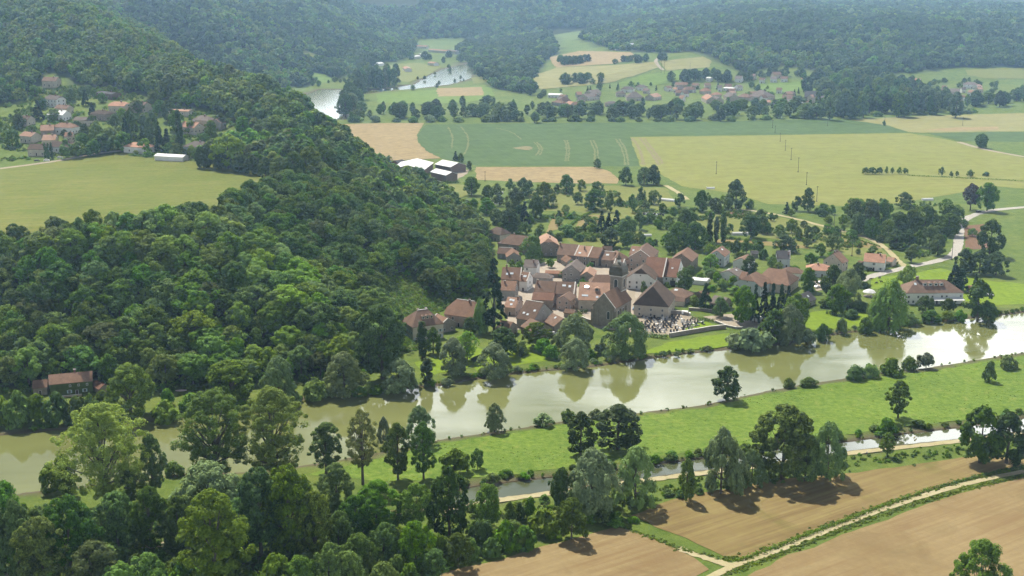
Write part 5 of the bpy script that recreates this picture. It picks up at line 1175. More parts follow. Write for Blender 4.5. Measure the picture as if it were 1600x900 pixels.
belt(62, [(552,187),(620,184),(700,183),(800,184),(900,185),(1000,184),(1100,183),(1200,180),(1285,180)], (4, 26), ['broad', 'broad', 'plantation', 'dark', 'tallbroad', 'broad'], (11, 20), 'tree in the tall dark belt between the fields and the far village', 'belt of trees beyond the dark wheat', (.95, 1.5))
belt(46, [(600,178),(700,175),(800,176),(900,178),(1000,176),(1100,174),(1200,170),(1285,166)], (6, 22), ['broad', 'plantation', 'dark', 'broad'], (10, 17), 'tree at the back of the dark belt by the far village', 'back row of the belt of trees', (.95, 1.5))
belt(44, [(560,191),(640,190.5),(740,190),(840,190.5),(900,190),(1000,190),(1100,189),(1200,187),(1290,184),(1400,180),(1545,176)], (5, 5), ['shrub', 'greyshrub', 'darkshrub', 'shrub'], (4, 9), 'rounded bush in front of the dark belt of trees', 'bushes along the belt of trees', (1.0, 1.6))
belt(16, [(542,184),(546,170),(552,158),(556,146),(560,140)], (8, 14), ['tallbroad', 'broad', 'plantation'], (18, 30), 'tree on the spit beside the far river bend', 'trees on the spit by the far river bend')
belt(30, [(562,138),(585,136),(612,134)], (6, 26), ['plantation'], (24, 34), 'poplar in the square plantation above the far river bend', 'square poplar plantation by the far river bend')
belt(64, [(1292,180),(1340,176),(1400,172),(1462,168)], (10, 45), ['plantation', 'plantation', 'dark'], (24, 33), 'tall tree in the dark plantation beside the far village', 'dark plantation beside the far village')
belt(40, [(1285,150),(1330,145),(1380,142),(1420,150)], (16, 40), ['plantation', 'broad', 'dark'], (20, 30), 'tree of the dark copse rising behind the plantation', 'dark copse behind the plantation')
belt(34, [(1455,166),(1490,165),(1530,162),(1580,158),(1640,155)], (8, 24), ['broad', 'dark', 'tallbroad'], (13, 22), 'tree in the row below the second hamlet', 'row of trees below the second hamlet')
belt(14, [(878,101),(908,100),(912,98)], (10, 12), ['dark', 'broad'], (12, 17), 'tree of the square copse on the golden slope', 'square copse on the golden slope')
belt(14, [(968,98),(1000,97),(1020,95)], (10, 8), ['dark', 'broad'], (9, 15), 'tree of the long hedge above the golden field', 'long hedge above the golden field')
belt(12, [(880,131),(900,130),(920,128),(935,127)], (9, 10), ['broad', 'broad', 'dark'], (9, 19), 'tree of the small clump in the middle of the golden field', 'clump in the golden field')
belt(16, [(1066,127),(1090,124),(1116,124)], (12, 10), ['dark'], (14, 19), 'dark tree of the copse behind the far terraces', 'dark copse behind the far terraces')
belt(40, [(860,146),(920,142),(960,140),(1010,138),(1050,138),(1100,138),(1150,134),(1200,150),(1250,146)], (20, 30), ['broad', 'dark', 'conifer', 'orchard'], (5, 11), 'garden tree among the roofs of the far village', 'garden trees of the far village')
belt(22, [(1140,124),(1180,120),(1220,117),(1265,116)], (16, 20), ['broad', 'dark'], (9, 16), 'tree round the houses at the ridge foot', 'trees round the ridge-foot houses')
belt(24, [(1420,128),(1460,140),(1500,133),(1540,136)], (24, 30), ['broad', 'dark', 'orchard'], (6, 11), 'garden tree among the roofs of the second hamlet', 'garden trees of the second hamlet')
belt(11, [(575,142),(620,130),(650,127),(680,118),(716,104)], (10, 6), ['broad', 'dark', 'orchard'], (4, 8), 'tree on the near bank of the distant river reach', 'trees along the distant river reach')
belt(9, [(640,141),(690,134),(730,124),(752,112)], (8, 8), ['broad', 'dark'], (4, 9), 'tree on the far field side of the river reach', 'trees on the field side of the river reach')
belt(22, [(455,134),(490,131),(530,129),(556,123)], (10, 8), ['broad', 'dark'], (5, 10), 'tree on the shore under the second wooded hill', 'shore trees under the second wooded hill')
belt(20, [(478,104),(500,106),(520,110),(560,108)], (14, 20), ['broad', 'dark'], (11, 18), 'tree in the strip between two pale clearings', 'strip of trees between two clearings')
belt(16, [(640,92),(680,92),(720,94),(760,100)], (26, 40), ['broad', 'dark'], (12, 18), 'tree near the distant houses at the head of the valley', 'trees at the head of the valley')
belt(18, [(40,180),(100,150),(160,152),(230,170),(300,185),(380,205),(410,222)], (10, 26), ['broad', 'dark', 'bright', 'orchard'], (4, 8), 'garden tree among the roofs of the hillside hamlet', 'garden trees of the hillside hamlet')
belt(15, [(60,205),(120,212),(180,215),(250,225),(330,235),(400,240)], (10, 16), ['broad', 'dark', 'orchard', 'bright'], (4, 7), 'garden tree along the lower edge of the hillside hamlet', 'trees along the lower edge of the hamlet')
belt(30, [(690,768),(740,752),(800,746),(870,738),(960,728),(1030,718),(1100,709)], (1.5, 1.5), ['shrub', 'darkshrub'], (1.4, 3.0), 'bush of the scrubby line between meadow and canal', 'bushes between meadow and canal', (1.0, 1.5))
belt(24, [(1100,709),(1190,697),(1260,690),(1320,682),(1380,674),(1440,667),(1505,659),(1600,644)], (1.5, 1.5), ['darkshrub', 'shrub'], (1.3, 3.2), 'dark bush on the meadow bank at the bright end of the canal', 'dark bushes at the bright end of the canal', (1.0, 1.5))
belt(26, [(735,806),(800,798),(860,790),(960,790),(1040,772),(1100,764),(1200,756)], (3, 2.5), ['shrub', 'darkshrub', 'shrub'], (1.3, 2.8), 'bush on the bank below the towpath willows', 'bushes below the towpath', (.9, 1.4))
belt(34, [(560,905),(640,892),(700,872),(760,856),(840,838),(920,815),(965,808)], (2.5, 2.5), ['shrub', 'shrub', 'darkshrub'], (1.8, 4.5), 'bush along the upper edge of the ploughed field', 'bushes edging the ploughed field', (1.0, 1.5))
belt(36, [(60,880),(150,870),(250,880),(350,880),(450,890),(550,870),(620,860)], (16, 13), ['shrub', 'darkshrub', 'broad', 'bright', 'shrub'], (3, 8.5), 'leafy bush in the tangled wood below the tall olive trees', 'bushes in the tangled foreground wood', (.9, 1.4))
belt(24, [(240,655),(330,640),(420,630),(500,622),(570,614),(640,606),(700,598)], (3, 1.2), ['shrub', 'greyshrub', 'darkshrub'], (1.6, 4), 'low bush at the water edge under the bluff', 'low bushes at the water edge under the bluff', (1.0, 1.5))
belt(24, [(740,589),(800,581),(880,573),(960,563),(1060,551),(1140,541),(1240,531)], (2, 1.2), ['shrub', 'greyshrub', 'shrub'], (1.2, 3), 'low bush at the water edge below the village', 'low bushes at the water edge below the village', (1.0, 1.5))
belt(24, [(1240,531),(1300,518),(1380,510),(1440,501),(1500,495),(1560,489)], (2, 1.2), ['shrub', 'greyshrub', 'darkshrub'], (1.6, 3.8), 'low bush at the water edge below the hotel lawns', 'low bushes at the water edge below the hotel', (1.0, 1.5))
belt(40, [(790,405),(850,430),(920,425),(1000,440),(1060,440),(1100,425),(1180,440),(1260,430),(1330,435)], (20, 22), ['shrub', 'shrub', 'bright', 'darkshrub', 'orchard'], (2, 4.5), 'small garden bush between village houses', 'small bushes in the village gardens', (.9, 1.3))
belt(46, [(1180,338),(1240,352),(1320,362),(1390,392),(1440,372),(1480,350)], (22, 30), ['orchard', 'broad', 'darkshrub', 'bright'], (3, 7.5), 'small tree scattered in the orchards near the winding lane', 'small trees near the winding lane')
belt(50, [(745,330),(800,345),(860,352),(930,365),(1000,350),(1060,372),(1130,390)], (16, 30), ['orchard', 'broad', 'darkshrub', 'bright'], (3, 8), 'small tree in the orchards behind the old village', 'small trees in the orchards behind the village')

# ---- a label of its own for every other tree: what it is and the landmark it stands by
LM = [('the church', *P(950,505)[:2]), ('the hotel', *P(1455,478)[:2]), ('the ivy-covered house', *P(110,618)[:2]), ('the manor', *P(662,538)[:2]), ('the cemetery', *P(1045,505)[:2]), ('the white-roofed farm sheds', *P(660,275)[:2]),
      ('the mossy red barn', *P(1035,447)[:2]), ('the pink half-hipped house', *P(856,395)[:2]), ('the row of brown roofs', *P(920,412)[:2]), ('the tall white-gabled house', *P(1000,415)[:2]), ('the pale blue gabled house', *P(1122,412)[:2]),
      ('the hipped salmon bungalow', *P(1280,430)[:2]), ('the rose-roofed roadside house', *P(1366,422)[:2]), ('the slate-roofed tall house', *P(1224,414)[:2]), ('the salmon farm wing', *P(1212,455)[:2]), ('the dark riverside cottage', *P(1255,480)[:2]),
      ('the white garden cottage', *P(1140,445)[:2]), ('the road bend', *P(1495,385)[:2]), ('the winding lane', *P(1260,345)[:2]), ('the lane and road fork', *P(1412,418)[:2]), ('the barley corner track', *P(1050,300)[:2]), ('the sandy garden strip', *P(868,345)[:2]),
      ('the towpath cyclist', *P(1354,708)[:2]), ('the canal head', *P(735,785)[:2]), ('the middle of the canal', *P(1040,735)[:2]), ('the canal bend', *P(1230,712)[:2]), ('the ploughed field corner', *P(970,820)[:2]), ('the meadow shore', *P(850,668)[:2]), ('the far meadow shore', *P(1390,585)[:2]),
      ('the grassy gap by the wide river', *P(270,740)[:2]), ('the bottom of the tangled wood', *P(330,900)[:2]), ('the tangled wood', *P(500,840)[:2]), ('the half-hipped house under the bluff', *P(725,500)[:2]), ('the riverside brown wing', *P(872,520)[:2]), ('the big red chimney house', *P(800,445)[:2]),
      ('the gravel yard', *P(1150,500)[:2]), ('the long low pale building', *P(280,172)[:2]), ('the white meadow bungalow', *P(218,238)[:2]), ('the hillside chalet', *P(170,148)[:2]), ('the white-gabled hamlet house', *P(105,238)[:2]), ('the topmost hamlet house', *P(80,132)[:2]),
      ('the salmon hamlet house', *P(188,170)[:2]), ('the dark gabled hamlet house', *P(340,195)[:2]), ('the last hamlet house', *P(390,230)[:2]), ('the tapering end of the terrace meadow', *P(435,286)[:2]), ('the barley field hedge', *P(1400,272)[:2]), ('the fallow strip', *P(960,284)[:2]), ('the big brown barn', *P(810,390)[:2])]
def size_word(kind, h, hs):
    q = np.searchsorted(hs, h) / max(len(hs), 1)
    return 'small ' if q < .3 else ('tall ' if q > .75 else '')
byk = {}
for o, kind, x, y, h, px1, auto in PLACED: byk.setdefault(kind, []).append(h)
for k in byk: byk[k].sort()
labs = {}
for o, kind, x, y, h, px1, auto in PLACED:
    if not auto: continue
    d = [math.hypot(x - a, (y - b) * .8) for _, a, b in LM]; i = int(np.argmin(d)); nm, a, b = LM[i]
    py1 = pix(x, y, 0)[1]; pa = pix(a, b, 0)
    dxp, dy = px1 - pix(a, b, T(a, b))[0], y - b
    if d[i] < 9: rel = 'close beside'
    elif abs(dy) * .8 > abs(x - a): rel = 'behind' if dy > 0 else 'in front of'
    else: rel = 'left of' if x < a else 'right of'
    sw = size_word(kind, h, byk[kind]) if kind not in ('loose', 'rusty', 'bigdark', 'bigbright', 'spruce', 'orchard', 'ivycolumn') else ''
    labs.setdefault(f'{sw}{NOUN[kind]} {rel} {nm}', []).append((px1, o))
ORD = ['leftmost', 'second from left', 'third from left', 'fourth from left', 'fifth from left', 'sixth from left', 'seventh from left', 'eighth from left', 'ninth from left']
for lb, v in labs.items():
    if len(v) == 1: v[0][1]['label'] = lb; continue
    v.sort(key=lambda q: q[0])
    for k, (_, o) in enumerate(v): o['label'] = f'{lb}, {ORD[min(k, 8)]}' if k < len(v) - 1 or len(v) == 2 and False else f'{lb}, rightmost'
# ---- bank vegetation, rough verges: uncountable low growth
def strip(name, label, line, wid, sp, smin_, smax_, cols=None):
    l = np.array(smooth_line([P(*p)[:2] for p in line], sp)); n = max(1, int(wid / sp * 1.6)); q = np.repeat(l, n, 0) + np.column_stack([RNG.normal(0, sp * .4, len(l) * n), RNG.normal(0, 1, len(l) * n) * wid / 2.4])
    z = terrain(q[:, 0], q[:, 1]); 
    ok = np.ones(len(q), bool)
    for w_ in WATERS[:2]: ok &= sdist(q[:, 0], q[:, 1], w_) < -.2
    instancer(name, np.column_stack([q, z])[ok], RNG.uniform(smin_, smax_, ok.sum()), cols or C_UNDER, label, 'undergrowth')
C_TUFT = low_crowns('tuft_crown', leaf_mat('meadow_tufts', (.10,.16,.015), (.17,.23,.03), .4, hue=.02), 5, 1.2, -.2, .8, shape='dome', nc=7, nl=12, leaf=.4, rc=.45, lump=.3)
strip('bank_scrub', 'rough scrub on the slope between towpath and brown field', [(700,830),(760,815),(830,800),(900,795),(1000,782),(1080,760),(1200,745),(1300,728),(1420,714),(1500,704),(1600,695)], 8, 2.2, .3, .75)
strip('bank_scrub', 'reeds and scrub along the north bank of the river', [p for p in RIVN[::-1] if -200 < p[0] < 1700], 4, 2.2, .4, 1.0)
strip('bank_scrub', 'thin fringe of scrub along the meadow shore of the river', [p for p in RIVS if 200 < p[0] < 1700], 2.4, 2.6, .3, .7)
strip('bank_scrub', 'reedy fringe on the meadow side of the canal', CANN[1:], 2.6, 2.2, .35, .75)
strip('verge_growth', 'long grass and weeds on the upper side of the wheel track', [(970,822),(1040,850),(1100,868),(1150,877),(1190,862),(1250,838),(1350,800),(1450,766),(1552,739),(1700,712)], 2.6, .9, .25, .8, C_TUFT)
strip('verge_growth', 'long grass and weeds on the lower side of the wheel track', [(1000,985),(1090,930),(1150,889),(1200,874),(1260,850),(1350,814),(1450,780),(1552,753),(1700,727)], 2.4, .9, .25, .8, C_TUFT)
x, y = scatter(-300, 60, 372, 470, 3.0); pp = [P0(0,800), P0(60,790), P0(120,830), P0(260,800), P0(400,800), P0(480,780), P0(560,790), P0(700,850), P0(760,850), P0(640,895), P0(500,960), P0(-100,960), P0(-100,800)]
k = inside(x, y, pp); x, y = x[k], y[k]
instancer('undergrowth', np.column_stack([x, y, terrain(x, y)]), RNG.uniform(.7, 1.5, len(x)), C_UNDER, 'scrub covering the floor of the foreground wood', 'undergrowth')
x, y = scatter(-480, -150, 900, 1180, 3.6); hh = np.array([(a, b) for _o, _l, a, b in HOUSES]); k = inside(x, y, HVILL) & (vnoise(x, y, 16, 71) * .6 + vnoise(x, y, 7, 72) * .4 > .5); x, y = x[k], y[k]
k = np.array([np.min(np.hypot(hh[:, 0] - a, hh[:, 1] - b)) > 9 for a, b in zip(x, y)]); x, y = x[k], y[k]
instancer('garden_scrub', np.column_stack([x, y, terrain(x, y)]), RNG.uniform(.5, 1.5, len(x)), C_UNDER, 'garden hedging and scrub between the hamlet houses', 'undergrowth')
orc = [P0(*p) for p in [(742,318),(800,292),(880,298),(960,300),(1080,318),(1140,326),(1180,336),(1290,360),(1385,392),(1330,402),(1240,398),(1130,392),(1060,388),(960,388),(890,376),(800,372),(760,350)]]
orc2 = [P0(*p) for p in [(1316,330),(1330,312),(1420,316),(1490,322),(1492,360),(1480,392),(1440,404),(1405,390),(1370,368)]]
x, y = scatter(-60, 360, 730, 1120, 3.4); k = (inside(x, y, orc) & (vnoise(x, y, 26, 61) * .6 + vnoise(x, y, 9, 62) * .4 > .6)) | (inside(x, y, orc2) & (vnoise(x, y, 20, 63) > .5)); x, y = x[k], y[k]
instancer('orchard_scrub', np.column_stack([x, y, terrain(x, y)]), RNG.uniform(.5, 1.5, len(x)), C_UNDER, 'brambles and low growth joining the orchard trees behind the village', 'undergrowth')
isl = [P0(*p) for p in [(690,693),(800,677),(960,655),(1160,625),(1320,597),(1545,565),(1700,540),(1700,630),(1505,657),(1320,679),(1030,712),(740,746),(640,752),(480,742)]]
x, y = scatter(-120, 380, 450, 640, 2.3); k = inside(x, y, isl) & (vnoise(x, y, 14, 41) + RNG.uniform(-.3, .3, len(x)) > .5); x, y = x[k], y[k]
instancer('meadow_tufts', np.column_stack([x, y, terrain(x, y)]), RNG.uniform(.12, .38, len(x)), C_TUFT, 'tussocks of taller grass over the lush river meadow', 'grass')
# ---------------------------------------------------------------- walls, hedges, graves, vehicles, poles, people, animals
def hedge(label, line, wd, h, mat=None, group=None, leaf=.4, name='hedge'):
    l = np.array(smooth_line([P(*p)[:2] for p in line], .8, 2)); n = len(l); z = terrain(l[:, 0], l[:, 1])
    k = max(1, int(h / .7)); cc = np.concatenate([np.column_stack([l + RNG.normal(0, wd * .15, l.shape), z + .35 + (h - .7) * (j + .5) / k]) for j in range(k)])
    rc = wd * .5 * RNG.uniform(.8, 1.2, len(cc)); out = np.tile([0, 0, .5], (len(cc), 1)) + unit(len(cc)) * .3
    Vv, Fq = clump_leaves(cc, rc, out, 16, leaf, .3, .9, .3)
    o = obj(name, mesh_np(name, Vv, Fq, [mat or L_BROAD])); tag(o, label, 'hedge', group); return o
hedge('clipped dark hedge along the road below the rose-roofed house', [(1354,424),(1378,420),(1402,413)], 1.6, 2.2, L_DARK)
hedge('dark clipped hedge across the upper hotel lawn', [(1288,478),(1312,483),(1336,484)], 1.8, 2.0, L_DARK)
hedge('second dark hedge nearer the river on the hotel lawn', [(1292,490),(1318,497),(1338,499)], 1.8, 2.0, L_DARK)
hedge('dark hedge running down to the drooping willow', [(1322,482),(1350,489),(1372,493)], 1.8, 2.2, L_DARK)
hedge('low dark hedge beside the lawn near the church', [(884,490),(900,491),(916,489)], 2.2, 2.2, L_DARK)
hedge('dark hedge beside the low white garden wall', [(1083,434),(1095,434),(1108,436)], 1.8, 2.0, L_DARK)
hedge('dark hedge between the cemetery lawn and the gravel yard', [(1081,499),(1096,500),(1114,503)], 1.6, 1.8, L_DARK)
hedge('garden hedge in front of the white hamlet bungalow', [(202,244),(220,245.5),(240,247)], 2.2, 1.8)
hedge('hedge along the hill road under the long dark roof', [(92,243),(112,243),(132,242)], 2.6, 2.4, L_DARK)
hedge('scrubby hedge between the hill road and the meadow', [(138,246),(160,243),(186,240)], 2.0, 1.3)
hedge('row of bushes in front of the farm sheds', [(640,286),(670,287),(700,287),(716,286)], 3.0, 2.4)
hedge('wild hedge behind the long row of brown roofs', [(868,372),(900,369),(935,371),(960,374)], 3.0, 2.8)
hedge('long orchard hedge beyond the sandy strip', [(885,358),(900,346),(920,334),(935,330)], 2.4, 1.8)
hedge('field hedge at the edge of the tan vegetable plots', [(1290,362),(1330,372),(1375,386)], 1.4, 1.0)
hedge('hedge beside the cemetery wall bushes', [(1003,524),(1020,527),(1040,529)], 2.6, 2.4)
hedge('thin green hedge across the barley below the copse', [(1420,275),(1470,277),(1552,281),(1640,286)], 2.0, 1.0, L_SHRUB)
hedge('dense hedge strip above the wheel track', [(1150,878),(1190,866),(1250,842),(1300,823),(1350,804),(1400,785),(1452,766)], 1.7, 1.2, L_SHRUB)
hedge('hedge strip above the far end of the wheel track', [(1462,762),(1500,754),(1552,739),(1640,722)], 1.6, 1.0, L_SHRUB)

def wall(label, line, h, th=.5, mat=None, name='garden_wall', cap=True):
    l = [P(*p)[:2] for p in line]; b = MB()
    for a, c in zip(l, l[1:]):
        m = ((a[0] + c[0]) / 2, (a[1] + c[1]) / 2); L = math.hypot(c[0] - a[0], c[1] - a[1]); z = T(*m); rz = math.atan2(c[1] - a[1], c[0] - a[0])
        b.box((*m, z + h / 2 - .3), (L - .01, th, h + .6), 0, rz)
    o = b.build(name, mat or WC['stone']); tag(o, label, 'wall')
    if cap:
        b = MB()
        for a, c in zip(l, l[1:]):
            m = ((a[0] + c[0]) / 2, (a[1] + c[1]) / 2); L = math.hypot(c[0] - a[0], c[1] - a[1]); z = T(*m); rz = math.atan2(c[1] - a[1], c[0] - a[0])
            b.box((*m, z + h + .06), (L - .01, th + .2, .12), 0, rz)
        b.build('coping', M_STONEW, o)
    return o
wall('long stone wall on the river side of the cemetery', [(1046,527),(1075,522),(1110,516),(1134,513.5)], 2.2, .6, WC['stone'], 'cemetery_wall')
wall('dark stone wall behind the graves below the barn-house', [(1000,487.5),(1030,489.5),(1062,491),(1076,494)], 2.0, .5, WC['grey'], 'cemetery_wall')
wall('low stone wall along the gravel yard', [(1076,485),(1095,486),(1112,488)], 1.6, .5, WC['stone'])
wall('curved low wall at the river edge of the gravel yard', [(1118,504),(1136,511),(1150,514),(1160,514)], 1.1, .5, WC['grey'])
wall('low white garden wall near the pale flat-roofed outbuilding', [(1078,437),(1092,438),(1110,440)], 1.4, .4, WC['white'])
wall('pale terrace wall in front of the ivy house', [(93,622),(110,620),(128,618.5)], .8, .4, WC['pinkish'])
wall('stone wall beside the church choir', [(909,501),(918,505),(930,508)], 2.4, .5, WC['stone'])
# the long white shed on the meadow edge
house('long low white shed with a pale roof on the meadow edge', 'shed', (246,239.5), (290,241.5), 4.6, 3.4, 4, 'g', 'white', 'white', win=False, name='long_shed')

# graves
GR = [plain('dark_polished_granite', (.035,.035,.04), .25, .5, .3), plain('grey_granite', (.26,.25,.245), .6, .3, .2), plain('white_stone', (.62,.60,.56), .7, .2, .12)]
GM = []
for m in GR:
    b = MB(); b.box((0, 0, .16), (1.15, 2.2, .32)); b.box((0, 0, .36), (.95, 1.9, .08)); b.box((0, 1.05, .85), (1.0, .18, 1.1), 0); b.box((0, 1.05, 1.45), (.7, .17, .12), 0, 0, .6); GM.append(b.mesh('gravestone', m))
COLN = ['dark', 'grey', 'white']
def graves(poly, n, where, grp, rot):
    poly = [P(*p)[:2] for p in poly]; A = np.array(poly); c0 = A.mean(0); cr, sr = math.cos(rot), math.sin(rot); got = []
    g = [(c0[0] + i * 2.0 * cr - j * 3.9 * sr, c0[1] + i * 2.0 * sr + j * 3.9 * cr) for i in range(-16, 17) for j in range(-12, 13)]
    g = [q for q in g if inside(np.array([q[0]]), np.array([q[1]]), poly)[0]]; RNG.shuffle(g)
    for x, y in g[:n]:
        k = int(RNG.choice(3, p=[.6, .28, .12]))
        o = obj('gravestone', GM[k], None, (x, y, .12), rot + RNG.normal(0, .04) + (math.pi if RNG.random() < .15 else 0), (RNG.uniform(.85, 1.15), RNG.uniform(.9, 1.1), RNG.uniform(.8, 1.15)))
        tag(o, f'{COLN[k]} stone grave {where}', 'gravestone', f'{COLN[k]} graves {grp}')
graves([(1002,492),(1058,494),(1072,500),(1052,512),(1034,521),(1004,519)], 74, 'in the large block of the cemetery', 'in the large cemetery block', math.radians(8))
graves([(1066,502),(1098,503),(1104,507),(1078,516),(1060,520),(1048,520)], 26, 'in the narrow block beside the cemetery lawn', 'beside the cemetery lawn', math.radians(30))

# vehicles
M_TYRE = plain('black_rubber', (.02,.02,.02), .8, .2, .1); PAINT = {}
def paint(n, c):
    if n not in PAINT: PAINT[n] = plain(n + '_car_paint', c, .3, .6, .04)
    return PAINT[n]
def wheel_mesh(r, w):
    b = MB(); i = len(b.v)
    for s in (-1, 1): b.v += [(r * math.cos(k * math.pi / 7), s * w / 2, r * math.sin(k * math.pi / 7)) for k in range(14)]
    for k in range(14): b.f.append((k, (k + 1) % 14, 14 + (k + 1) % 14, 14 + k)); b.m.append(0)
    b.f.append(tuple(range(13, -1, -1))); b.m.append(0); b.f.append(tuple(range(14, 28))); b.m.append(0)
    b.box((0, 0, 0), (r * .9, w + .03, r * .9), 1); return b.mesh('wheel', M_TYRE, M_ZINC)
WH = wheel_mesh(.31, .2); WHB = wheel_mesh(.6, .4)
def extr(b, prof, w, m=0, tuck=None):
    n = len(prof); i = len(b.v)
    for s in (-1, 1): b.v += [(x, s * (w / 2 - (tuck[k] if tuck else 0)), z) for k, (x, z) in enumerate(prof)]
    b.f.append(tuple(i + k for k in range(n))); b.f.append(tuple(i + n + k for k in reversed(range(n)))); b.m += [m, m]
    for k in range(n): b.f.append((i + k, i + n + k, i + n + (k + 1) % n, i + (k + 1) % n)); b.m.append(m)
def car(label, x, y, z, rot, col, kind='car', group=None):
    name = {'car': 'parked_car', 'van': 'white_van', 'camper': 'camper_van'}[kind]
    E = empty(name, (x, y, z), rot); tag(E, label, kind if kind != 'camper' else 'van', group)
    if kind == 'car': body = [(-2.05,.35),(2.05,.35),(2.1,.7),(1.95,.88),(.95,.98),(.35,1.42),(-1.05,1.46),(-1.75,1.02),(-2.08,.95),(-2.12,.6)]; gl = [(.86,1.0),(.33,1.36),(-1.0,1.4),(-1.62,1.02)]; w, ax = 1.75, 1.3
    elif kind == 'van': body = [(-2.5,.4),(2.5,.4),(2.55,.9),(2.35,1.1),(1.6,1.25),(1.05,2.05),(-2.4,2.15),(-2.52,1.9)]; gl = [(1.62,1.24),(1.15,1.92),(-.4,1.96),(-.4,1.3)]; w, ax = 1.95, 1.6
    else: body = [(-3.0,.45),(2.9,.45),(3.0,1.1),(2.4,1.35),(1.9,2.1),(1.9,2.9),(-2.95,2.85),(-3.05,1.2)]; gl = [(2.35,1.4),(1.95,2.0),(.9,2.0),(.9,1.4)]; w, ax = 2.2, 1.9
    b = MB(); extr(b, body, w, 0, [.0 if zz < 1.0 else min(.16, (zz - 1.0) * .3) for _, zz in body]); b.build('body', paint(col[0], col[1]), E)
    g = MB(); extr(g, gl, w + .02, 0, [.0 if zz < 1.0 else min(.16, (zz - 1.0) * .3) for _, zz in gl]); g.build('window', M_GLASS, E)
    ws = MB(); a, c = (body[4], body[5]) if kind != 'camper' else (body[3], body[4]); ws.face([(a[0] + .03, -w * .42, a[1] + .05), (a[0] + .03, w * .42, a[1] + .05), (c[0] + .03, w * .38, c[1] - .05), (c[0] + .03, -w * .38, c[1] - .05)]); ws.build('windscreen', M_GLASS, E)
    for sx in (-1, 1):
        for sy in (-1, 1): obj('wheel', WH, E, (sx * ax, sy * (w / 2 - .08), .31))
    for sy in (-1, 1):
        hl = MB(); hl.box((body[1][0] + .02, sy * w * .36, .68), (.08, .3, .16)); hl.build('headlight', M_SKYL, E)
    return E
WHT, SIL, BLK, BLU, RED = ('white', (.75,.75,.74)), ('silver', (.45,.46,.48)), ('black', (.02,.02,.022)), ('blue', (.10,.22,.34)), ('red', (.35,.03,.03))
def carp(label, px, py, rot, col, kind='car', dz=.18): x, y, z = P(px, py); return car(label, x, y, z + dz, math.radians(rot), col, kind)
carp('white panel van on the lane beside the cemetery', 1072, 492, -8, WHT, 'van'); carp('white camper van at the edge of the gravel yard under dark trees', 1182, 503, 170, WHT, 'camper')
carp('silver car in the small tree-shaded car park', 1272, 446, 40, SIL); carp('white car parked nearest the dark riverside cottage', 1277, 450, 35, WHT); carp('black car at the back of the tree-shaded car park', 1282, 443, 30, BLK); carp('pale blue car on the right of the tree-shaded car park', 1288, 449, 30, BLU)
carp('blue car on the lane between church and barn-house', 991, 484, 80, BLU); carp('dark car driving on the road at the edge of the plain', 1529, 332, 25, BLK); carp('white car parked beyond the dark tree by the hotel', 1547, 463, 10, WHT)
carp('white car on the hill road at the foot of the cypresses', 73, 253, 12, WHT, dz=.6); carp('silver car on the hill road verge by the dark roof', 94, 248.5, 12, SIL, dz=.6); carp('dark car parked at the hamlet entrance', 58, 253.5, 12, BLK, dz=.6); carp('dark car stopped on the hill road near the bright round trees', 162, 239, 15, BLK, dz=.6)
carp('pale car in the yard by the garden of the pale blue gabled house', 1141, 424, 20, SIL); carp('white car under the vine by the brown riverside wing', 866, 523, 15, WHT)
# farm machines
def tractor(label, px, py, rot, col):
    x, y, z = P(px, py); E = empty('tractor', (x, y, z + .15), math.radians(rot)); tag(E, label, 'tractor')
    b = MB(); b.box((.9, 0, 1.15), (1.7, .8, .75), 0, 0, .9); b.box((-.3, 0, .9), (1.2, .9, .6)); b.build('body', paint(*col), E)
    b = MB(); b.box((-.55, 0, 2.6), (1.4, 1.4, .1)); 
    for sx in (-1.15, .05):
        for sy in (-.62, .62): b.box((sx, sy, 1.9), (.09, .09, 1.4))
    b.build('cab', paint(*col), E)
    for sy in (-.75, .75): obj('wheel', WHB, E, (-.65, sy, .6), 0, 1.35 if False else 1.25); obj('wheel', WHB, E, (1.45, sy, .42), 0, .7)
def trailer(label, px, py, rot, col):
    x, y, z = P(px, py); E = empty('farm_trailer', (x, y, z + .15), math.radians(rot)); tag(E, label, 'trailer')
    b = MB(); b.box((0, 0, 1.0), (5, 2.2, .15)); b.box((0, 1.07, 1.5), (5, .08, .9)); b.box((0, -1.07, 1.5), (5, .08, .9)); b.box((2.46, 0, 1.5), (.08, 2.06, .9)); b.box((-2.46, 0, 1.5), (.08, 2.06, .9)); b.build('body', paint(*col), E)
    b = MB(); b.tube([(2.5, 0, .8), (4, 0, .6)], [.06, .06], 6); b.build('drawbar', M_ZINC, E)
    for sx in (-.9, .5):
        for sy in (-.95, .95): obj('wheel', WHB, E, (sx, sy, .5), 0, .8)
GRN = ('green', (.05,.16,.07))
tractor('green tractor at the end of the farm yard', 599, 256, 20, GRN); tractor('blue tractor next to the small grey shed of the farm', 609, 254.5, -30, BLU)
trailer('white-sided trailer between the two tractors', 604, 251.5, 10, WHT); trailer('rusty red trailer at the near side of the farm yard', 607, 261, 60, RED)
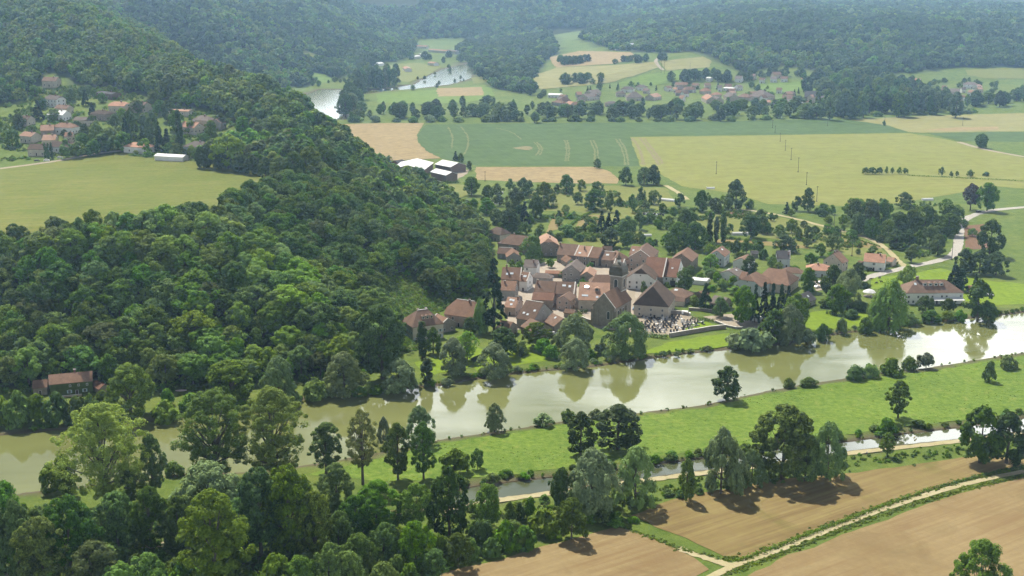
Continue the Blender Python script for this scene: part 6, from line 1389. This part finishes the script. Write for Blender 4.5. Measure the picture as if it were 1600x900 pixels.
# wrapped bales and polytunnels behind the village
def bale(label, grp, px, py, m):
    x, y, z = P(px, py); b = MB(); b.lathe([(.75, -.6), (.85, -.5), (.85, .5), (.75, .6)], 14); me = b.mesh('wrapped_bale', m); me.transform(Matrix.Rotation(math.pi / 2, 4, 'X'))
    o = obj('wrapped_bale', me, None, (x, y, z + .8), RNG.uniform(0, 3)); tag(o, label, 'bale', grp)
MBK, MWT = plain('black_wrap', (.02,.02,.022), .35, .5, .1), plain('white_wrap', (.75,.75,.75), .4, .4, .05)
for q in (1006, 1013, 1017, 1023, 1028, 1032, 1036): bale('black wrapped bale in the row on the grass behind the poplars', 'black wrapped bales', q, 336.5 + RNG.normal(0, .6), MBK)
for q in (1009, 1020, 1026): bale('white wrapped bale in the row on the grass behind the poplars', 'white wrapped bales', q, 336 + RNG.normal(0, .6), MWT)
def tunnel(label, px, py, rot, L, r):
    x, y, z = P(px, py); E = empty('polytunnel', (x, y, z), math.radians(rot)); tag(E, label, 'polytunnel')
    b = MB(); n = 10; ring = [(r * math.cos(k * math.pi / n), r * 1.05 * math.sin(k * math.pi / n)) for k in range(n + 1)]
    for (y0, z0), (y1, z1) in zip(ring, ring[1:]): b.face([(-L / 2, y0, z0), (L / 2, y0, z0), (L / 2, y1, z1), (-L / 2, y1, z1)])
    for s in (-1, 1): q = [(s * L / 2, yy, zz) for yy, zz in ring]; b.face(q if s > 0 else q[::-1])
    b.build('cover', RC['white'], E)
    for k in range(4):
        h = MB(); h.tube([(-L / 2 + L * (k + .0) / 3, yy * 1.02, zz * 1.02) for yy, zz in ring], [.05] * (n + 1), 5); h.build('hoop', M_ZINC, E)
    d = MB(); d.box((-L / 2 - .05, 0, 1.0), (.06, 1.2, 1.9)); d.build('door', M_FRAME, E)
tunnel('white polytunnel in the gardens below the barley corner', 1042, 314, -28, 13, 2.0); tunnel('tiny white polytunnel beside a round dark bush at the barley edge', 1110, 295, 10, 7, 1.5)
tunnel('white polytunnel against the large bushy tree by the winding lane', 1158, 367, 3, 13, 2.0); tunnel('small white polytunnel under the slim tree near the lane', 1284, 333, 20, 6, 1.4)
tunnel('white polytunnel half hidden in the western orchards', 779, 303, 35, 8, 1.6); tunnel('low white polytunnel beside the western orchard trees', 777, 319, 5, 8, 1.4)
tunnel('white tent-like polytunnel at the edge of the plain', 1449, 313, 5, 9, 1.8); tunnel('bright polytunnel in the gardens behind the tall white-gabled house', 1008, 369, 5, 9, 1.5)
# power poles
def pole(label, px, yb, yt, grp=None):
    x, y, z = P(px, yb); d = math.sqrt(x * x + y * y + (CH - z) ** 2); h = (yb - yt) / (F / d * .96); r = .17
    E = empty('power_pole', (x, y, z), RNG.uniform(-.3, .3)); tag(E, label, 'power pole', grp)
    b = MB(); b.tube([(0, 0, -.4), (0, 0, h)], [r * 1.3, r * .8], 8); b.box((0, 0, .25), (1.1, 1.1, .5)); b.build('post', M_BARKP, E)
    b = MB(); b.box((0, 0, h - .7), (2.2, .16, .18)); b.build('crossarm', M_BARKP, E)
    for k in (-.95, 0, .95): b = MB(); b.lathe([(.06, h - .6), (.12, h - .5), (.06, h - .3)], 8, (k, 0)); b.build('insulator', M_ZINC, E)
M_BARKP = plain('grey_weathered_pole', (.10,.095,.09), .9, .1, .2)
for i, (px, yb, yt) in enumerate([(1207,200,188),(1211,207,197),(1219,221,208),(1227,235,219),(1236,250,232),(1247,269,247),(1260,289,270),(1276,315,292)]):
    pole(['farthest pole of the barley line', 'second farthest pole of the barley line', 'third farthest pole of the barley line', 'fourth farthest pole of the barley line', 'fourth nearest pole of the barley line', 'tall dark pole in the middle of the barley', 'second nearest pole of the barley line', 'nearest pole of the barley line'][i] + ', standing in the crop' if i > 4 else ['farthest pole of the barley line', 'second farthest pole of the barley line', 'third farthest pole of the barley line', 'fourth farthest pole of the barley line', 'fourth nearest pole of the barley line'][i], px, yb, yt)
for lab, px, yb, yt in [('lone power pole toward the village end of the barley', 1119,272,253), ('power pole at the tip of the dark wheat', 1293,197,186), ('power pole in the pale field with a bush at its foot', 1382,196,184), ('power pole far out in the pale yellow field', 1504,196,184),
    ('power pole where the winding lane starts to drop', 1303,357,335), ('power pole standing in the vegetable plot', 1313,377,359), ('power pole behind the rose-roofed house', 1331,400,380), ('tall pole beside the road bend', 1487,406,380), ('thin pole at the end of the fallow strip', 758,283,268),
    ('pole in the green field over the far village terraces', 1061,123,112), ('tall pole in the golden field over the far village', 1078,115,100), ('twin pole left of the tall far pole', 1038,117,98), ('pole by the white track on the far slope', 1033,115,92)]: pole(lab, px, yb, yt)
# gazebo
x, y, z = P(1358, 463); E = empty('garden_pavilion', (x, y, z), .2); tag(E, 'round garden pavilion with a white roof beside the hotel paddock', 'pavilion')
b = MB(); b.lathe([(3.9, 2.6), (3.9, 2.75), (2.4, 3.7), (.5, 4.4), (.1, 4.6)], 10); b.build('roof', RC['white'], E)
b = MB(); b.lathe([(3.4, 0), (3.4, .2)], 10); b.build('floor', WC['stone'], E)
for k in range(8): b = MB(); a = k * math.pi / 4; b.tube([(3.2 * math.cos(a), 3.2 * math.sin(a), .15), (3.2 * math.cos(a), 3.2 * math.sin(a), 2.7)], [.12, .12], 6); b.build('post', M_FRAME, E)
# upturned boat on the bank
x, y, z = P(283, 611); b = MB(); st = []
for k in range(9):
    u = -1 + k / 4; wv = .85 * (1 - abs(u) ** 2.2) + .02; hh = .62 * (1 - .35 * u * u); st.append([(u * 2.6, wv * math.cos(a), max(hh * math.sin(a), 0) + .12) for a in np.linspace(0, math.pi, 9)])
for A, B_ in zip(st, st[1:]):
    for i in range(8): b.face([A[i], B_[i], B_[i + 1], A[i + 1]])
E = empty('rowing_boat', (x, y, z), .15); tag(E, 'pale pinkish boat lying upturned on the scrubby bank', 'boat'); b.build('hull', plain('pale_boat_paint', (.55,.42,.38), .5, .3, .15), E)
b = MB(); b.tube([(u * 2.6, 0, .62 * (1 - .35 * u * u) + .14) for u in np.linspace(-1, 1, 9)], [.05] * 9, 5); b.build('keel', M_WOODD, E)
# dead snag on the meadow shore
x, y, z = P(1447, 573); b = MB(); rr = random.Random(4)
def limb(p, d, L, r, n):
    q = p + d * L; mid = p + d * L * .5 + Vector((rr.uniform(-.1, .1), rr.uniform(-.1, .1), 0)) * L; b.tube([p, mid, q], [r, r * .75, r * .45], 5)
    if n:
        for _ in range(3): limb(p + d * L * rr.uniform(.5, 1), (d + Vector((rr.uniform(-1, 1), rr.uniform(-1, 1), rr.uniform(-.1, .7)))).normalized(), L * .6, r * .45, n - 1)
limb(Vector((0, 0, -.3)), Vector((-.1, 0, 1)).normalized(), 4.2, .28, 3)
E = empty('dead_tree', (x, y, z)); tag(E, 'bare dead tree on the far meadow shore', 'tree'); b.build('trunk', M_BARKP, E)
# yellow bush at the canal
Yl = leaf_mat('yellow_flowers', (.42,.38,.03), (.6,.55,.06), .3); x, y, z = P(1429, 689)
c, cc, rc = crown_mesh('foliage', Yl, .7, .1, 1.9, shape='oval', nc=9, nl=26, leaf=.22, rc=.4, lump=.3); E = empty('yellow_plant', (x, y, z)); tag(E, 'yellow flowering plant on the canal edge', 'plant'); obj('foliage', c, E)
b = MB(); b.tube([(0, 0, -.1), (0, 0, 1)], [.04, .02], 5); b.build('stem', M_BARK, E)
# skin figures
def skin(name, vs, es, rs, mat, parent, sub=1):
    me = bpy.data.meshes.new(name); me.from_pydata(vs, es, []); o = obj(name, me, parent); me.materials.append(mat)
    m = o.modifiers.new('skin', 'SKIN'); me.skin_vertices[0].data[0].use_root = True
    for sv, r in zip(me.skin_vertices[0].data, rs): sv.radius = (r, r) if not isinstance(r, tuple) else r
    s = o.modifiers.new('sub', 'SUBSURF'); s.levels = sub; s.render_levels = sub
    return o
def cow(label, px, py, rot, mat, grp=None, graze=True):
    x, y, z = P(px, py); E = empty('cow', (x, y, z + .08), math.radians(rot)); tag(E, label, 'cow', grp)
    hx, hz = (1.35, .45) if graze else (1.45, 1.5)
    vs = [(-.75,0,1.12),(-.2,0,1.05),(.4,0,1.08),(.75,0,1.2),(1.05,0,1.0 if graze else 1.4),(hx,0,hz),(hx + .25,0,hz - .22)]; es = [(0,1),(1,2),(2,3),(3,4),(4,5),(5,6)]; rs = [.33,.40,.38,.28,.17,.15,.09]
    for sx, i in ((-.8, 0), (.55, 2)):
        for sy in (-.22, .22):
            n = len(vs); bk = -.1 if sx < 0 else .03
            vs += [(sx, sy, .78), (sx + bk, sy, .42), (sx + .02, sy, .06), (sx + .1, sy, .02)]; es += [(i, n), (n, n + 1), (n + 1, n + 2), (n + 2, n + 3)]; rs += [.16 if sx < 0 else .13, .075, .055, .06]
    for sy in (-.2, .2): vs.append((hx - .12, sy, hz + .16)); es.append((5, len(vs) - 1)); rs.append(.04)
    n = len(vs); vs += [(-1.08,0,1.05),(-1.12,0,.6)]; es += [(0,n),(n,n+1)]; rs += [.04,.035]
    skin('body', vs, es, rs, mat, E)
MC1, MC2 = plain('black_hide', (.02,.018,.016), .7, .2, .3), plain('dark_brown_hide', (.06,.035,.022), .7, .2, .3)
cow('black cow with head down nearest the white-roofed pavilion', 1369, 444, 20, MC1); cow('dark cow standing in the middle of the small herd', 1377, 442, 200, MC1, graze=False); cow('dark brown cow closest to the road', 1374, 435.5, 40, MC2); cow('dark cow at the road corner of the paddock', 1361, 438, -30, MC2, graze=False)
# cyclist on the towpath
x, y, z = P(1354, 712); a0 = P(1340, 709); b0 = P(1370, 704); rz = math.atan2(b0[1] - a0[1], b0[0] - a0[0])
E = empty('bicycle', (x, y, z + .17), rz); tag(E, 'dark bicycle ridden along the canal towpath', 'bicycle')
def ringm(r):
    b = MB(); b.tube([(r * math.cos(k * math.pi / 9), 0, r * math.sin(k * math.pi / 9)) for k in range(19)], [.022] * 19, 5, cap=False)
    for k in range(6): a = k * math.pi / 3; b.tube([(0, 0, 0), (r * math.cos(a), 0, r * math.sin(a))], [.005, .005], 3)
    return b.mesh('wheel', M_TYRE)
wm = ringm(.34)
for sx in (-.52, .52): obj('wheel', wm, E, (sx, 0, .36))
b = MB()
for p, q in (((-.52,0,.36),(-.08,0,.32)),((-.08,0,.32),(-.2,0,.86)),((-.52,0,.36),(-.18,0,.78)),((-.08,0,.32),(.38,0,.78)),((-.18,0,.78),(.36,0,.84)),((.52,0,.36),(.36,0,.92))): b.tube([p, q], [.02, .02], 5)
b.build('frame', paint(*BLK), E); b = MB(); b.tube([(.36,-.28,.98),(.4,-.1,1.02),(.36,0,.95),(.4,.1,1.02),(.36,.28,.98)], [.015] * 5, 5); b.build('handlebar', M_ZINC, E); b = MB(); b.box((-.21, 0, .9), (.26, .15, .06), 0, 0, .7); b.build('saddle', M_TYRE, E)
E = empty('person', (x, y, z + .17), rz); tag(E, 'cyclist in a blue top and dark shorts leaning over the handlebars', 'person')
vs = [(-.18,0,.98),(-.08,0,1.2),(.06,0,1.42),(.12,0,1.52),(.17,0,1.66),(.19,0,1.78), (-.14,.1,.94),(.2,.11,.8),(.02,.1,.42),(.12,.1,.38), (-.14,-.1,.94),(.16,-.11,.66),(-.1,-.1,.3),(.02,-.1,.24), (.05,.2,1.4),(.2,.24,1.16),(.37,.24,1.0), (.05,-.2,1.4),(.2,-.24,1.16),(.37,-.24,1.0)]
es = [(0,1),(1,2),(2,3),(3,4),(4,5),(0,6),(6,7),(7,8),(8,9),(0,10),(10,11),(11,12),(12,13),(2,14),(14,15),(15,16),(2,17),(17,18),(18,19)]
rs = [.15,.15,.16,.06,.10,.09,.10,.085,.05,.045,.10,.085,.05,.045,.065,.045,.035,.065,.045,.035]
skin('body', vs, es, rs, plain('skin_tone', (.42,.26,.19), .6, .3, .05), E, 2)
skin('jersey', [vs[0], vs[1], vs[2], vs[14], (.12,.225,1.28), vs[17], (.12,-.225,1.28)], [(0,1),(1,2),(2,3),(3,4),(2,5),(5,6)], [.165,.165,.175,.085,.07,.085,.07], paint(*BLU), E, 2)
skin('shorts', [vs[0], vs[6], (.06,.11,.86), vs[10], (.04,-.11,.78)], [(0,1),(1,2),(0,3),(3,4)], [.165,.12,.105,.12,.105], paint(*BLK), E, 2)
b = MB(); b.lathe([(.125, 1.76), (.135, 1.8), (.11, 1.88), (.05, 1.915)], 10, (.19, 0)); b.build('helmet', paint(*WHT), E)
# ---------------------------------------------------------------- light, sky, haze
world = bpy.data.worlds.new('World'); sc.world = world; world.use_nodes = True
w = world.node_tree; w.nodes.clear()
sky = w.nodes.new('ShaderNodeTexSky'); sky.sky_type = 'NISHITA'; sky.sun_disc = False
sky.sun_elevation = SUN_EL; sky.sun_rotation = SUN_AZ; sky.altitude = 300; sky.air_density = .9; sky.dust_density = 1.0
tc = w.nodes.new('ShaderNodeTexCoord'); mp = w.nodes.new('ShaderNodeMapping'); mp.inputs['Scale'].default_value = (1.3, 1.3, 3.2)
w.links.new(tc.outputs['Generated'], mp.inputs['Vector'])
nz = w.nodes.new('ShaderNodeTexNoise'); nz.inputs['Scale'].default_value = 2.2; nz.inputs['Detail'].default_value = 6; nz.inputs['Roughness'].default_value = .58
w.links.new(mp.outputs[0], nz.inputs['Vector'])
rp = w.nodes.new('ShaderNodeValToRGB'); rp.color_ramp.elements[0].position = .36; rp.color_ramp.elements[1].position = .52
w.links.new(nz.outputs['Fac'], rp.inputs['Fac'])
# cumulus stands in a bank above the horizon and thins out overhead
sx = w.nodes.new('ShaderNodeSeparateXYZ'); w.links.new(tc.outputs['Generated'], sx.inputs[0])
mr = w.nodes.new('ShaderNodeMapRange'); w.links.new(sx.outputs[2], mr.inputs[0])
mz = w.nodes.new('ShaderNodeMapRange'); w.links.new(sx.outputs[0], mz.inputs[0])
for i_, v_ in enumerate((-.04, .06, 0.0, .22)): mz.inputs[i_ + 1].default_value = v_
ms = w.nodes.new('ShaderNodeMath'); ms.operation = 'SUBTRACT'; w.links.new(sx.outputs[2], ms.inputs[0]); w.links.new(mz.outputs[0], ms.inputs[1]); w.links.new(ms.outputs[0], mr.inputs[0])
for i_, v_ in enumerate((.345, .385, 1.0, 0.0)): mr.inputs[i_ + 1].default_value = v_
ml = w.nodes.new('ShaderNodeMath'); ml.operation = 'MULTIPLY'; w.links.new(rp.outputs['Color'], ml.inputs[0]); w.links.new(mr.outputs[0], ml.inputs[1])
mx = w.nodes.new('ShaderNodeMix'); mx.data_type = 'RGBA'
# cloud bank dimmed away from the north, shaped to cut its fill light
mn = w.nodes.new('ShaderNodeMapRange'); w.links.new(sx.outputs[1], mn.inputs[0])
for i_, v_ in enumerate((.45, .75, 0.32, 1.0)): mn.inputs[i_ + 1].default_value = v_
mk = w.nodes.new('ShaderNodeMath'); mk.operation = 'MULTIPLY'; w.links.new(ml.outputs[0], mk.inputs[0]); w.links.new(mn.outputs[0], mk.inputs[1])
w.links.new(mk.outputs[0], mx.inputs[0]); w.links.new(sky.outputs[0], mx.inputs[6]); mx.inputs[7].default_value = (58, 58.5, 59, 1)
# added grey patch in the unseen western sky, dulls the river's reflection
def rng_(src, *v):
    n_ = w.nodes.new('ShaderNodeMapRange'); w.links.new(src, n_.inputs[0])
    for i_, v_ in enumerate(v): n_.inputs[i_ + 1].default_value = v_
    return n_.outputs[0]
def mul_(a_, b_):
    n_ = w.nodes.new('ShaderNodeMath'); n_.operation = 'MULTIPLY'; w.links.new(a_, n_.inputs[0]); w.links.new(b_, n_.inputs[1]); return n_.outputs[0]
dk = mul_(mul_(rng_(sx.outputs[0], -.16, -.05, .95, 0), rng_(sx.outputs[2], .27, .32, 0, 1)), rng_(sx.outputs[2], .52, .66, 1, 0))
mx2 = w.nodes.new('ShaderNodeMix'); mx2.data_type = 'RGBA'; w.links.new(dk, mx2.inputs[0]); w.links.new(mx.outputs[2], mx2.inputs[6]); mx2.inputs[7].default_value = (3.0, 3.3, 3.7, 1)
bg = w.nodes.new('ShaderNodeBackground'); bg.inputs['Strength'].default_value = .05
w.links.new(mx2.outputs[2], bg.inputs['Color'])
wo = w.nodes.new('ShaderNodeOutputWorld'); w.links.new(bg.outputs[0], wo.inputs['Surface'])
sun = bpy.data.lights.new('sun', 'SUN'); sun.energy = 5.0; sun.angle = math.radians(.55); sun.color = (1, .94, .83)
so = bpy.data.objects.new('sun', sun); COL.objects.link(so)
sd = Vector((math.sin(SUN_AZ) * math.cos(SUN_EL), math.cos(SUN_AZ) * math.cos(SUN_EL), math.sin(SUN_EL)))
so.rotation_euler = sd.to_track_quat('Z', 'Y').to_euler(); so.location = (0, 0, 400)
# haze: one even box of air round the camera and everything built
hz = MB(); hz.box((0, 8150, 115), (16500, 17000, 240)); hm = bpy.data.materials.new('haze_air'); hm.use_nodes = True
ht = hm.node_tree; ht.nodes.clear(); pv = ht.nodes.new('ShaderNodeVolumePrincipled'); ho = ht.nodes.new('ShaderNodeOutputMaterial')
pv.inputs['Color'].default_value = (.45, .72, 1.0, 1); pv.inputs['Density'].default_value = HAZE; pv.inputs['Anisotropy'].default_value = .75
ht.links.new(pv.outputs[0], ho.inputs['Volume'])
haze = hz.build('haze', hm); tag(haze, 'thin blue summer haze filling the valley', 'haze', None, 'stuff')
vs = sc.view_settings; vs.view_transform = 'Standard'; vs.look = 'None'; vs.exposure = EXPO; vs.gamma = 1; vs.use_curve_mapping = False
cy = sc.cycles
cy.use_denoising = True; cy.use_adaptive_sampling = False; cy.max_bounces = 6; cy.diffuse_bounces = 2; cy.glossy_bounces = 3; cy.transmission_bounces = 2; cy.transparent_max_bounces = 4; cy.volume_bounces = 0
cy.sample_clamp_indirect = 6; cy.caustics_reflective = False; cy.caustics_refractive = False
try: cy.denoiser = 'OPENIMAGEDENOISE'; cy.denoising_prefilter = 'NONE'
except Exception: pass
